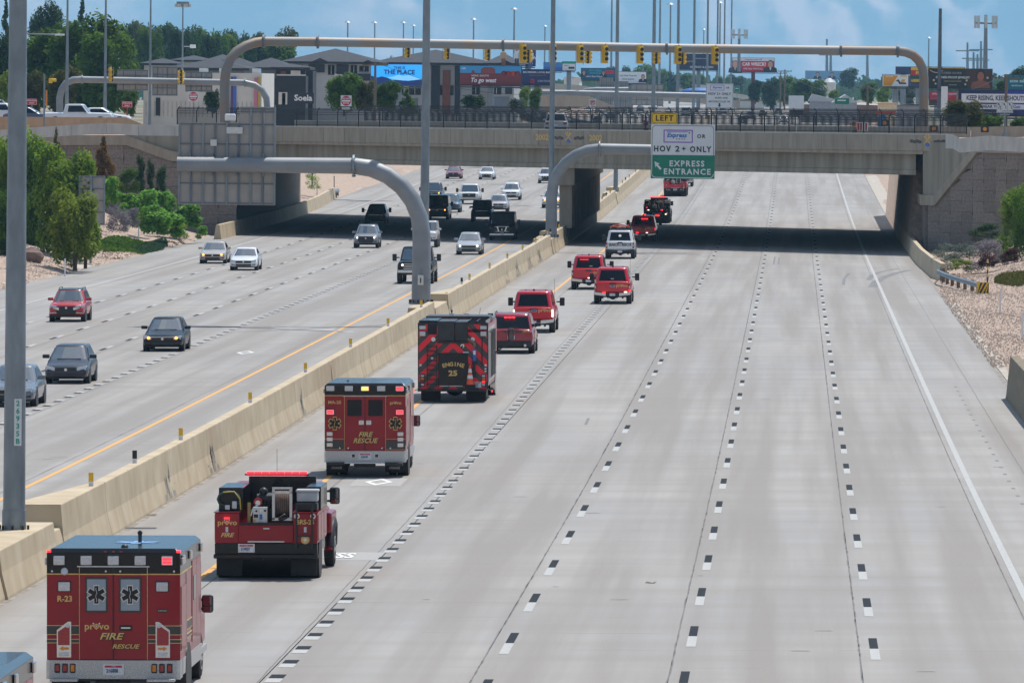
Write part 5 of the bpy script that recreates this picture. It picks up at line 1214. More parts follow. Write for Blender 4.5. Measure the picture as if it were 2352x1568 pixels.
    for q in (-1, 1): MB().use(red).box(q*.95, q*1.21, 4.5, 6.2, .82, 1.3).build('front_fender', t, bevel=.06)
    for q in (-1, 1): MB().use(M['black']).tube([(q*1.16, 4.6, .5), (q*1.18, 4.75, .95), (q*1.18, 5.2, 1.1), (q*1.18, 5.65, .95), (q*1.16, 5.8, .5)], .1, 8).build('fender_flare', t)
    towmirror(t, 1.15, 4.6, 1.5, .4, .24); towmirror(t, -1.1, 4.6, 1.3, .35, .2)
    return t
brush(-12.08, 159.0, 'brush fire truck numbered BRS-25 with hose reel, pump and glowing red light bar')
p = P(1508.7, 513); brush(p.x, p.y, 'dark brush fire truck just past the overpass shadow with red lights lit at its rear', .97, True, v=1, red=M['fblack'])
p_ = P(1508.7, 513); o = bpy.data.objects['brush_truck.001']
for x, z, m_, w_ in ((-.75, 1.2, 'ledwht', .14), (.45, 1.2, 'ledred', .18), (-1.05, .8, 'ledred', .14), (.05, .7, 'ledred', .4), (.8, .82, 'ledwht', .14)): led(o, x, -.13, z, w_, .07, m_)
p = P(1550.7, 451.4); brush(p.x, p.y, 'bright red brush fire truck under the express sign, farthest of the brush trucks', 1., False, v=2, red=mat('bright_fire_red', (.55,.012,.03), .3, 0, .05, 2, coat=.5))
# ================================================================ POLES, GANTRIES, SIGNS
def leanrot(rz_=0.): return (0, LEAN, rz_)
def light_pole(px, D, zb, r0, lab, h=38, group='tall light poles in the freeway median', r1=None, m=None):
    p = at(px, 400, D); t = thing('light_pole', lab, 'light pole', (p.x, p.y, zb), group=group, rot=leanrot())
    MB().use(m or M['steel']).tube([(0, 0, 0), (0, 0, h*.3), (0, 0, h)], [r0, r0*.8, (r1 or r0*.45)], 12).build('pole', t, sharp=40)
    if D < 700:
        MB().use(M['steel']).cyl((0, 0, 0), (0, 0, .45), r0*1.07, 12).build('base_collar', t)
        for k in range(8): MB().use(M['black']).cyl((r0*1.25*math.cos(k*.785), r0*1.25*math.sin(k*.785), 0), (r0*1.25*math.cos(k*.785), r0*1.25*math.sin(k*.785), .1), .03, 6).build('anchor_bolt', t)
    if D > 400: 
        hd = MB().use(M['steel']).cyl((0, 0, h), (0, 0, h+.5), .7, 12).build('lamp_ring', t)
        for k in range(6): MB().use(M['alu']).box(.7*math.cos(k*1.047)-.2, .7*math.cos(k*1.047)+.2, .7*math.sin(k*1.047)-.2, .7*math.sin(k*1.047)+.2, h-.1, h+.25).build('lamp_head', hd)
    return t
t = light_pole(30, 160.8, rz(160)+1.08, .262, 'nearest grey light pole at the left edge with a green numbered tag')
tg = MB().use(M['signw']).box(-.085, .085, -.275, -.262, 0, 1.08).build('number_plate', t, (.1, 0, 1.95))
for i, c_ in enumerate('26935B'): text(c_, .17, mat('plate_green', (.0,.3,.2), .5), tg, (0, -.28, .97-i*.175), bold=.025)
light_pole(973, 348.5, rz(348)+1.08, .25, 'light pole just behind the big sign gantry post')
light_pole(1265, 511.5, rz(511)+1.08, .235, 'light pole beside the express gantry post')
light_pole(1414, 689, rz(689)+1.08, .235, 'light pole seen below and above the overpass right of the pier')
ORD = ['first', 'second', 'third', 'fourth', 'fifth', 'sixth', 'seventh', 'eighth']
for i, (px, D) in enumerate([(1499, 861), (1555, 1035), (1592, 1200), (1623, 1370), (1646, 1540), (1662, 1715), (1678, 1890)]):
    light_pole(px, D, rz(D)+1, .28, ORD[i]+' light pole in line beyond the overpass, counted from the near side', h=46)
for i, (px, D, tp) in enumerate([(155, 600, -40), (243, 640, -60), (346, 690, -30), (420, 760, 15)]):
    z0 = 8.0; zt_ = at(px, tp, D).z
    light_pole(px-2, D, z0, .15+.012*(3-i), ['grey pole behind the white pickup on the left ramp', 'grey pole right of the white pickup by the tan wall end', 'grey pole in front of the grey sign backs', 'grey pole with small camera arm left of the signal arch'][i], h=zt_-z0, group='light poles on the left side of the interchange', r1=.07)
p = at(422, 107, 760); t = thing('traffic_camera', 'small white traffic camera on an arm of the grey pole', 'camera', p)
MB().use(M['white']).box(0, .9, -.03, .03, -.03, .03).box(.7, 1.3, -.2, .2, -.2, .2).build('camera_body', t)
p = at(62, 78, 590); t = thing('street_lamp', 'slim street lamp arm reaching right from behind the near pole', 'street lamp', (p.x, p.y, 8), rot=leanrot())
MB().use(M['steel']).tube([(-.6, 0, 0), (-.6, 0, p.z-8.3), (-.2, 0, p.z-8), (2.4, 0, p.z-8.05)], .06, 8).build('lamp_arm', t); MB().use(M['white']).box(2.3, 3.1, -.12, .12, p.z-8.13, p.z-7.98).build('lamp_head', t, bevel=.03)
# distant high masts seen against the mountains
for i, (px, tp, D) in enumerate([(797, 49, 2600), (859, 50, 2700), (925, 50, 2900), (948, 57, 3300), (1086, 42, 2500), (1179, 18, 2300), (1250, 58, 3000), (1403, -20, 2200), (1514, -20, 2000), (1538, 7, 2300), (1615, 66, 3400), (1652, 4, 2500), (2132, 85, 3000), (2128, 200, 3000)][:13]):
    p = at(px, tp, D); t = thing('high_mast_light', 'distant high mast light number %s from the left against the mountain' % ['one', 'two', 'three', 'four', 'five', 'six', 'seven', 'eight', 'nine', 'ten', 'eleven', 'twelve', 'thirteen'][i], 'light mast', (p.x, p.y, 6), rot=leanrot(), group='distant high mast lights')
    h = p.z-6; MB().use(M['steel']).tube([(0, 0, 0), (0, 0, h)], [.42, .24], 6).build('pole', t); MB().use(M['steel']).cyl((0, 0, h-.6), (0, 0, h), 1.5, 8, .6).build('lamp_ring', t)
# ---- pipe gantries
def pipe(t, pts, r, m, name='pipe'): return MB().use(m).tube(pts, r, 16).build(name, t, sharp=40)
def flange(t, p, d, r, n=12):
    p = Vector(p); d = Vector(d).normalized(); o = MB().use(M['steel']).cyl(p-d*.05, p+d*.05, r, 20).build('flange', t)
    a = d.orthogonal().normalized(); c = d.cross(a)
    for k in range(n): q = p+(a*math.cos(k*2*math.pi/n)+c*math.sin(k*2*math.pi/n))*(r*.93); MB().use(M['black']).cyl(q-d*.09, q+d*.09, .022, 6).build('flange_bolt', o)
D = 345.0; k_ = D/FOC
b0 = at(967, 697, D); bz = rz(b0.y)+1.08
G1 = thing('sign_gantry', 'big grey pipe gantry rising from the median and carrying the sign backs', 'gantry', (b0.x, b0.y, bz), rot=leanrot())
def loc(px, py, o=b0, z=bz, D_=D): q = at(px, py, D_); return (q.x-o.x, q.y-o.y, q.z-z)
zc_ = loc(810, 383)[2]
arc = [(0, 0, 0), (0, 0, zc_-3.4)]+[(-3.4+3.4*math.cos(a), 0, zc_-3.4+3.4*math.sin(a)) for a in [R(15*i) for i in range(1, 6)]]+[(-3.4, 0, zc_)]
pipe(G1, arc, [.475, .45]+[.43]*5+[.41], M['pipe'], 'post')
xe_ = loc(402, 383)[0]
pipe(G1, [(-3.4, 0, zc_), (xe_, 0, zc_)], [.4, .36], M['pipe'], 'arm')
flange(G1, (-3.4, 0, zc_), (1, 0, 0), .56, 16); 
MB().use(M['steel']).cyl((0, 0, -.02), (0, 0, .06), .62, 20).build('base_plate', G1)
for k in range(14): a = k*2*math.pi/14; MB().use(M['black']).cyl((.57*math.cos(a), .57*math.sin(a), .05), (.57*math.cos(a), .57*math.sin(a), .22), .04, 6).build('anchor_bolt', G1)
o = MB().use(M['alu']).box(-.14, .14, -.62, -.45, .95, 1.45).build('junction_box', G1, bevel=.01); MB().use(M['ink']).box(-.03, .03, -.63, -.62, 1.05, 1.3).build('box_mark', o); MB().use(M['steel']).cyl((0, -.5, 1.45), (0, -.5, 1.8), .025, 6).build('conduit', G1)
for z in (1.15, 1.3): MB().use(M['steel']).tube([(.48*math.cos(a), .48*math.sin(a), z) for a in [i*math.pi/10 for i in range(21)]], .012, 4, False).build('strap', G1)
def signback(parent, x0, x1, z0, z1, y, pw=1.05, ribs=None, tall=None):
    "framed back of a big sign, panels with ribs and rails"
    n = max(1, round((x1-x0)/pw)); w_ = (x1-x0)/n
    for i in range(n):
        zt_ = z1 if not tall or i < tall[0] else tall[1]
        MB().use(M['signback']).box(x0+i*w_+.01, x0+(i+1)*w_-.01, y, y+.05, z0, zt_).build('sign_panel', parent)
    zs = [z0+.08+(z1-z0-.16)*k/4 for k in range(5)]
    for z in zs: MB().use(M['rib']).box(x0+.05, x1-.05, y-.05, y-.002, z-.035, z+.035).build('sign_rail', parent)
    if tall:
        xa = x0+tall[0]*w_
        for z in (tall[1]-.1, (tall[1]+z1)/2+.15): MB().use(M['rib']).box(xa+.05, x1-.05, y-.05, y-.002, z-.035, z+.035).build('sign_rail', parent)
    m_ = ribs or 8
    for i in range(m_+1):
        x = x0+.06+(x1-x0-.12)*i/m_; zt_ = z1 if not tall or x < x0+tall[0]*w_+.02 else tall[1]
        MB().use(M['rib'] if i % 2 else M['steel']).box(x-.045, x+.045, y-.1, y-.052, z0+.03, zt_-.03).build('sign_rib', parent)
xa, _, zt1 = loc(401, 287); xb, _, zb1 = loc(627, 476); _, _, ztall = loc(600, 250)
sg = thing('overhead_sign', 'tall grey back of a large overhead sign above the left lanes', 'sign', (b0.x, b0.y, bz), rot=leanrot())
signback(sg, xa, xb, zb1, zt1, .62, .62, 8, (5, ztall))
for x in (xa+.6, xa+1.7, xa+2.9, xb-.6): MB().use(M['steel']).box(x-.05, x+.05, .35, .55, zc_-.55, zc_+.55).build('clamp', sg)
o = MB().use(M['alu']).box(loc(476, 333)[0], loc(491, 333)[0], .42, .5, loc(0, 341)[2], loc(0, 326)[2]).build('junction_box', sg, bevel=.01)
MB().use(M['alu']).box(loc(513, 310)[0], loc(550, 310)[0], .45, .5, loc(0, 312)[2], loc(0, 297)[2]).build('name_plate', sg)
q = loc(520, 284); t = thing('traffic_detector', 'small white detector box standing on the large sign back', 'detector', (b0.x+q[0]+.1, b0.y+.75, bz+q[2]-.15))
MB().use(M['white']).box(-.26, .26, -.2, .2, .28, .62).build('detector_box', t, bevel=.06); MB().use(M['steel']).cyl((0, 0, -.3), (0, 0, .3), .03, 8).build('stem', t)
# express gantry
D2 = 506.5; b1 = at(1266, 541, D2); bz1 = rz(b1.y)+1.08
G2 = thing('sign_gantry', 'grey pipe gantry bending right from the median toward the express sign', 'gantry', (b1.x, b1.y, bz1), rot=leanrot())
l2 = lambda px, py: loc(px, py, b1, bz1, D2)
z2 = l2(1400, 341)[2]; r2 = 3.45
pipe(G2, [(0, 0, 0), (0, 0, z2-r2)]+[(r2-r2*math.cos(a), 0, z2-r2+r2*math.sin(a)) for a in [R(15*i) for i in range(1, 6)]]+[(r2, 0, z2)], [.42, .41]+[.4]*5+[.4], M['pipe'], 'post')
pipe(G2, [(r2, 0, z2), (l2(1500, 341)[0]+3.6, 0, z2-.05)], [.4, .38], M['pipe'], 'arm'); flange(G2, (r2, 0, z2), (1, 0, 0), .58, 14)
MB().use(M['steel']).cyl((0, 0, -.02), (0, 0, .05), .58, 20).build('base_plate', G2)
for k in range(12): a = k*2*math.pi/12; MB().use(M['black']).cyl((.53*math.cos(a), .53*math.sin(a), .05), (.53*math.cos(a), .53*math.sin(a), .2), .035, 6).build('anchor_bolt', G2)
for z in (1.3, 1.65): MB().use(M['steel']).tube([(.43*math.cos(a), .43*math.sin(a), z) for a in [i*math.pi/10 for i in range(21)]], .012, 4, False).build('strap', G2)
S2 = thing('express_sign', 'white and green EXPRESS ENTRANCE sign reading HOV 2+ ONLY', 'sign', (b1.x, b1.y, bz1), rot=leanrot())
def rrect(x0, x1, z0, z1, r, n=5, corners=(1, 1, 1, 1)):
    P_ = []
    for cx, cz, a0, k in ((x1-r, z1-r, 0, corners[0]), (x0+r, z1-r, 90, corners[1]), (x0+r, z0+r, 180, corners[2]), (x1-r, z0+r, 270, corners[3])):
        if k:
            for i in range(n+1): a = R(a0+90*i/n); P_.append((cx+r*math.cos(a), cz+r*math.sin(a)))
        else: P_.append((cx+r*math.copysign(1, math.cos(R(a0+45))), cz+r*math.copysign(1, math.sin(R(a0+45)))))
    return P_
def border(parent, x0, x1, z0, z1, y, r, w_, m, off=.05, corners=(1, 1, 1, 1), name='border', arcs=None):
    A_ = rrect(x0+off, x1-off, z0+off, z1-off, r, 5, corners); B_ = rrect(x0+off+w_, x1-off-w_, z0+off+w_, z1-off-w_, max(.01, r-w_), 5, corners); n = len(A_)
    b = MB().use(m); b.add([(x, y, z) for x, z in A_]+[(x, y, z) for x, z in B_], [(i, (i+1) % n, n+(i+1) % n, n+i) for i in range(n)]); return b.build(name, parent)
X0, _, Zt = l2(1493.5, 283); X1, _, Zb = l2(1640, 407); Zm = l2(1560, 353)[2]; yS = -.62
MB().use(M['signw']).box(X0, X1, yS, yS+.05, Zm, Zt).build('white_panel', S2); MB().use(M['green']).box(X0, X1, yS, yS+.05, Zb, Zm-.004).build('green_panel', S2)
border(S2, X0, X1, Zm-.5, Zt, yS-.004, .3, .035, M['ink'], .07).location = (0, 0, 0)
MB().use(M['green']).box(X0, X1, yS-.006, yS, Zm-.62, Zm).build('green_panel', S2)
b = MB().use(M['signw']); A_ = rrect(X0+.05, X1-.05, Zb+.05, Zm+.3, .32, 6, (0, 0, 1, 1)); B_ = rrect(X0+.1, X1-.1, Zb+.1, Zm+.3, .27, 6, (0, 0, 1, 1)); n = len(A_)
b.add([(x, yS-.009, min(z, Zm)) for x, z in A_]+[(x, yS-.009, min(z, Zm)) for x, z in B_], [(i, (i+1) % n, n+(i+1) % n, n+i) for i in range(n-1) if i not in (0,)]); b.build('border', S2)
xc = lambda u: X0+(X1-X0)*u
ytx = yS-.014
zz = lambda py: l2(1560, py)[2]
def hwy(s, size, m, parent, u, py, wd=1.0, b_=.03, tr=1.25): return text(s, size, m, parent, (xc(u), ytx, zz(py)), bold=b_, wide=wd, track=tr)
hwy('HOV', .58, M['ink'], S2, .175, 339.5, .88); hwy('2', .58, M['ink'], S2, .415, 339.5, 1.1); hwy('+', .5, M['ink'], S2, .515, 339, 1.0); hwy('ONLY', .58, M['ink'], S2, .775, 340, .86)
hwy('OR', .38, M['ink'], S2, .785, 310, 1.0); hwy('EXPRESS', .58, M['signw'], S2, .565, 373, .98); hwy('ENTRANCE', .58, M['signw'], S2, .57, 391.5, .98)
pur = mat('purple_frame', (.28,.12,.48), .5); bl = mat('express_blue', (.01,.13,.45), .5)
border(S2, xc(.195), xc(.655), zz(325), zz(295), yS-.008, .01, .085, pur, 0, (0, 0, 0, 0), 'logo_frame')
text('Express', .42, bl, S2, (xc(.4), ytx, zz(308)), bold=.03, wide=1.08, shear=.25); text('PASS', .16, M['green'], S2, (xc(.46), ytx, zz(316.3)), bold=.02, wide=1.1, shear=.2, track=2.1)
MB().use(bl).poly([(xc(.245), ytx, zz(300.5)), (xc(.57), ytx, zz(300.5)), (xc(.57), ytx, zz(299.3)), (xc(.25), ytx, zz(299.3))], (0, .004, 0)).build('logo_bar', S2)
MB().use(M['green']).poly([(xc(.59), ytx, zz(305)), (xc(.615), ytx, zz(302)), (xc(.59), ytx, zz(299))], (0, .004, 0)).build('logo_arrow', S2)
MB().use(M['signw']).poly([(X0+dx, ytx, zz(368)-dz) for dx, dz in ((.27, 0), (.66, .16), (.53, .22), (.8, .52), (.68, .62), (.42, .32), (.35, .44))], (0, .004, 0)).build('arrow', S2)
for x in (xc(.2), xc(.5), xc(.8)): MB().use(M['steel']).box(x-.05, x+.05, yS+.06, .4, z2-.12, z2+.12).build('bracket', S2)
for x in (xc(.1), xc(.5), xc(.9)): MB().use(M['rib']).box(x-.05, x+.05, yS+.06, yS+.14, Zb+.05, Zt-.05).build('sign_rib', S2)
LX0, _, LZt = l2(1494, 257); LX1, _, LZb = l2(1553.5, 282)
S3 = thing('left_sign', 'yellow LEFT plaque sitting on the express entrance sign', 'sign', (b1.x, b1.y, bz1), rot=leanrot())
MB().use(M['signy']).box(LX0, LX1, yS, yS+.05, LZb+.01, LZt).build('panel', S3); border(S3, LX0, LX1, LZb, LZt, yS-.004, .15, .035, M['ink'], .04)
text('LEFT', .56, M['ink'], S3, ((LX0+LX1)/2, ytx, (LZb+LZt)/2), bold=.03, wide=.98, track=1.2)
# signal arch over the overpass
DA, DB = 564, 592
def interp(px): return DA+(DB-DA)*(px-517)/(2121-517)
A0 = at(516, 283, DA); B0 = at(2121, 307, DB)
G3 = thing('signal_arch', 'long rusty pipe arch spanning the overpass and carrying the traffic signals', 'signal arch')
base_z = 8.0
def ap(px, py): return at(px, py, interp(px))
postL = [Vector((A0.x-.0, A0.y, base_z))]; 
ptsL = [(516, 240), (516, 190), (519, 162), (528, 138), (543, 119), (564, 106), (585, 98.5), (606, 95.5)]
ptsR = [(2062, 117.5), (2080, 120), (2097, 127), (2110, 139), (2119, 157), (2122, 180), (2122, 240)]
pipe(G3, postL+[ap(*q) for q in ptsL], [.41]*3+[.4]*(len(ptsL)-2), M['rustpipe'], 'post')
top = [(606, 95.5), (730, 96.5), (1156, 103.5), (1532, 111), (1932, 116), (2062, 117.5)]
for i in range(len(top)-1): pipe(G3, [ap(*top[i]), ap(*top[i+1])], [.385, .385], M['rustpipe'] if i in (0, 4) else mat('arch_pipe', (.27,.27,.27), .6, .35, scale=.8, c2=(.32,.24,.18), ramp=(.45,.7), stretch=(.3,1,1)), 'arm')
for px, py in top: MB().use(M['rib']).cyl(ap(px, py)+Vector((-.09, 0, 0)), ap(px, py)+Vector((.09, 0, 0)), .56, 20).build('flange', G3)
pipe(G3, [ap(*q) for q in ptsR]+[Vector((B0.x, B0.y, base_z))], [.4]*(len(ptsR)+1), M['rustpipe'], 'post')
def signal(px, py, D, lab, yaw=0, back=False, h=1.32, k=1.):
    p = at(px, py, D); t = thing('traffic_signal', lab, 'traffic signal', p, group='yellow traffic signals hung on the pipe arch' if py < 150 else 'yellow traffic signals on the left gantry', rot=(0, LEAN, yaw)); t.scale = (k,)*3
    w_ = .2; hs = MB().use(M['yel']).box(-w_, w_, -.12, .14, -h/2, h/2).build('housing', t, bevel=.04)
    for i in range(3):
        z = h*.31*(1-i)
        if back: MB().use(M['yel']).cyl((.05, .1, z), (.12, .36, z), .17, 10).build('visor', t); MB().use(M['yel']).cyl((-.3, .0, z), (.0, .0, z), .16, 10).build('visor', t)
        else:
            MB().use(M['yel']).cyl((.05, -.1, z), (.1, -.4, z), .18, 12).build('visor', t); MB().use(M['ink']).cyl((.1, -.39, z), (.102, -.412, z), .155, 12).build('lens', t)
    if back: MB().use(M['ink']).box(-.09, .09, -.15, -.12, -h/2, h/2).build('back_rib', t)
    else: MB().use(M['yel']).box(-.36, .2, .1, .13, -h/2-.12, h/2+.12).build('backplate', t)
    MB().use(M['steel']).box(-.03, .03, .02, .08, h/2, h/2+.2).build('hanger', t)
    MB().use(M['steel']).box(-.42, -.38, -.02, .02, -h/2-.1, h/2+.1).build('bracket', t)
for i, px in enumerate((1203, 1272, 1334, 1391, 1472, 1559, 1644)): signal(px, 104+18.5+(px-1203)*.01, interp(px)-1.1, ORD[i]+' yellow signal facing the camera along the arch, counted from the left', 0)
for i, (px, py) in enumerate(((937, 117), (1028, 121), (1121, 124), (1214, 129), (1351, 131), (1508, 132), (1568, 133))): signal(px, py, interp(px)+.9, ORD[i]+' yellow signal facing away along the arch, counted from the left', .35 if px < 1130 else -.2, True, 1.1)
# left signal gantry with sign backs
D3 = 660
def lp3(px, py): return at(px, py, D3)
G4 = thing('sign_gantry', 'grey pipe gantry over the left ramp holding three sign backs', 'gantry')
pipe(G4, [lp3(137, 262), lp3(137, 225), lp3(142, 205), lp3(152, 191), lp3(168, 184), lp3(189, 183)], .33, M['pipe'], 'post')
pipe(G4, [lp3(189, 183), lp3(560, 190.5)], .31, M['pipe'], 'arm'); flange(G4, lp3(189, 183), (1, 0, 0), .42, 0); flange(G4, lp3(563, 190.5), (1, 0, 0), .42, 0)
pipe(G4, [lp3(560, 190.5), lp3(585, 196), lp3(602, 208), lp3(612, 226), lp3(615, 262)], .31, M['pipe'], 'post')
for a_, c_, lab in ((( 267, 160), (339, 208), 'left grey sign back on the left gantry'), ((348, 153), (407, 220), 'middle grey sign back on the left gantry, the tallest'), ((424, 165), (487, 211), 'right grey sign back on the left gantry')):
    u, v = lp3(a_[0], a_[1]), lp3(c_[0], c_[1]); t = thing('overhead_sign', lab, 'sign', (u.x, u.y+.5, v.z), group='grey sign backs on the left gantry', rot=leanrot()); signback(t, 0, v.x-u.x, 0, u.z-v.z, 0, 1.0, 5)
signal(256, 171, D3-1, 'yellow signal facing right at the left end of the left gantry', 1.0, True, 1.35); signal(416, 177, D3-1, 'yellow signal in black housing on the left gantry right of the sign backs', 0, True, 1.35)
p = at(101, 283, 560); t = thing('signal_post', 'short grey post with a yellow signal by the left ramp barrier', 'signal post', (p.x, p.y, 8.3), rot=leanrot()); hh = at(101, 170, 560).z-8.3
MB().use(M['steel']).cyl((0, 0, 0), (0, 0, hh), .07, 10).build('pole', t); MB().use(M['yel']).box(.35, .65, -.15, .15, hh-.75, hh-.35).build('housing', t, bevel=.04); MB().use(M['yel']).cyl((.6, 0, hh-.5), (.95, 0, hh-.5), .13, 10).build('visor', t); MB().use(M['black']).box(0, .4, -.03, .03, hh-.5, hh-.45).build('hanger', t); MB().use(M['amber']).box(.1, .25, -.02, .02, hh-2.6, hh-1.3).build('side_plate', t)
# ---- second median gantry beyond the bridge
def backgantry(lab, D, pts, r, boards, side):
    t = thing('sign_gantry', lab, 'gantry'); pipe(t, [at(a, b_, D) for a, b_ in pts], r, M['pipe'], 'pipe')
    for (x0, y0, x1, y1, l_) in boards:
        u, v = at(x0, y0, D+.6), at(x1, y1, D+.6); s_ = thing('overhead_sign', l_, 'sign', (u.x, u.y, v.z), rot=leanrot()); signback(s_, 0, v.x-u.x, 0, u.z-v.z, 0, 1.1, 6)
backgantry('grey pipe gantry reaching across behind the overpass fence', 1010, [(985, 262), (985, 240), (990, 224), (1000, 214), (1015, 210.5), (1300, 213.5), (1621, 220)], .42, [(1126, 168, 1171, 245, 'stepped grey sign back left of the BIG DREAMS board'), (1171.4, 180, 1219, 245, 'lower grey sign back right half under the board')], 1)
backgantry('dark pipe gantry bending down right of the tall pole beyond the overpass', 1120, [(1324, 250), (1325, 232), (1331, 217), (1345, 208), (1370, 206), (1443, 206)], .4, [(1376, 178, 1408, 248, 'stepped grey sign back behind the fourth pole'), (1408.4, 187, 1443, 248, 'grey sign back in front of the white advertising board'), (1449, 193, 1523, 242, 'wide grey sign back left of the fifth pole')], 1)
D5 = 1008; u, v = at(1621, 192, D5), at(1684, 249, D5); t = thing('hov_sign', 'white HOV 2+ ONLY sign with down arrow above the fence', 'sign', (u.x, u.y, v.z), rot=leanrot()); W_, H_ = v.x-u.x, u.z-v.z
MB().use(M['signw']).box(0, W_, 0, .06, 0, H_).build('panel', t); border(t, 0, W_, 0, H_, -.004, .25, .04, M['ink'], .05)
border(t, W_*.15, W_*.67, H_*.72, H_*.94, -.006, .01, .07, pur, 0, (0, 0, 0, 0)); text('Express', .42, bl, t, (W_*.41, -.01, H_*.84), bold=.03, shear=.25); text('OR', .34, M['ink'], t, (W_*.79, -.01, H_*.83), bold=.03)
text('HOV 2+ ONLY', .52, M['ink'], t, (W_*.5, -.01, H_*.58), bold=.03, wide=.9, track=1.1); text('BUSES AND', .34, M['ink'], t, (W_*.57, -.01, H_*.42), bold=.03, track=1.1); text('MOTORCYCLES OK', .34, M['ink'], t, (W_*.5, -.01, H_*.27), bold=.03, track=1.05)
MB().use(M['ink']).poly([(W_*.5+a_, -.01, H_*.05+c_) for a_, c_ in ((0, 0), (.32, .3), (.12, .22), (.12, .6), (-.12, .6), (-.12, .22), (-.32, .3))], (0, .005, 0)).build('arrow', t)
# ---- small road signs
def roundsign(px, py, D, lab, r=.38):
    p = at(px, py, D); t = thing('do_not_enter_sign', lab, 'sign', (p.x, p.y, p.z), rot=leanrot())
    MB().use(M['signw']).box(-r*1.12, r*1.12, 0, .03, -r*1.12, r*1.12).build('panel', t); MB().use(M['signred']).cyl((0, -.012, 0), (0, .01, 0), r, 24).build('red_disc', t); MB().use(M['white']).box(-r*.85, r*.85, -.02, -.012, -r*.16, r*.16).build('bar', t)
    text('DO NOT', r*.42, M['white'], t, (0, -.02, r*.47), bold=.03); text('ENTER', r*.42, M['white'], t, (0, -.02, -r*.47), bold=.03)
    MB().use(M['steel']).cyl((0, .06, -2.6), (0, .06, r), .04, 6).build('post', t)
roundsign(444, 222, 648, 'red and white DO NOT ENTER sign in front of the white building', .42)
roundsign(795, 232, 600, 'red and white DO NOT ENTER sign right of the black sign board', .42)
p = at(795, 250, 600); t = thing('one_way_sign', 'small black one way arrow plate under the DO NOT ENTER sign', 'sign', (p.x, p.y, p.z)); MB().use(M['ink']).box(-.45, .45, .0, .03, -.16, .16).build('panel', t); MB().use(M['white']).poly([(-.38, -.01, -.09), (.2, -.01, -.09), (.2, -.01, -.14), (.4, -.01, 0), (.2, -.01, .14), (.2, -.01, .09), (-.38, -.01, .09)], (0, .01, 0)).build('arrow', t)
for px, py, lab in ((292, 240, 'red WRONG WAY sign on a red post right of the white pickup'), (73, 234, 'red WRONG WAY sign at far left behind the near pole')):
    p = at(px, py, 620); t = thing('wrong_way_sign', lab, 'sign', p, rot=leanrot()); w_, h = .46, .27
    MB().use(M['signred']).box(-w_, w_, 0, .03, -h, h).build('panel', t); border(t, -w_, w_, -h, h, -.004, .05, .02, M['white'], .02); text('WRONG', .2, M['white'], t, (0, -.01, .1), bold=.02); text('WAY', .2, M['white'], t, (0, -.01, -.12), bold=.02)
    MB().use(M['signred'] if px > 200 else M['steel']).box(-.04, .04, .04, .1, -1.6, -h).build('post', t)
p = at(1361, 236, 648); t = thing('no_right_turn_sign', 'small white no right turn sign above the fence', 'sign', p, rot=leanrot()); MB().use(M['signw']).box(-.3, .3, 0, .03, -.32, .32).build('panel', t)
MB().use(M['ink']).tube([(-.08, -.012, -.16), (-.08, -.012, .05), (.02, -.012, .1), (.14, -.012, .1)], .03, 6).build('arrow', t); MB().use(M['signred']).tube([(.22*math.cos(a), -.02, .22*math.sin(a)) for a in [i*math.pi/8 for i in range(17)]], .025, 5, False).tube([(-.15, -.02, .15), (.15, -.02, -.15)], .025, 5).build('ban_ring', t); MB().use(M['steel']).cyl((0, .05, -1.6), (0, .05, 0), .04, 6).build('post', t)
p = at(2307, 318, 484); t = thing('lane_use_sign', 'white lane arrow sign reading ONLY ONLY on a pole at right', 'sign', (p.x, p.y, p.z), rot=leanrot()); zz_ = at(2307, 247, 484).z-p.z
MB().use(M['steel']).cyl((0, 0, 0), (0, 0, zz_-.4), .07, 10).build('pole', t); MB().use(M['steel']).box(-.17, .13, -.1, .1, -.05, .38).build('base_box', t); MB().use(M['steel']).box(-.35, .35, -.03, .03, zz_-.55, zz_-.45).build('bracket', t)
pl = MB().use(M['signw']).box(-.57, .57, -.06, -.02, zz_-.38, zz_+.38).build('panel', t); border(pl, -.57, .57, zz_-.38, zz_+.38, -.064, .06, .02, M['ink'], .02)
for x in (-.2, .19): MB().use(M['ink']).box(x-.008, x+.008, -.066, -.061, zz_-.36, zz_+.36).build('divider', pl)
for x in (-.38, 0, .38):
    MB().use(M['ink']).tube([(x+.07, -.07, zz_-.12), (x+.07, -.07, zz_+.08), (x-.02, -.07, zz_+.2)], .02, 5).poly([(x-.12, -.07, zz_+.29), (x+.02, -.07, zz_+.26), (x-.07, -.07, zz_+.13)], (0, .01, 0)).build('arrow', pl)
    if x > -.1: text('ONLY', .11, M['ink'], pl, (x, -.07, zz_-.25), bold=.02)
MB().use(M['ink']).tube([(-.31, -.07, zz_-.2), (-.31, -.07, zz_), (-.36, -.07, zz_+.07), (-.42, -.07, zz_+.03), (-.42, -.07, zz_-.12)], .018, 5).build('arrow', pl)
p = at(2292, 240, 900)
t = thing('road_sign', 'plain grey back of a road sign standing among the left shrubs', 'sign', at(208, 600, 468), rot=leanrot()); u = at(178, 404, 468); v = at(240, 517, 468); o_ = t.location
signback(t, u.x-o_.x, v.x-o_.x, v.z-o_.z, u.z-o_.z, .1, .95, 2); MB().use(M['steel']).box(-.07, .07, -.05, .1, -.2, u.z-o_.z).build('post', t)
t = thing('sign_post', 'plain grey post in the gravel inside the left underpass opening', 'post', at(717, 417, 700), rot=leanrot()); MB().use(M['steel']).cyl((0, 0, -.5), (0, 0, 4.5), .09, 8).build('pole', t)
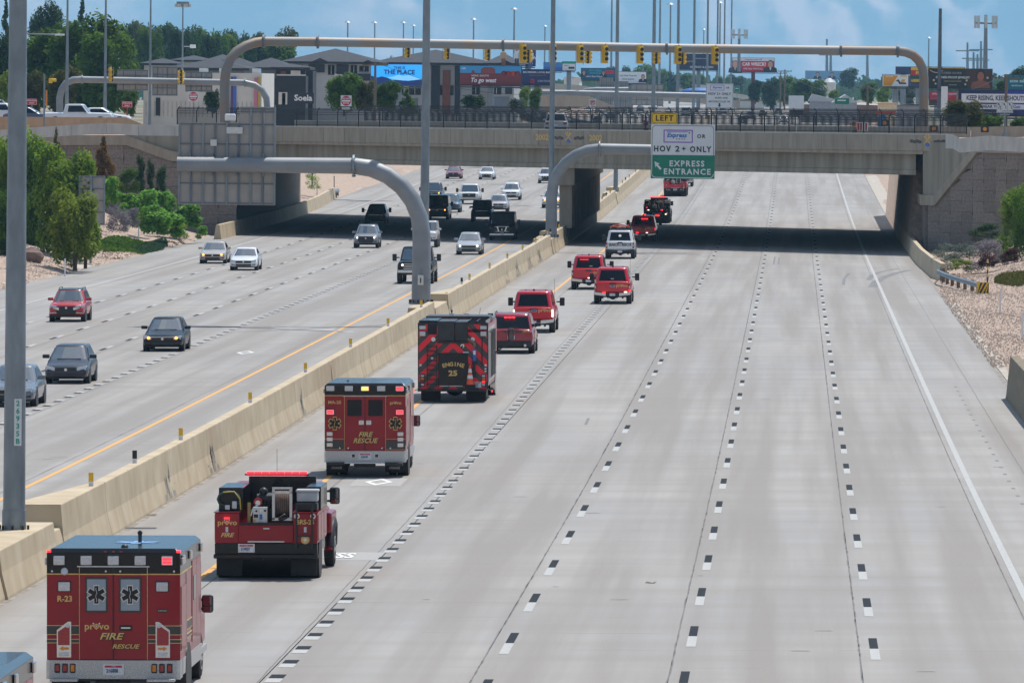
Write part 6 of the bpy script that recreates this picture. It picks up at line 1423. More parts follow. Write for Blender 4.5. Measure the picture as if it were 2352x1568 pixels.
# small bits at the overpass right end
for px, py in ((2145, 296), (2262, 297), (2032, 283)):
    p = at(px, py-2, 520); t = thing('warning_flasher', 'small amber flasher lamp by the far barrier ' + {2145: 'right of the arch post', 2262: 'near the dark fence corner', 2032: 'left of the arch post'}[px], 'lamp', p, group='amber flashers by the far barrier'); MB().use(M['black']).box(-.3, .3, 0, .3, -.3, .15).build('lamp_box', t); MB().use(M['amber']).cyl((-.0, -.02, -.05), (-.0, .0, -.05), .15, 10).build('lens', t)
p = at(1980, 291, 508); t = thing('paper_banner', 'small white banner with red letters tied low on the near fence', 'banner', p); MB().use(M['white']).box(-.42, .42, 0, .02, -.32, .32).build('cloth', t)
for k in range(4): MB().use(M['signred']).box(-.34+k*.19, -.22+k*.19, -.008, -.001, -.26, .26).build('stroke', t)
# ================================================================ VEGETATION
_leaf = {}
def leafmat(name, c1, c2): 
    m = mat('leaf_'+name, c1, .7, 0, scale=3.2, c2=c2, spec=.15, det=5, ramp=(.38,.62), rnd=.14)
    t = m.node_tree; tr = t.nodes.new('ShaderNodeBsdfTranslucent'); ms = t.nodes.new('ShaderNodeMixShader'); ms.inputs[0].default_value = .42; b = t.nodes['Principled BSDF']
    t.links.new(b.inputs['Base Color'].links[0].from_socket, tr.inputs[0]); t.links.new(b.outputs[0], ms.inputs[1]); t.links.new(tr.outputs[0], ms.inputs[2]); t.links.new(ms.outputs[0], t.nodes['Material Output'].inputs[0])
    return m
LM = {k: leafmat(k, a, b_) for k, a, b_ in [('fresh', (.10,.19,.012), (.26,.38,.035)), ('mid', (.05,.115,.014), (.12,.21,.025)), ('dark', (.02,.05,.014), (.05,.10,.022)),
  ('yellow', (.14,.2,.015), (.28,.35,.04)), ('brown', (.14,.075,.02), (.28,.15,.04)), ('sumac', (.09,.24,.03), (.24,.46,.07)), ('purple', (.16,.14,.16), (.27,.24,.26)), ('grey', (.1,.13,.1), (.17,.21,.17)),
  ('maroon', (.05,.015,.02), (.1,.03,.04)), ('olive', (.055,.07,.014), (.14,.13,.03)), ('bluish', (.03,.07,.035), (.08,.14,.06))]}
bark = mat('bark', (.09,.065,.045), .95, 0, .25, 6, stretch=(3,3,.5), bump=.4)
def crown_mesh(kind, seed, n, ls, colr):
    k = (kind, seed, n, ls, colr)
    if k in _leaf: return _leaf[k]
    rnd = random.Random(seed); V = []; F = []
    cl = []
    if kind == 'round':
        for i in range(30):
            a = rnd.uniform(0, 6.28); z = -.85+1.65*(i/29); r_ = rnd.uniform(.2, .36)
            rr = (1-r_)*math.sqrt(max(.12, 1-abs(z*.9)**2.6))*rnd.uniform(.55, 1.05); cl.append((rr*math.cos(a), rr*math.sin(a), z*.86, r_))
        cl += [(0, 0, -.35, .5), (0, 0, .3, .45)]
    elif kind == 'cone':
        for i in range(26):
            z = -1+2*(i/25)**1.1; rr = (1-z)/2*.85*rnd.uniform(.3, 1); a = rnd.uniform(0, 6.28); cl.append((rr*math.cos(a), rr*math.sin(a), z*.97, .1+.28*(1-z)/2*rnd.uniform(.7, 1.2)))
    elif kind == 'column':
        for i in range(20):
            z = -.9+1.8*i/19; a = rnd.uniform(0, 6.28); rr = rnd.uniform(.1, .6)*(1-.5*max(0, z)); cl.append((rr*math.cos(a), rr*math.sin(a), z, rnd.uniform(.25, .4)))
    else:      # bush: dome
        for i in range(14):
            a, z = rnd.uniform(0, 6.28), rnd.uniform(-.9, .5); rr = rnd.uniform(.2, .8)*(1-.35*(z+1)/1.5); cl.append((rr*math.cos(a), rr*math.sin(a), z, rnd.uniform(.25, .42)))
    tot = sum(c[3]**2 for c in cl)
    for cx, cy, cz, cr in cl:
        for _ in range(int(n*cr*cr/tot)):
            u, v = rnd.uniform(-1, 1), rnd.uniform(0, 6.28); rr = cr*(rnd.random()**.28)*rnd.uniform(.85, 1.18); s_ = math.sqrt(1-u*u)
            p = Vector((cx+rr*s_*math.cos(v), cy+rr*s_*math.sin(v), cz+rr*u*.9))
            d = Vector((s_*math.cos(v)*.8, s_*math.sin(v)*.8, u*.6+1.0))+Vector((rnd.gauss(0, .6), rnd.gauss(0, .6), rnd.gauss(0, .6))); d.normalize()
            t1 = d.orthogonal().normalized(); t1.rotate(Matrix.Rotation(rnd.uniform(0, 6.28), 3, d)); t2 = d.cross(t1); s = ls*rnd.uniform(.6, 1.3); b_ = len(V)
            V += [p-t1*s, p-t2*s*.45, p+t1*s, p+t2*s*.45]; F.append((b_, b_+1, b_+2, b_+3))
    me = bpy.data.meshes.new('crown'); me.from_pydata([tuple(v) for v in V], [], F); me.materials.append(LM[colr]); _leaf[k] = me; return me
def plant(px, pt, pb, wpx, D, kind, colr, lab, cat='tree', seed=None, n=5000, ls=None, name=None, group=None, trunk=True, yscale=1.):
    p = at(px, pb, D); q = at(px, pt, D); h = q.z-p.z; w_ = wpx*D/FOC/2; seed = seed if seed is not None else int(px) % 5
    w_ *= 1.22 if kind == 'bush' else 1.06
    t = thing(name or ('tree' if cat == 'tree' else 'shrub'), lab, cat, p, group=group)
    low = .02
    if kind == 'bush': low = -.02
    L_ = ls or .05
    o = inst(crown_mesh(kind, seed, n, L_, colr), 'crown', t, (0, 0, h*(low+(1-low)/2)), (0, 0, seed*1.3), (w_, w_*yscale, h*(1-low)/2*1.02))
    o['kind'] = 'part'; del o['kind']
    if trunk:
        th = h*.8; b = MB().use(bark).tube([(0, 0, -.4), (.05, 0, th*.35), (-.05, .02, th*.7), (0, 0, th)], [max(.06, h*.028), h*.022, h*.014, .02], 8)
        for k in range(5):
            a = k*1.26+seed; z = th*(.35+.11*k); b.tube([(0, 0, z), (w_*.35*math.cos(a), w_*.35*math.sin(a), z+h*.08), (w_*.7*math.cos(a), w_*.7*math.sin(a), z+h*.14)], [h*.012, h*.008, .01], 5)
        b.build('trunk', t)
    return t
# foreground, left verge
FG = [
 (40, 292, 600, 190, 480, 'round', 'fresh', 'tall bright green tree at the far left edge behind the near pole', 9000, .045),
 (152, 326, 592, 170, 470, 'round', 'fresh', 'bright green tree in front of the grey road sign back', 9000, .05),
 (70, 330, 600, 130, 478, 'round', 'mid', 'darker green tree between the two bright left trees', 7000, .05),
 (172, 428, 608, 138, 448, 'round', 'yellow', 'yellow green bushy juniper low in front of the left trees', 8000, .05),
 (20, 420, 615, 110, 455, 'round', 'mid', 'green tree low at the left edge beside the boulder', 6000, .05),
 (196, 452, 603, 84, 452, 'round', 'fresh', 'dark green tree right of the juniper', 7000, .05),
 (130, 296, 420, 46, 520, 'cone', 'olive', 'small brown topped conifer poking above the left trees', 2500, .06),
 (238, 316, 440, 76, 528, 'cone', 'brown', 'rust brown dying conifer in front of the panelled wall', 5000, .055),
 (206, 345, 450, 60, 526, 'cone', 'brown', 'smaller brown conifer left of the rust brown one', 3500, .06),
 (290, 378, 452, 62, 535, 'bush', 'mid', 'dark green shrub right of the rust brown conifer', 3500, .05),
 (325, 362, 450, 38, 538, 'column', 'dark', 'tall dark spruce against the panelled wall, left of three', 2500, .06),
 (346, 372, 450, 28, 539, 'column', 'dark', 'dark spruce against the panelled wall, middle of three', 2000, .07),
 (372, 388, 460, 44, 541, 'column', 'dark', 'dark spruce against the panelled wall, right of three', 2500, .06),
]
for a in FG: plant(a[0], a[1], a[2], a[3], a[4], a[5], a[6], a[7], n=int(a[8]*1.25), ls=a[9]*1.25, cat='tree')
SH = [
 (250, 398, 470, 50, 522, 'sumac', 'light green sumac left of the purple shrub'), (292, 428, 505, 60, 520, 'sumac', 'light green sumac just right above the purple shrub'),
 (335, 424, 500, 66, 530, 'sumac', 'tall light green sumac under the spruces'), (378, 428, 512, 60, 533, 'sumac', 'light green sumac beside the big sign edge'),
 (352, 455, 525, 84, 520, 'sumac', 'wide green sumac in the middle of the thicket'), (425, 462, 524, 76, 533, 'sumac', 'green sumac under the large sign back'),
 (385, 480, 530, 80, 522, 'sumac', 'low green sumac at the front of the thicket'), (463, 513, 542, 34, 536, 'sumac', 'small green sumac nearest the underpass'),
 (408, 505, 540, 50, 528, 'fresh', 'low green bush left of the smallest sumac'),
 (268, 455, 524, 70, 495, 'purple', 'lavender grey flowering shrub in the left verge, left half'), (300, 470, 525, 46, 497, 'purple', 'lavender grey flowering shrub, smaller right half'),
 (325, 480, 510, 26, 520, 'yellow', 'small yellowish bush right of the purple shrub'),
 (716, 372, 402, 34, 690, 'mid', 'green bush just beyond the left abutment, upper'), (718, 397, 428, 40, 688, 'fresh', 'green bush just beyond the left abutment, lower'), (841, 389, 398, 14, 760, 'mid', 'tiny green tuft in the gravel beyond the overpass'),
 (2262, 508, 548, 70, 452, 'dark', 'dark green low shrub left of the right hand tree'),
 (2200, 545, 612, 110, 436, 'grey', 'pale sage shrub with grey plumes against the right wall'), (2265, 538, 610, 96, 434, 'purple', 'lavender grey shrub in front of the right wall'), (2160, 566, 612, 50, 440, 'grey', 'small sage shrub nearest the right barrier'),
 (2265, 571, 607, 54, 428, 'maroon', 'dark red barberry shrub at the gravel edge'), (2320, 565, 602, 44, 428, 'maroon', 'dark red barberry shrub at the far right edge'), (2205, 590, 612, 60, 428, 'yellow', 'yellow dry tuft below the sage shrub'),
]
for i, (px, pt, pb, wp, D, c_, lab) in enumerate(SH):
    plant(px, pt, pb+4, wp, D, 'bush', c_, lab, 'shrub', n=3600 if wp > 40 else 1500, ls=.045 if c_ in ('purple', 'grey') else .11 if c_ == 'sumac' else .06, trunk=False, seed=i % 5)
plant(2332, 398, 596, 104, 446, 'bush', 'fresh', 'green tree at the right edge before the panelled wall', n=8000, ls=.05); plant(2362, 430, 600, 100, 440, 'round', 'mid', 'darker green tree cut by the right edge', n=6000, ls=.05)
# low ground cover
def cover(px0, px1, py0, py1, D, c_, lab, n=1800, s=.09, h=.25):
    rnd = random.Random(int(px0)); V = []; F = []
    P0 = at(px0, py1, D); P1 = at(px1, py1, D)
    for _ in range(n):
        px = rnd.uniform(px0, px1); e = 1-abs((px-(px0+px1)/2)/((px1-px0)/2))**2.5
        lo, hi = D-14*e, D+14*e; y_ = rnd.uniform(lo, hi); x_ = P0.x+(P1.x-P0.x)*(px-px0)/(px1-px0)-(y_-D)*.02
        z_ = terr(x_, y_)+rnd.random()*h*e; b_ = len(V); a = rnd.uniform(0, 3.14); dx, dy = s*math.cos(a), s*math.sin(a)
        V += [(x_-dx, y_-dy, z_), (x_+dy*.4, y_-dx*.4, z_+s*.8), (x_+dx, y_+dy, z_), (x_-dy*.4, y_+dx*.4, z_-s*.3)]; F.append((b_, b_+1, b_+2, b_+3))
    me = bpy.data.meshes.new('ground_cover'); me.from_pydata(V, [], F); me.materials.append(LM[c_]); o = bpy.data.objects.new('ground_cover', me); col.objects.link(o); tag(o, lab, 'ground cover', kind='stuff')
cover(205, 330, 513, 540, 500, 'mid', 'creeping dark green juniper spread below the purple shrub', 6000, .12, .35)
cover(310, 370, 505, 538, 512, 'bluish', 'creeping blue green juniper right of the purple shrub', 3500, .12, .3)
cover(2285, 2400, 612, 634, 408, 'olive', 'dry brownish creeping plant in the right gravel', 3500, .1, .2)
cover(215, 520, 545, 590, 485, 'brown', 'dry brown weeds scattered over the left gravel', 500, .07, .08)
# boulder
p = at(72, 597, 450); b = MB().use(mat('boulder', (.2,.14,.12), .9, 0, .2, 2, bump=.8)); rnd = random.Random(4); n = 10
b.ball((0, 0, 0), 1, 10, (.85, .6, .62)); b.v = [(x*(1+rnd.uniform(-.14, .14)), y*(1+rnd.uniform(-.14, .14)), z*(1+rnd.uniform(-.14, .14))) for x, y, z in b.v]; b.sm = [False]*len(b.f)
tag(b.build('boulder', None, (p.x, p.y, terr(p.x, p.y)+.25)), 'reddish brown boulder at the foot of the left trees', 'rock')
# loose stones on the gravel verges: real geometry, uncounted
def stones(lab, pts, n, seed):
    rnd = random.Random(seed); V = []; F = []
    for _ in range(n):
        px, py, D = pts(rnd); p = at(px, py, D); x_, y_ = p.x, p.y; z_ = terr(x_, y_)+.01; s = rnd.uniform(.025, .07); b_ = len(V)
        V += [(x_-s, y_, z_-.02), (x_, y_-s, z_-.02), (x_+s, y_, z_-.02), (x_, y_+s, z_-.02), (x_+rnd.uniform(-.3, .3)*s, y_, z_+s*.9)]; F += [(b_, b_+1, b_+4), (b_+1, b_+2, b_+4), (b_+2, b_+3, b_+4), (b_+3, b_, b_+4)]
    me = bpy.data.meshes.new('gravel'); me.from_pydata(V, [], F); me.materials.append(mat('gravel_stone', (.32,.24,.19), .9, 0, scale=1.5, c2=(.47,.37,.30), coord='Object')); o = bpy.data.objects.new('gravel', me); col.objects.link(o); tag(o, lab, 'gravel', kind='stuff')
stones('pinkish loose gravel on the left verge', lambda r: (r.uniform(-20, 520), 560, r.uniform(400, 545)), 16000, 1)
stones('pinkish loose gravel on the right verge', lambda r: (r.uniform(2160, 2420), 640, r.uniform(290, 440)), 9000, 2)
# ---------------------------------------------------------------- background trees
BT = [
 (248, 62, 264, 150, 720, 'round', 'mid', 'huge green tree left of centre behind the gantry signs, right lobe'), (200, 28, 264, 210, 730, 'round', 'mid', 'huge green tree behind the white pickup, middle lobe'), (130, 46, 264, 180, 740, 'round', 'mid', 'huge green tree behind the near pole, left lobe'),
 (105, -2, 200, 90, 900, 'round', 'bluish', 'tall hazy green tree rising behind the huge tree'), (190, -3, 200, 60, 950, 'cone', 'bluish', 'pointed tall tree at the top left skyline'), (15, 5, 220, 60, 860, 'cone', 'bluish', 'tall conifer at the far left top edge'), (-5, 75, 262, 90, 760, 'round', 'dark', 'dark green tree at the left picture edge'),
 (150, 150, 268, 90, 690, 'round', 'olive', 'olive green tree behind the short signal post'), (75, 160, 268, 70, 690, 'round', 'olive', 'olive tree left of the short signal post'), (15, 160, 262, 50, 680, 'round', 'yellow', 'yellowish tree low at the left edge'),
 (300, 205, 268, 46, 680, 'round', 'mid', 'small green tree beside the red WRONG WAY sign'), (488, 200, 262, 40, 690, 'round', 'dark', 'dark bush in front of the white building'), (38, 205, 262, 40, 640, 'round', 'fresh', 'bright green bush near the left WRONG WAY sign'),
 (790, 165, 258, 96, 700, 'round', 'mid', 'green tree behind the DO NOT ENTER sign'), (838, 178, 258, 70, 705, 'round', 'olive', 'brownish green tree right of the DO NOT ENTER sign'), (890, 184, 260, 76, 700, 'round', 'mid', 'green tree under the blue billboard'), (935, 205, 260, 56, 700, 'cone', 'mid', 'dark green conifer left of the tall pole'),
 (1088, 215, 252, 60, 800, 'round', 'dark', 'dark green tree right of the tall pole'), (1188, 222, 262, 44, 780, 'round', 'grey', 'pale grey green shrub left of the fourth pole'), (1230, 200, 256, 34, 800, 'round', 'mid', 'slim green tree beside the grey sign back'), (1205, 198, 250, 30, 820, 'round', 'fresh', 'small bright tree behind the grey sign back'),
 (2213, 225, 300, 100, 560, 'round', 'olive', 'dark round tree behind the dark fence at right'), (2282, 262, 308, 60, 560, 'round', 'mid', 'green bush right of the dark fence corner'), (2345, 268, 312, 60, 560, 'round', 'mid', 'green bush below the KEEP RISING board'), (2250, 265, 312, 50, 570, 'round', 'mid', 'green bush between the fence corner and lane sign'),
 (1770, 178, 250, 50, 1500, 'round', 'bluish', 'hazy green tree right of the red CAR WRECK board'), (1800, 172, 240, 60, 1600, 'round', 'mid', 'hazy round tree left of centre right side'), (1858, 177, 238, 92, 1500, 'round', 'mid', 'wide hazy green tree behind the utility pole'), (1735, 185, 235, 40, 1550, 'round', 'dark', 'dark hazy tree behind the CAR WRECK board post'),
 (1995, 188, 238, 44, 1200, 'round', 'mid', 'dark green tree beside the grey roofs'), (2030, 198, 240, 40, 1250, 'round', 'fresh', 'brighter green tree right of the dark one'), (2085, 190, 245, 56, 1300, 'round', 'grey', 'grey green tree behind the arch post'), (1915, 205, 240, 30, 1400, 'round', 'fresh', 'small green tree above the grey roof'),
 (1950, 155, 205, 50, 2400, 'round', 'bluish', 'far blue green tree above the roofs'), (2305, 182, 215, 40, 900, 'round', 'mid', 'green tree between the jewellery and teal boards'), (2345, 150, 215, 60, 1000, 'round', 'bluish', 'tall hazy tree at the right edge'),
]
for a in BT: plant(*a[:8], n=6500 if a[3] > 60 else 2600, ls=.075 if a[3] > 60 else .11)
for i in range(26):   # tree belt on the left skyline
    px = 305+i*14+random.uniform(-5, 5); tp = 45+(i/26)**1.3*48+random.uniform(-9, 9); 
    plant(px, tp if i < 25 else 60, 190, random.uniform(60, 95), 1250+random.uniform(-120, 200), 'round', random.choice(['bluish', 'bluish', 'dark', 'mid', 'olive']), 'hazy dark tree on the left skyline, %s counted from the left in the belt' % nth(i), n=2600, ls=.1, seed=i % 5, group='trees of the left skyline belt')
for i, (px, tp, w_, D) in enumerate([(1475, 145, 60, 2300), (1440, 150, 50, 2200), (1510, 152, 60, 2200), (1545, 160, 50, 2300), (1580, 165, 50, 2200), (1400, 150, 40, 2400), (1610, 168, 50, 2300), (1690, 170, 50, 2200), (1660, 172, 44, 2100), (1000, 155, 60, 2100), (895, 128, 40, 1900)]):
    plant(px, tp, 215, w_, D, 'round', 'bluish' if i % 2 else 'mid', 'hazy distant tree behind the advertising boards, %s of its group from the left' % nth(sorted(range(11), key=lambda j: [1475,1440,1510,1545,1580,1400,1610,1690,1660,1000,895][j]).index(i)), n=2200, ls=.11, seed=i % 5, group='hazy trees behind the boards')
# far woods and town: one mass
rnd = random.Random(21); V = []; F = []
for _ in range(900):
    D = rnd.uniform(2500, 8200); px = rnd.uniform(-100, 2500); p = at(px, 200, D); g = 6.3; h = rnd.uniform(5, 11); w_ = rnd.uniform(5, 16)
    for _ in range(46):
        a, u = rnd.uniform(0, 6.28), rnd.random(); rr = w_*math.sqrt(rnd.random()); x_, y_, z_ = p.x+rr*math.cos(a), p.y+rr*math.sin(a), g+h*u*(1-.5*(rr/w_)**2); s = rnd.uniform(1.2, 2.2); b_ = len(V)
        c, q = math.cos(a*3)*s, math.sin(a*5)*s; V += [(x_-c, y_-q, z_-s*.5), (x_+s*.3, y_, z_-s*.8), (x_+c, y_+q, z_+s*.5), (x_-s*.3, y_, z_+s*.8)]; F.append((b_, b_+1, b_+2, b_+3))
me = bpy.data.meshes.new('far_woods'); me.from_pydata(V, [], F); me.materials.append(LM['bluish']); o = bpy.data.objects.new('far_woods', me); col.objects.link(o); tag(o, 'hazy tree masses of the far valley floor', 'woods', kind='stuff')
# ---------------------------------------------------------------- mountains
def hsh(i, j, s): return (math.sin(i*127.1+j*311.7+s*74.7)*43758.5453) % 1
def vn(x, y, s):
    i, j = math.floor(x), math.floor(y); u, v = x-i, y-j; u = u*u*(3-2*u); v = v*v*(3-2*v)
    return (hsh(i, j, s)*(1-u)+hsh(i+1, j, s)*u)*(1-v)+(hsh(i, j+1, s)*(1-u)+hsh(i+1, j+1, s)*u)*v
def ridge(x, y):
    a = 0; amp = 1; f = 1
    for o_ in range(5): a += amp*(1-abs(2*vn(x*f, y*f, o_)-1)); amp *= .5; f *= 2.1
    return a/1.9
gx = [-5500+110*i for i in range(45)]+[-560+13*i for i in range(140)]+[1270+110*i for i in range(60)]; gy = [8500+24*j for j in range(90)]+[10680+110*j for j in range(30)]
V = []
for y in gy:
    for x in gx:
        k = max(0, (y-8700-250*vn(x/700, 3, 9))/3200); k = min(1, k)
        h = 5+k**1.15*900*(.55+.6*ridge(x/1300+y/5200, y/1700))+min(1, k*14)*85*ridge(x/210+y/900+.25*vn(x/90, y/160, 5), y/800)+min(1, k*14)*16*ridge(x/60+y/300, y/220)
        V.append((x, y, h))
nx = len(gx); b = MB().use(None) if False else MB()
mm = bpy.data.materials.new('mountain_side'); mm.use_nodes = True; tt = mm.node_tree; bs = tt.nodes['Principled BSDF']; bs.inputs['Roughness'].default_value = 1; bs.inputs['Specular IOR Level'].default_value = 0
tc = tt.nodes.new('ShaderNodeTexCoord'); mp = tt.nodes.new('ShaderNodeMapping'); mp.inputs['Rotation'].default_value = (0, .7, 0); mp.inputs['Scale'].default_value = (.0055, .0003, .014); tt.links.new(tc.outputs['Object'], mp.inputs[0])
n1 = tt.nodes.new('ShaderNodeTexNoise'); n1.inputs['Scale'].default_value = 1; n1.inputs['Detail'].default_value = 7; n1.inputs['Roughness'].default_value = .7; n1.inputs['Distortion'].default_value = .05; tt.links.new(mp.outputs[0], n1.inputs[0])
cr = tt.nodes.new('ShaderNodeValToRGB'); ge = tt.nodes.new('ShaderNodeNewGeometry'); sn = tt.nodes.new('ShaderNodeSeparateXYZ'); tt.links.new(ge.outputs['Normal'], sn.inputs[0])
mr = tt.nodes.new('ShaderNodeMapRange'); mr.inputs[1].default_value = -.45; mr.inputs[2].default_value = .5; tt.links.new(sn.outputs[0], mr.inputs[0])  # sun-facing slopes painted paler to read as lit, along with dry grass
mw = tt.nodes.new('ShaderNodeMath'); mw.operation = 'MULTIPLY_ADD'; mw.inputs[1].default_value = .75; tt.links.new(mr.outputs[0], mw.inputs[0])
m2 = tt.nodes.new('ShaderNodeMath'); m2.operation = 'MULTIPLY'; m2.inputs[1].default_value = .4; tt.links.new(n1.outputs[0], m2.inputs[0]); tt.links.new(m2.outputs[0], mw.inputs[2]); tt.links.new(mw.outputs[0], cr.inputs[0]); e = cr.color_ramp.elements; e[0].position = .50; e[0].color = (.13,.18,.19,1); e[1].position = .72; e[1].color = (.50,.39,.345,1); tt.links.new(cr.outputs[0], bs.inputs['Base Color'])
V = [(x*2.75, y*2.75, 6+(z-6)*2.75) for x, y, z in V]
b.use(mm); b.add(V, [(j*nx+i, j*nx+i+1, (j+1)*nx+i+1, (j+1)*nx+i) for j in range(len(gy)-1) for i in range(nx-1)], True); o = b.build('mountain'); tag(o, 'hazy blue mountain side, dry grass painted paler on sun-facing slopes', 'mountain', kind='structure')
# ---------------------------------------------------------------- haze
hz = bpy.data.materials.new('haze'); hz.use_nodes = True; t_ = hz.node_tree; t_.nodes.remove(t_.nodes['Principled BSDF']); pv = t_.nodes.new('ShaderNodeVolumePrincipled'); pv.inputs['Color'].default_value = (.36, .69, 1, 1); pv.inputs['Density'].default_value = 5.2e-5; pv.inputs['Anisotropy'].default_value = .1
t_.links.new(pv.outputs[0], t_.nodes['Material Output'].inputs['Volume'])
o = MB().use(hz).box(-26000, 26000, -900, 42000, -4, max(v[2] for v in V)+30).build('haze'); tag(o, 'thin blue summer haze over the valley', 'haze', kind='stuff')
# ================================================================ ADVERTISING BOARDS
LIT = [0]
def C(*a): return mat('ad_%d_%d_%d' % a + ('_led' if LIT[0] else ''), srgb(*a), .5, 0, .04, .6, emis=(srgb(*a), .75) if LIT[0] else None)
BN = [0]
def board(x0, y0, x1, y1, D, face, lab, draw=None, post=True, depth=.5, trim=(30, 30, 32), pc='steel', pbase=7.5):
    u, v = at(x0, y0, D), at(x1, y1, D); W_, H_ = v.x-u.x, u.z-v.z
    t = thing('billboard', lab, 'billboard', (u.x, u.y, v.z), rot=leanrot(), group='advertising boards beyond the overpass')
    MB().use(C(*face)).box(0, W_, 0, .1, 0, H_).build('panel', t); MB().use(C(*trim)).box(-.08, W_+.08, .1, depth, -.12, H_+.06).build('frame', t)
    MB().use(C(50, 50, 52)).box(0, W_, -.8, .0, -.35, -.2).build('catwalk', t)
    if post: MB().use(M[pc] if isinstance(pc, str) else pc).cyl((W_*.5, .8, pbase-v.z), (W_*.5, .8, 0), .45, 12).build('post', t)
    if draw: draw(t, W_, H_)
    return t
def T(t, s, u, v, size, c_, W_, H_, b_=.02, wd=1., sh=0., tr=1.): return text(s, size*H_, C(*c_), t, (u*W_, -.012, v*H_), bold=b_, wide=wd, shear=sh, track=tr)
def Rq(t, u0, u1, v0, v1, c_, W_, H_, y=-.006, name='colour_field'): return MB().use(C(*c_)).box(u0*W_, u1*W_, y, y+.004, v0*H_, v1*H_).build(name, t)
def Pq(t, pts, c_, W_, H_, y=-.008, name='picture'): return MB().use(C(*c_)).poly([(u*W_, y, v*H_) for u, v in pts], (0, .003, 0)).build(name, t)
def bust(t, u, v, s, suit, skin, hair, W_, H_, tie=None):
    "generic person picture printed on a board"
    k = H_/W_*s
    Pq(t, [(u-k*.8, v-s*.95), (u+k*.8, v-s*.95), (u+k*.72, v-s*.45), (u+k*.3, v-s*.3), (u-k*.3, v-s*.3), (u-k*.72, v-s*.45)], suit, W_, H_, -.012)
    Pq(t, [(u-k*.14, v-s*.3), (u+k*.14, v-s*.3), (u, v-s*.75)], (235, 235, 238), W_, H_, -.015)
    if tie: Pq(t, [(u-k*.05, v-s*.35), (u+k*.05, v-s*.35), (u, v-s*.8)], tie, W_, H_, -.018)
    Pq(t, [(u+k*.34*math.cos(a*R(30)), v+s*.05+s*.44*math.sin(a*R(30))) for a in range(12)], hair, W_, H_, -.017)
    Pq(t, [(u+k*.29*math.cos(a*R(30)), v-s*.03+s*.38*math.sin(a*R(30))) for a in range(12)], skin, W_, H_, -.021)
def d1(t, W_, H_):
    Pq(t, [(0, .0), (1, 0), (1, .28), (.9, .3), (.8, .24), (.7, .3), (.62, .22), (.5, .26), (.4, .24), (.3, .36), (.2, .42), (.12, .36), (0, .45)], (20, 40, 90), W_, H_)
    Pq(t, [(.3, .36), (.42, .42), (.5, .5), (.6, .45), (.72, .5), (.85, .38), (.95, .3), (.7, .22), (.5, .25)], (120, 190, 235), W_, H_, -.01)
    T(t, 'THIS IS', .53, .83, .19, (12, 40, 100), W_, H_, .03, .95); T(t, 'THE PLACE', .53, .62, .3, (12, 40, 100), W_, H_, .04, 1.0)
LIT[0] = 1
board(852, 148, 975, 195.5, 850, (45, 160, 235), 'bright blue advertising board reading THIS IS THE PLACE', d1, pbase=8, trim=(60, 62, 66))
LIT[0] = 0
def d2(t, W_, H_):
    Rq(t, 0, 1, 0, .62, (120, 45, 50), W_, H_); Pq(t, [(.34, .6), (.35, .85), (.4, .93), (.52, .93), (.57, .85), (.58, .6)], (135, 65, 62), W_, H_, -.01); Pq(t, [(.18, .6), (.2, .76), (.23, .76), (.25, .6)], (130, 60, 60), W_, H_, -.01)
    for u, c_ in ((.72, (120, 30, 40)), (.79, (150, 35, 30)), (.87, (175, 60, 40)), (.94, (120, 50, 45))): Pq(t, [(u+.05*math.cos(a*R(45)), .62+.14*math.sin(a*R(45))) for a in range(8)], c_, W_, H_, -.012)
    T(t, 'utah', .06, .86, .13, (235, 240, 245), W_, H_); T(t, 'HEAD SOUTH', .33, .48, .13, (240, 240, 240), W_, H_, .01, 1, 0, 1.15); T(t, 'To go west', .38, .24, .32, (245, 245, 245), W_, H_, .025, .9, .25)
board(1056, 151, 1197, 195, 880, (60, 150, 205), 'desert picture advertising board reading HEAD SOUTH To go west', d2, pbase=8)
def d3(t, W_, H_):
    T(t, 'BIG DREAMS, LOCAL BANK', .5, .82, .16, (225, 228, 235), W_, H_, .02, .98); T(t, 'why bank anywhere else?', .5, .63, .11, (190, 110, 60), W_, H_, .005, 1, .2)
    T(t, 'CENTRAL', .7, .25, .17, (215, 220, 230), W_, H_, .005, .95, 0, 1.3); border(t, W_*.28, W_*.4, H_*.12, H_*.38, -.01, .05, .14, C(200, 30, 50), 0)
board(1197.5, 160, 1272, 195, 900, (32, 52, 98), 'navy advertising board reading BIG DREAMS LOCAL BANK', d3, pbase=8)
def d4(t, W_, H_): Rq(t, 0, 1, 0, .34, (40, 60, 120), W_, H_); T(t, 'NOW', .7, .5, .28, (235, 235, 240), W_, H_, .03); T(t, 'university', .55, .16, .15, (220, 225, 235), W_, H_); Pq(t, [(.5, .6), (.75, .6), (.8, .95), (.55, .95)], (215, 100, 50), W_, H_)
board(1196, 116, 1229, 151, 1000, (60, 70, 120), 'small purple blue board behind the first facing signals', d4, pbase=8)
board(1292, 142, 1321, 162, 1300, (225, 228, 230), 'small white board with a green top band', lambda t, W_, H_: (Rq(t, 0, 1, .76, 1, (20, 150, 110), W_, H_), Rq(t, .48, .95, .18, .42, (50, 30, 40), W_, H_), T(t, 'PRICE', .3, .55, .2, (90, 100, 110), W_, H_)))
board(1249, 144, 1291, 163, 1350, (70, 130, 195), 'two tone blue board left of the green topped board', lambda t, W_, H_: Rq(t, 0, 1, 0, .45, (50, 100, 180), W_, H_))
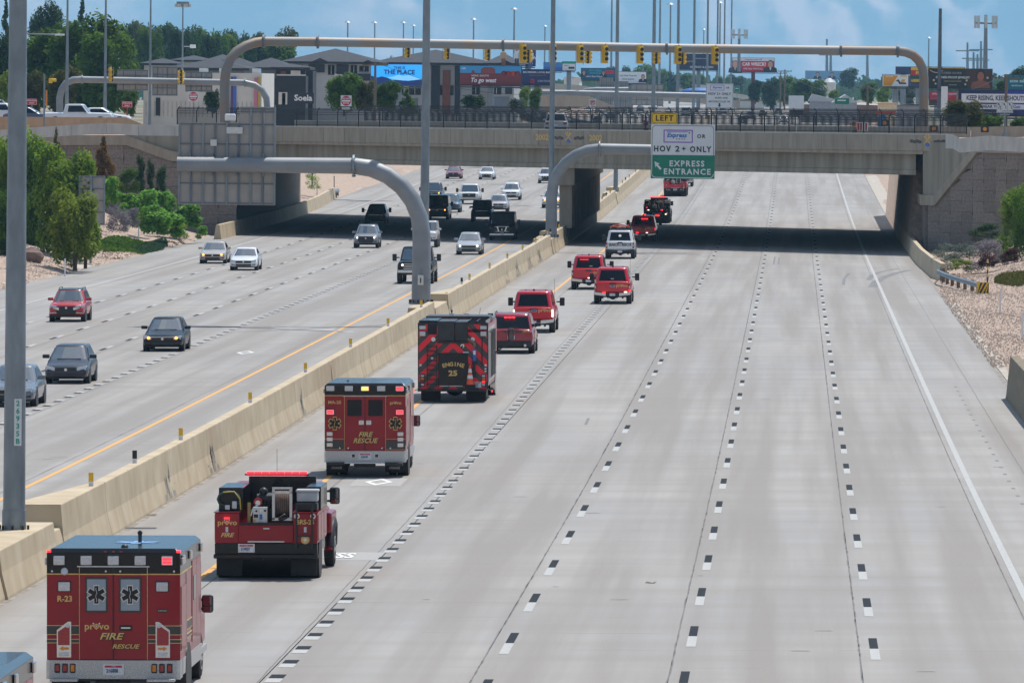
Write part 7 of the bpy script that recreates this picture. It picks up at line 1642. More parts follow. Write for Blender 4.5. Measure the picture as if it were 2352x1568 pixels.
def d5(t, W_, H_):
    T(t, 'CITY CREEK', .42, .78, .22, (60, 190, 200), W_, H_, .02); T(t, 'MORTGAGE', .42, .55, .18, (60, 190, 200), W_, H_); T(t, "Utah's Rate Watch", .38, .25, .2, (235, 238, 240), W_, H_, .02); bust(t, .08, .6, .4, (40, 50, 60), (200, 150, 130), (90, 60, 40), W_, H_); bust(t, .66, .6, .4, (30, 40, 50), (190, 140, 120), (50, 40, 30), W_, H_); Rq(t, .72, .98, .5, .82, (200, 35, 50), W_, H_)
board(1335, 157, 1412, 182, 1200, (30, 95, 130), 'teal mortgage board reading CITY CREEK', d5)
def d6(t, W_, H_): T(t, "Let's Now Treat the", .42, .66, .19, (40, 60, 80), W_, H_, .02, .95, .1); T(t, 'whole patient', .42, .36, .19, (40, 60, 80), W_, H_, .02); bust(t, .9, .55, .5, (45, 35, 45), (195, 150, 130), (50, 35, 30), W_, H_)
board(1412.5, 165, 1484, 191, 1180, (225, 232, 236), 'white advertising board with a dark haired person at its right end', d6)
def d7(t, W_, H_): T(t, 'all the time you need', .55, .72, .1, (200, 205, 215), W_, H_); T(t, 'both firms.', .3, .52, .14, (210, 170, 40), W_, H_); T(t, 'SIEGFRIED & JENSEN', .58, .16, .18, (225, 225, 230), W_, H_, .015, .93)
board(1561, 124, 1648, 160, 1500, (38, 42, 70), 'dark navy law firm board reading SIEGFRIED and JENSEN', d7, pbase=7)
board(1554, 144, 1561, 158, 1505, (30, 34, 55), 'narrow dark board end left of the law firm board', None, post=False)
def d8(t, W_, H_):
    Rq(t, 0, 1, .78, 1, (225, 228, 232), W_, H_); T(t, 'CrashLaw.com 801-555', .5, .88, .13, (60, 60, 70), W_, H_); T(t, 'CAR WRECK?', .52, .54, .34, (245, 245, 245), W_, H_, .035, .82); T(t, "ONE CALL THAT'S ALL.", .5, .22, .16, (245, 240, 240), W_, H_, .02, .85)
    bust(t, .07, .52, .62, (60, 70, 90), (215, 165, 145), (150, 150, 150), W_, H_, (150, 60, 60)); bust(t, .91, .56, .62, (30, 35, 45), (205, 155, 130), (50, 38, 30), W_, H_)
board(1682, 133, 1778, 165, 1550, (200, 28, 50), 'red advertising board reading CAR WRECK with a man at each end', d8, trim=(90, 40, 45), pc=mat('board_post_red', (.14,.05,.05), .7), pbase=6)
def d9(t, W_, H_): Pq(t, [(.03, .05), (.35, .05), (.6, .95), (.03, .95)], (225, 150, 20), W_, H_); T(t, 'WE MOVE', .25, .85, .14, (245, 245, 240), W_, H_); Pq(t, [(.5, .5), (.62, .62), (.7, .35), (.9, .35), (.93, .2), (.65, .2), (.6, .4)], (60, 60, 60), W_, H_, -.012); Pq(t, [(.7, .35), (.85, .4), (.88, .6), (.75, .62)], (225, 150, 20), W_, H_, -.014); Rq(t, .68, .95, .85, .95, (225, 170, 20), W_, H_)
board(2027, 172, 2086, 198.5, 1050, (228, 230, 228), 'white and yellow board with a small excavator picture', d9)
board(2087, 176, 2133, 198, 1100, (70, 90, 150), 'small blue board between the excavator board and arch post', lambda t, W_, H_: Rq(t, .1, .9, .3, .5, (150, 60, 90), W_, H_))
def d10(t, W_, H_):
    Rq(t, 0, 1, .45, .78, (190, 30, 30), W_, H_); Rq(t, 0, 1, .2, .45, (20, 80, 60), W_, H_); rr = random.Random(3)
    for k in range(60): u, v = rr.random(), rr.choice((rr.uniform(.02, .18), rr.uniform(.8, .98))); Pq(t, [(u, v-.03), (u+.012, v), (u, v+.03), (u-.012, v)], rr.choice([(230, 60, 30), (60, 50, 40), (240, 120, 40)]), W_, H_)
    T(t, 'FIRE WORKS', .3, .6, .26, (240, 220, 60), W_, H_, .03)
board(2092, 154, 2215, 189, 1000, (230, 190, 50), 'gaudy yellow and red fireworks board behind the arch post', d10)
board(2058, 154, 2092, 169, 1150, (50, 60, 100), 'dim navy board end left of the fireworks board', None)
def d11(t, W_, H_):
    T(t, 'COREE SILVER', .36, .78, .14, (190, 190, 190), W_, H_, 0, 1, 0, 1.2); T(t, 'SUMMER-PROOF JEWELRY', .38, .55, .16, (230, 230, 228), W_, H_, .02, .95); T(t, 'made to never tarnish', .38, .36, .1, (190, 170, 90), W_, H_); T(t, 'coree.com', .38, .17, .1, (180, 180, 180), W_, H_)
    Pq(t, [(.62, .0), (1, 0), (1, 1), (.58, 1)], (70, 38, 28), W_, H_, -.01)
    MB().use(C(150, 85, 60)).poly([(u*W_, -.016, v*H_) for u, v in ((.66, 0), (.98, 0), (.95, .3), (.86, .4), (.86, .5), (.78, .5), (.78, .4), (.69, .3))], (0, .003, 0)).build('picture', t)
    Pq(t, [(.82+.075*math.cos(a*R(30)), .68+.3*math.sin(a*R(30))) for a in range(12)], (35, 22, 18), W_, H_, -.018); Pq(t, [(.82+.055*math.cos(a*R(30)), .62+.24*math.sin(a*R(30))) for a in range(12)], (165, 95, 68), W_, H_, -.022)
    for u, v in ((.08, .4), (.11, .22), (.6, .4), (.58, .2), (.93, .55)): Pq(t, [(u+.018*math.cos(a*R(60)), v+.06*math.sin(a*R(60))) for a in range(6)], (200, 190, 150), W_, H_, -.014)
    MB().use(C(210, 190, 160)).tube([((.02+.2*i/10)*W_, -.02, (.92-.25*math.sin(i/10*3.1)*(.5)+.0)*H_) for i in range(11)], .05, 5).build('picture', t)
board(2133, 158, 2278, 202, 900, (28, 26, 32), 'black jewellery board with a short haired person picture at right', d11, trim=(40, 36, 38))
board(2135, 211, 2197, 231, 920, (185, 35, 60), 'low red and white board below the jewellery board', lambda t, W_, H_: T(t, 'STRAWBERRY WATER', .55, .75, .28, (235, 220, 225), W_, H_))
board(2135, 232, 2197, 240, 925, (110, 60, 60), 'brown skirt board under the low red board', None, post=False)
def d12(t, W_, H_):
    Pq(t, [(0, 0), (.5, 0), (.62, 1), (0, 1)], (22, 38, 78), W_, H_); Rq(t, .03, 1, .5, .86, (215, 218, 224), W_, H_, -.01); Rq(t, .22, .98, .24, .44, (205, 208, 216), W_, H_, -.01)
    T(t, 'KEEP RISING, KEEP SHOUTING', .54, .68, .27, (28, 34, 60), W_, H_, .03, .72); T(t, 'WE HEAR YOU', .4, .34, .18, (28, 34, 60), W_, H_, .03, .9); T(t, 'Gait', .78, .34, .17, (40, 60, 110), W_, H_, .02); T(t, 'communityvoices.org', .45, .12, .08, (190, 195, 205), W_, H_)
board(2203, 207, 2372, 264, 640, (40, 60, 150), 'big blue board reading KEEP RISING KEEP SHOUTING at right edge', d12, pc=mat('board_post_red', (.14,.05,.05)), pbase=6)
board(2308, 172, 2400, 207, 880, (25, 110, 125), 'teal skin care board at the far right edge', lambda t, W_, H_: (T(t, 'acne sal', .3, .6, .3, (200, 225, 228), W_, H_, .02), T(t, 'dayskincare', .3, .3, .16, (200, 225, 228), W_, H_), Rq(t, .6, 1, 0, 1, (80, 40, 50), W_, H_)))
def d13(t, W_, H_): bust(t, .3, .55, .7, (60, 60, 80), (190, 150, 130), (70, 50, 40), W_, H_); bust(t, .66, .55, .7, (60, 60, 80), (190, 150, 130), (70, 50, 40), W_, H_)
board(1850, 163, 1942, 180, 2600, (120, 165, 200), 'very hazy distant board with two people pictured', d13, trim=(90, 60, 70), pbase=5)
# three people cutout board above the dark roofs
t = thing('cutout_board', 'cutout figures of three people standing over the desert board', 'billboard', at(1156, 151, 882))
k_ = 882/FOC
for dx, c1, c2, sk in ((0, (200, 165, 130), (150, 90, 60), (215, 170, 140)), (31, (225, 228, 232), (60, 70, 90), (200, 150, 120)), (62, (235, 230, 228), (70, 100, 150), (205, 160, 135))):
    x = dx*k_; b = MB().use(C(*c1)).box(x-.28, x+.28, 0, .12, .9, 1.7).box(x-.4, x-.28, 0, .12, .8, 1.6).box(x+.28, x+.4, 0, .12, .8, 1.6).use(C(*c2)).box(x-.25, x-.02, 0, .12, -.3, .9).box(x+.02, x+.25, 0, .12, -.3, .9).use(C(*sk)).ball((x, .06, 1.95), .2, 8).use(C(60, 40, 30)).ball((x, .1, 2.02), .21, 8); b.build('figure', t)
# ================================================================ BUILDINGS
def hip_roof(b, x0, x1, y0, y1, z, h, ov=.6, m=None):
    x0 -= ov; x1 += ov; y0 -= ov; y1 += ov; d = min((y1-y0)/2, (x1-x0)/2)
    b.add([(x0, y0, z), (x1, y0, z), (x1, y1, z), (x0, y1, z), (x0+d, (y0+y1)/2, z+h), (x1-d, (y0+y1)/2, z+h)], [(0, 1, 5, 4), (1, 2, 5), (2, 3, 4, 5), (3, 0, 4), (3, 2, 1, 0)])
    b.box(x0, x1, y0, y1, z-.3, z-.002); return b
roofm = mat('dark_shingle_roof', (.035,.038,.046), .9, 0, .15, 1.2); wallw = mat('pale_stucco', (.42,.42,.41), .85, 0, .06, .7); wallg = mat('grey_stucco', (.17,.19,.22), .85, 0, .06, .7); walld = mat('charcoal_cladding', (.02,.024,.032), .7, 0, .1, .8); brick = mat('rust_brick', (.2,.07,.04), .9, 0, .15, 3); cream = mat('cream_panel', (.62,.59,.52), .8, 0, .06, 1)
def house(lab, x0, x1, yb, yt, D, depth, wall, zroof, wins, name='apartment_building', roof=True, extra=None):
    "px x0..x1, base yb, eaves yt, roof top zroof (px)"
    a, c_ = at(x0, yb, D), at(x1, yt, D); W_, H_ = c_.x-a.x, c_.z-a.z; k = D/FOC
    t = thing(name, lab, 'building', (a.x, a.y, a.z), rot=leanrot())
    MB().use(wall).box(0, W_, 0, depth, -3, H_).build('wall', t)
    if roof: hip_roof(MB().use(roofm), 0, W_, 0, depth, H_+.3, (yt-zroof)*k, .7).build('roof', t)
    for (u0, v0, u1, v1, kind) in wins:
        X0_, X1_ = (u0-x0)*k, (u1-x0)*k; Z0, Z1 = (yb-v1)*k, (yb-v0)*k
        m_ = {'w': M['tint'], 'd': walld, 'b': brick, 'c': cream, 'g': wallg, 'p': wallw}[kind]
        if kind == 'w': f = MB().use(walld).box(X0_-.08, X1_+.08, -.08, .05, Z0-.08, Z1+.08).build('window', t); MB().use(m_).box(X0_, X1_, -.1, -.06, Z0, Z1).build('pane', f); MB().use(cream).box((X0_+X1_)/2-.03, (X0_+X1_)/2+.03, -.12, -.1, Z0, Z1).build('mullion', f)
        else: MB().use(m_).box(X0_, X1_, -.35 if kind != 'g' else -.12, .0, Z0, Z1).build('wall_bay', t)
    if extra: extra(t, W_, H_, k)
    return t
def gable(t, W_, H_, k, xs_):
    for x, w_ in xs_: MB().use(roofm).poly([((x-w_)*k, -.9, H_+.2), ((x+w_)*k, -.9, H_+.2), (x*k, -.9, H_+.2+w_*k*.45)], (0, 3, 0)).build('gable_roof', t)
house('long dark roofed apartment block left of the blue board, three storeys', 655, 860, 262, 146, 930, 22, wallw, 115, [(675, 150, 695, 160, 'd'), (708, 148, 745, 166, 'd'), (754, 150, 766, 170, 'w'), (772, 148, 800, 170, 'd'), (806, 150, 818, 166, 'w'), (826, 152, 845, 162, 'w'), (800, 168, 860, 184, 'd'), (768, 168, 800, 174, 'c'), (790, 196, 812, 214, 'w'), (830, 192, 848, 214, 'w'), (855, 150, 868, 166, 'w')], extra=lambda t, W_, H_, k: gable(t, W_, H_, k, [(80, 22), (190, 14)]))
house('long dark roofed apartment block behind the blue board', 861, 1120, 262, 148, 950, 22, wallw, 117, [(1000, 196, 1040, 216, 'w'), (940, 196, 965, 216, 'w'), (905, 196, 925, 216, 'w'), (990, 150, 1010, 250, 'd'), (1016, 160, 1034, 262, 'b'), (1044, 150, 1056, 262, 'd'), (1058, 176, 1072, 192, 'w'), (1060, 152, 1078, 166, 'w'), (1085, 196, 1100, 214, 'w'), (900, 225, 960, 262, 'g')])
house('dark roofed apartment end right of the tall pole', 1121, 1180, 260, 150, 940, 20, wallw, 127, [(1130, 200, 1150, 216, 'w'), (1160, 200, 1176, 216, 'd'), (1125, 222, 1170, 260, 'g')], extra=lambda t, W_, H_, k: gable(t, W_, H_, k, [(40, 18)]))
house('grey townhouse with dark roof left of the apartment block', 560, 660, 262, 160, 900, 18, wallg, 137, [(634, 164, 654, 178, 'b'), (655, 160, 664, 178, 'd'), (668, 160, 672, 176, 'd'), (600, 180, 634, 240, 'd')])
house('row of low hipped dark roofs behind the white building', 500, 575, 262, 158, 980, 18, wallg, 137, [])
house('long low slate roofed block directly behind the white building', 395, 560, 262, 161, 850, 16, wallg, 139, []); house('brown hipped roof peeking over the slate roof near the arch bend', 480, 525, 200, 142, 1100, 16, cream, 129, []); house('pale hipped roof peeking over the slate roof at left', 400, 470, 200, 142, 1120, 16, cream, 131, []); house('low tan roofed house left of the slate roofed block', 330, 395, 262, 150, 1000, 14, cream, 138, [])
def wb(t, W_, H_, k):
    for u, c_ in ((530, (90, 70, 130)), (537, (70, 110, 190)), (600-8, (190, 170, 60))):
        MB().use(C(*c_)).box((u-329)*k, (u-329+6)*k, -.2, -.05, .6*H_*.2, H_*.92).build('banner', t)
    MB().use(C(200, 120, 150)).box((597-329)*k-.6, (597-329)*k-.2, -.2, -.05, H_*.1, H_*.9).build('banner', t)
    for i in range(26): MB().use(mat('corrugation', (.5,.49,.46), .8)).box(W_*.02+i*W_*.037, W_*.02+i*W_*.037+.12, -.08, 0, .2, H_*.38).build('corrugated_rib', t)
    for x in (.18, .45, .62, .9): MB().use(M['lens']).box(W_*x, W_*x+.9, 3, 4, H_, H_+.5).build('roof_vent', t)
    MB().use(walld).box((358-329)*k, (368-329)*k, -.1, 0, .3, H_*.45).build('doorway', t)
house('white flat roofed building with colourful banner strips behind the signs', 329, 601, 272, 166, 745, 18, mat('white_wall', (.66,.64,.58), .85, 0, .05, .6), 160, [], 'white_building', False, wb)
def blk(t, W_, H_, k): MB().use(M['alu']).box(0, W_, -.3, .1, H_, H_+.15).build('cap', t)
house('black blank display board building left of the apartment', 635, 702, 248, 174, 800, 4, walld, 170, [(640, 212, 660, 240, 'c'), (648, 214, 656, 240, 'b')], 'black_building', False, blk)
house('black wing beside the blank board', 702, 718, 250, 163, 805, 6, walld, 160, [], 'black_building', False)
p0 = at(672, 238, 790); t = thing('shop_sign', 'black sign with white letters Soela below the blank board', 'sign', p0, rot=leanrot()); MB().use(walld).box(-.6, 2.4, 0, .2, 0, 1.2).build('panel', t); text('Soela', .95, M['white'], t, (1.2, -.02, .62), bold=.03)
house('dark two storey house with pale balcony behind the black board', 634, 700, 200, 160, 880, 8, walld, 152, [(668, 162, 690, 176, 'c'), (645, 163, 656, 176, 'b')], 'townhouse')
house('grey building end at the far left behind the near pole', -20, 30, 262, 182, 700, 10, mat('sage_wall', (.32,.37,.35), .85, 0, .05, 1), 170, [], 'warehouse', False)
metal = mat('pale_metal_roof', (.42,.44,.46), .6, .1, .08, .5)
def shed(lab, x0, x1, yb, yt, D, wall, roofm_, ridge_, x_ridge=None, depth=24):
    a, c_ = at(x0, yb, D), at(x1, yt, D); W_, H_ = c_.x-a.x, c_.z-a.z; k = D/FOC; h = (yt-ridge_)*k
    t = thing('warehouse', lab, 'building', a, rot=leanrot()); MB().use(wall).box(0, W_, 0, depth, -3, H_).build('wall', t)
    xr = W_/2 if x_ridge is None else (x_ridge-x0)*k
    MB().use(roofm_).poly([(-.3, -.4, H_), (W_+.3, -.4, H_), (xr, -.4, H_+h)], (0, depth+.8, 0)).build('roof', t); return t
shed('grey gabled warehouse left of the dark round tree', 1915, 1968, 242, 236, 1150, mat('grey_wall2', (.3,.31,.34), .8), metal, 217, 1942)
shed('wide low pale roofed warehouse', 1860, 1935, 240, 233, 1200, mat('grey_wall2', (.3,.31,.34)), metal, 216, 1865)
shed('long flat white roofed store behind the fence', 1840, 2016, 246, 240, 1350, mat('red_brown_wall', (.2,.13,.1), .85), mat('white_membrane', (.72,.72,.7), .7), 236, 1900, 14)
shed('cream tilted panel building right of the long store', 2017, 2060, 264, 237, 900, mat('warm_cream', (.72,.58,.4), .85), mat('warm_cream', (.72,.58,.4)), 235, None, 6)  # warmer cream tone, same on wall and roof
shed('dark roofed store between the arch post and cream building', 2062, 2130, 270, 242, 870, mat('grey_wall2', (.3,.31,.34)), roofm, 239, None, 10)
shed('brown house with low roof far behind the red board', 1690, 1755, 238, 232, 1900, cream, mat('brown_roof', (.2,.14,.11), .9), 226); shed('hazy tan store far behind', 1560, 1620, 205, 196, 2200, cream, metal, 193); shed('small hazy white shop', 1740, 1800, 232, 226, 2000, mat('white_wall', (.66,.64,.58)), metal, 222)
shed('white shop front left of the utility pole in the distance', 1295, 1330, 188, 178, 1700, mat('white_wall', (.66,.64,.58)), metal, 176)
p = at(1904, 215, 2000); t = thing('storage_silo', 'cream storage silo tower behind the grey roofs', 'silo', p, rot=leanrot()); MB().use(cream).cyl((0, 0, -2), (0, 0, 3.2), 1.9, 14).use(metal).cyl((0, 0, 3.2), (0, 0, 4.4), 1.9, 14, .5).box(-2.6, -1.9, -.2, .2, -2, 4.2).build('tower', t)
p = at(2168, 272, 700); t = thing('sign_pylon', 'tall white blank pylon sign left of the dark round tree', 'sign', p, rot=leanrot()); MB().use(M['white']).box(-.3, .35, 0, .4, -1, 3.2).build('pylon', t)
def greensign(px, py, D, w_, h, lab):
    p = at(px, py, D); t = thing('direction_sign', lab, 'sign', p, rot=leanrot()); MB().use(M['green']).box(-w_, w_, 0, .05, -h, h).build('panel', t); border(t, -w_, w_, -h, h, -.004, .08, .03, M['white'], .03); MB().use(M['white']).box(-w_*.6, w_*.5, -.01, 0, .05, .2).build('legend', t); MB().use(M['steel']).box(-.06, .06, .05, .12, -4, -h).build('post', t)
greensign(1693, 205, 1500, .6, .7, 'small green sign just right of the HOV sign'); greensign(1934, 233, 1000, 1.1, .5, 'green direction sign in front of the low roofs at right')
# utility poles and wires
def upole(px, pt, pb, D, lab, arm=True):
    p, q = at(px, pb, D), at(px, pt, D); t = thing('utility_pole', lab, 'utility pole', p, rot=leanrot()); h = q.z-p.z; MB().use(M['wood']).cyl((0, 0, -1), (0, 0, h), .16, 8, .11).build('pole', t)
    if arm:
        MB().use(M['wood']).box(-1.3, 1.3, -.06, .06, h-.4, h-.26).build('crossarm', t)
        for x in (-1.2, -.6, .6, 1.2): MB().use(M['black']).cyl((x, 0, h-.26), (x, 0, h-.1), .05, 6).build('insulator', t)
    return q
u1 = upole(861, 142, 262, 690, 'weathered wooden utility pole in front of the green tree by the blue board'); 
u2 = upole(1807+0-5, 160, 240, 1300, 'dark utility pole right of the CAR WRECK board'); u3 = upole(2310, 171, 300, 620, 'dark utility pole with crossarm in front of the teal board'); u4 = upole(1962+30, 197, 262, 900, 'slim utility pole in front of the dark green tree'); u5 = upole(1792, 165, 250, 1400, 'second dark utility pole behind the first')
def wire(a, c_, sag, lab):
    pts = [a.lerp(c_, i/14)+Vector((0, 0, -sag*4*(i/14)*(1-i/14))) for i in range(15)]; o = MB().use(M['black']).tube(pts, .025, 4).build('power_line'); tag(o, lab, 'wire', 'overhead power lines')
wire(u2, u4, 2, 'thin power line between the two utility poles at right'); wire(u4, u3, 2, 'thin power line running to the pole by the teal board'); wire(u1, at(1330, 208, 690), 1.5, 'thin power line crossing from the wooden pole to the right'); wire(at(1700, 185, 1300), u2, 1.5, 'thin power line left of the CAR WRECK pole')
def celltower(px, pt, pb, D, lab, s=1.):
    p, q = at(px, pb, D), at(px, pt, D); t = thing('cell_tower', lab, 'cell tower', p, rot=leanrot()); h = q.z-p.z; MB().use(M['steel']).cyl((0, 0, 0), (0, 0, h), .35*s, 10, .22*s).build('pole', t)
    for k in range(8): a = k*.785; MB().use(M['lens']).box(1.5*s*math.cos(a)-.18*s, 1.5*s*math.cos(a)+.18*s, 1.5*s*math.sin(a)-.1, 1.5*s*math.sin(a)+.1, h-1.9*s, h-.1).build('antenna_panel', t)
    MB().use(M['steel']).tube([(1.4*s*math.cos(a*.785), 1.4*s*math.sin(a*.785), h-1.1*s) for a in range(9)], .08*s, 5, False).box(-1.4*s, 1.4*s, -.06, .06, h-1.3*s, h-1.1*s).build('platform', t)
celltower(2263, 35, 158, 1000, 'cell tower with two groups of white antenna panels at top right'); celltower(1697, 67, 165, 1500, 'cell tower with dark stacked antennas above the red board', 1.1)
p, q = at(2157, 250, 900), at(2157, 20, 900); t = thing('steel_pole', 'tall bare dark steel pole near the right end of the arch', 'pole', p, rot=leanrot()); MB().use(mat('dark_steel', (.12,.13,.15), .6, .4)).cyl((0, 0, 0), (0, 0, q.z-p.z), .3, 10, .2).build('pole', t)
for i, (px, tp) in enumerate([(1899, 90), (2222, 98), (2236, 120), (2245, 125), (2253, 95), (1992, 108), (1908, 110)]):
    p, q = at(px, 200, 3000), at(px, tp, 3000); t = thing('transmission_pole', 'distant hazy transmission pole, %s of the group at upper right' % nth(i), 'pole', p, group='distant transmission poles'); MB().use(M['steel']).cyl((0, 0, 0), (0, 0, q.z-p.z), .8, 6, .4).build('pole', t); MB().use(M['steel']).box(-5, 5, -.2, .2, (q.z-p.z)*.8, (q.z-p.z)*.8+.5).build('crossarm', t)
# ramps and walls beyond the bridge
def wallstrip(lab, pts, h, m, name='retaining_wall', thick=.5, n=1):
    P_ = [at(*q_) for q_ in pts]; t = thing(name, lab, 'wall')
    for i in range(len(P_)-1):
        a, c_ = P_[i], P_[i+1]; L_ = (c_-a).length; k = max(1, min(14, int(L_/6)))
        for j in range(k):
            u0, u1 = a.lerp(c_, j/k), a.lerp(c_, (j+1)/k); u1 = u0.lerp(u1, .985); o_ = Vector((0, thick, 0)); h0 = h if not isinstance(h, tuple) else h[0]+(h[1]-h[0])*(i+j/k)/(len(P_)-1); dn = Vector((0, 0, -h0))
            MB().use(m).hexa([u0+dn, u1+dn, u1+dn+o_, u0+dn+o_, u0, u1, u1+o_, u0+o_]).build('wall_bay', t)
    return t
tanw = mat('ramp_wall_tan', (.34,.26,.18), .9, 0, .08, .4); palec = mat('ramp_wall_pale', (.5,.42,.32), .9, 0, .08, .5)
wallstrip('brown panelled ramp wall behind the no right turn sign', [(1230, 212, 1150), (1300, 214, 1120), (1355, 222, 1060), (1425, 250, 1000)], (3.4, .6), tanw)
wallstrip('pale ramp parapet curving behind the grey gantry', [(1090, 196, 1450), (1240, 190, 1400), (1330, 196, 1350), (1400, 206, 1320)], 1.6, palec)
wallstrip('pale freeway edge barrier running to the far right', [(1610, 202, 2300), (1760, 226, 1900), (1880, 240, 1500)], 1.3, palec); wallstrip('tan barrier in front of the far freeway lanes', [(1440, 214, 1900), (1600, 222, 1600), (1700, 232, 1400)], 1.5, tanw)
slab([tuple(at(*q_)[:2]) for q_ in ((1085, 210, 1500), (1330, 210, 1500), (1420, 215, 1350), (1300, 215, 1250))], 8.6, asp, 'flyover_road', 'pale elevated ramp pavement left of the far freeway')
# blue tarp heap
p = at(1606, 213, 1250); o = MB().use(mat('blue_tarp', (.02,.12,.35), .6, 0, .15, 1)).ball((0, 0, 0), 1, 12, (3.6, 2, .9)).build('tarp_heap', None, p); tag(o, 'blue tarp covered heap behind the third pole beyond the overpass', 'tarp')
# ================================================================ TRAFFIC BEYOND THE OVERPASS
FGR = 'cars on the freeway beyond the overpass'
far = [(1343, 235, 'small white van far on the curving lanes', (.75,.76,.78), 'suv'), (1288, 232, 'dark car far on the flyover', (.1,.05,.05), 'sedan'),
 (1352, 262, 'white car just behind the fence under the sign back', (.75,.76,.78), 'suv'), (1390, 268, 'silver car behind the fence near the fourth pole', (.5,.52,.55), 'sedan'), (1403, 280, 'dark car behind the fence near the fourth pole', (.05,.05,.06), 'pickup'), (1430, 262, 'black pickup with glaring lamps behind the fence', (.03,.03,.035), 'pickup'), (1372, 284, 'grey car low behind the fence pickets', (.3,.31,.33), 'sedan'),
 (1455, 274, 'white sedan behind the fence near the express sign', (.72,.73,.75), 'sedan'), (1470, 258, 'dark suv above the fence near the yellow plaque', (.04,.045,.05), 'suv'), (1500, 252, 'white pickup with bright roof above the yellow plaque', (.75,.76,.78), 'pickup'), (1516, 246, 'grey suv above the yellow plaque', (.25,.27,.3), 'suv'), (1536, 262, 'silver car right of the yellow plaque', (.5,.5,.52), 'sedan'),
 (1574, 268, 'white truck behind the express sign top', (.74,.75,.77), 'van'), (1566, 236, 'maroon suv above the blue tarp heap', (.16,.03,.04), 'suv'), (1596, 260, 'dark sedan between the poles above the express sign', (.06,.06,.07), 'sedan'), (1625, 274, 'white sedan behind the fence under the HOV sign', (.7,.71,.73), 'sedan'), (1660, 264, 'silver suv behind the fence under the HOV sign', (.45,.47,.5), 'suv'),
 (1706, 287, 'dark car with red tail lamps behind the fence right of the HOV sign', (.04,.045,.06), 'suv'), (1725, 277, 'grey pickup behind the fence right of the HOV sign', (.2,.22,.25), 'pickup'), (1752, 268, 'dark car in the middle lanes right of the HOV sign', (.08,.06,.06), 'sedan'), (1788, 262, 'small dark car far in the right lanes', (.1,.1,.12), 'sedan'), (1800, 283, 'white car behind the fence left of the pickup pair', (.74,.75,.77), 'sedan'),
 (1826, 272, 'dark suv behind a grey box truck', (.06,.05,.05), 'suv'), (1862, 268, 'silver pickup behind the fence at right', (.45,.47,.5), 'pickup'), (1737, 240, 'white car on the far right hand lanes', (.75,.76,.78), 'sedan'), (1752, 236, 'silver suv just behind the far white car', (.5,.52,.55), 'suv'), (1905, 282, 'black pickup with camper behind the fence', (.03,.03,.035), 'pickup'), (1640, 246, 'tiny silver car left of the HOV sign', (.5,.5,.55), 'sedan'), (1680, 256, 'tiny white car right under the HOV sign edge', (.74,.74,.76), 'suv')]
for px, py, lab, c_, kd in far: car(kd, P(px, py), lab, 'car', c_, px < 1560, 'car', FGR, detail=1, mirrors='black', coln='far%d' % int(c_[0]*100+c_[2]*1000))
# on the overpass and ramps
def carat(kind, p, z, yaw, lab, c_, cat='car', **k):
    q = p.copy(); o = car(kind, q, lab, cat, c_, False, 'pickup' if cat == 'pickup' else 'car', None, **k); o.location = (p.x, p.y, z); o.rotation_euler = (0, 0, yaw); return o
carat('pickup', at(180, 262, 600), 8.6, -R(90), 'white crew cab pickup seen from its right side on the left ramp', (.68, .69, .71), 'pickup', mirrors='black')
carat('sedan', at(240, 262, 606), 8.75, -R(90), 'white sedan half hidden behind the white pickup on the ramp', (.72, .73, .75)); carat('sedan', at(72, 262, 604), 8.8, -R(90), 'dark blue sedan on the ramp behind the near pole', (.06, .09, .15)); carat('suv', at(12, 262, 608), 8.9, -R(90), 'white car at the left edge on the ramp', (.72, .73, .76)); carat('suv', at(-2, 262, 614), 9.2, -R(90), 'black car roof behind the white car at the left edge', (.02, .02, .025))
carat('bigsuv', at(1279, 285, 600), 8.0, 0, 'silver sport utility with red tail lamps stopped on the overpass', (.4, .42, .45), 'suv', rack=True)
t = thing('box_truck', 'small grey box truck behind the right fence', 'truck', at(1829, 262, 1000)); MB().use(M['signw']).box(-1.1, 1.1, 0, 5, .6, 2.6).build('cargo_box', t); MB().use(M['black']).box(-1, 1, 0, 6.5, .2, .6).build('chassis', t); MB().use(M['rubber']).cyl((-1, 1, .2), (1, 1, .2), .45, 12).build('axle_wheels', t)
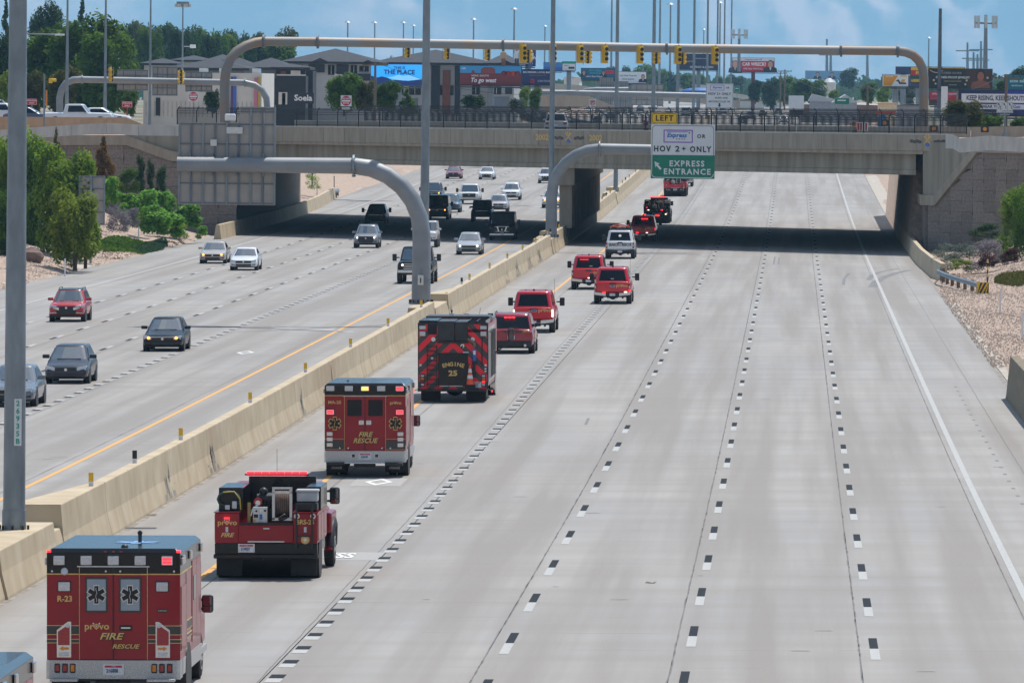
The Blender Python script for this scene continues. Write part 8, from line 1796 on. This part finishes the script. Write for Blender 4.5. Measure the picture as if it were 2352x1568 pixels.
# ================================================================ PEOPLE ON THE OVERPASS
def skin(name, parent, J, E, rad, m, sub=1, root=0):
    me = bpy.data.meshes.new(name); me.from_pydata(J, E, []); me.materials.append(m); o = bpy.data.objects.new(name, me); col.objects.link(o); o.parent = parent
    md = o.modifiers.new('skin', 'SKIN'); md.use_smooth_shade = True
    for i, v in enumerate(me.skin_vertices[0].data): v.radius = (rad[i], rad[i]*.85 if i < 5 else rad[i]); v.use_root = (i == root)
    s_ = o.modifiers.new('sub', 'SUBSURF'); s_.levels = sub; s_.render_levels = sub; return o
def person(p, yaw, lab, shirt, trousers, hair, lean_=0., arms='phone', cap=None, s=1.):
    t = thing('person', lab, 'person', p, rot=(0, 0, yaw)); t.scale = (s,)*3; sk_ = mat('skin', (.36,.2,.14), .6, 0, .08, 8); L_ = lean_
    hip = (0, 0, .95); ch = (0, -.1*L_, 1.25); nk = (0, -.28*L_, 1.48); hd = (0, -.36*L_, 1.6)
    el, wr = ((.27, -.18, 1.18), (.1, -.4, 1.42)) if arms == 'phone' else ((.26, -.3, 1.12), (.14, -.55, 1.16))
    J = [hip, ch, nk, hd, (0, -.36*L_, 1.7), (.19, -.25*L_, 1.42), (el[0], el[1]-.2*L_, el[2]), (wr[0], wr[1]-.25*L_, wr[2]), (-.19, -.25*L_, 1.42), (-el[0], el[1]-.2*L_, el[2]), (-wr[0], wr[1]-.25*L_, wr[2]), (.1, 0, .9), (.12, -.05, .5), (.12, .02, .06), (.13, -.14, .04), (-.1, 0, .9), (-.12, -.02, .5), (-.12, .06, .06), (-.13, -.1, .04)]
    E = [(0, 1), (1, 2), (2, 3), (3, 4), (2, 5), (5, 6), (6, 7), (2, 8), (8, 9), (9, 10), (0, 11), (11, 12), (12, 13), (13, 14), (0, 15), (15, 16), (16, 17), (17, 18)]
    skin('body', t, J, E, [.13, .15, .06, .09, .085, .065, .045, .035, .065, .045, .035, .085, .06, .04, .045, .085, .06, .04, .045], sk_)
    js = [(0, 0, .98), ch, (0, -.26*L_, 1.42), J[5], tuple((Vector(J[5])+Vector(J[6]))/2), J[8], tuple((Vector(J[8])+Vector(J[9]))/2)]
    skin('shirt', t, js, [(0, 1), (1, 2), (2, 3), (3, 4), (2, 5), (5, 6)], [.165, .18, .12, .09, .075, .09, .075], shirt)
    skin('trousers', t, [(0, 0, .98), (.1, 0, .86), (.12, -.04, .5), (.12, .02, .12), (-.1, 0, .86), (-.12, -.02, .5), (-.12, .06, .12)], [(0, 1), (1, 2), (2, 3), (0, 4), (4, 5), (5, 6)], [.16, .11, .085, .07, .11, .085, .07], trousers)
    MB().use(hair).ball((0, -.36*L_+.02, 1.72), .115, 10, (.95, 1.05, .95)).build('hair', t)
    for q in (-1, 1):
        h = MB().use(sk_); w_ = Vector((q*wr[0], wr[1]-.25*L_, wr[2])); h.ball(w_+Vector((-q*.02, -.05, .01)), .045, 8, (.8, 1, .5))
        for f in range(4): h.tube([w_+Vector((-q*(.0+.016*f), -.08, .02)), w_+Vector((-q*(.01+.016*f), -.13+.008*abs(f-1), .035)), w_+Vector((-q*(.02+.014*f), -.14, .0))], [.011, .01, .008], 5)
        h.tube([w_+Vector((-q*.03, -.04, .03)), w_+Vector((-q*.06, -.09, .05))], [.012, .009], 5); h.build('hand', t)
    return t, wr
def deckp(px, off=.9):
    s_ = s_of_px(px); x, y, _ = lp(s_, off); return Vector((x, y, 8.02))
t, wr = person(deckp(1483), .15, 'person in a purple shirt raising a phone behind the near fence', mat('purple_shirt', (.07,.04,.2), .8), mat('dark_trousers', (.015,.015,.025), .8), mat('dark_hair', (.02,.015,.012), .7))
o = MB().use(M['ink']).box(-.04, .04, -.005, .005, -.075, .075).build('phone', None, t.location+Vector((0, -.5, 1.46))); tag(o, 'dark phone held up by the person in purple', 'phone')
t, wr = person(deckp(1963), -.35, 'person in khaki with a dark cap leaning on the near fence at right', mat('khaki_shirt', (.25,.17,.11), .8), mat('khaki_trousers', (.17,.12,.09), .8), mat('dark_cap', (.02,.02,.025), .7), .7, 'lean')
t = thing('utility_cabinet', 'orange and blue utility marker near the right end of the far fence', 'cabinet', at(2025, 280, 600)); MB().use(mat('marker_blue', (.03,.2,.5), .6)).box(-.3, .3, 0, .2, -.9, .6).use(M['orange']).box(-.5, 1.2, 0, .2, .65, .95).build('marker_board', t)
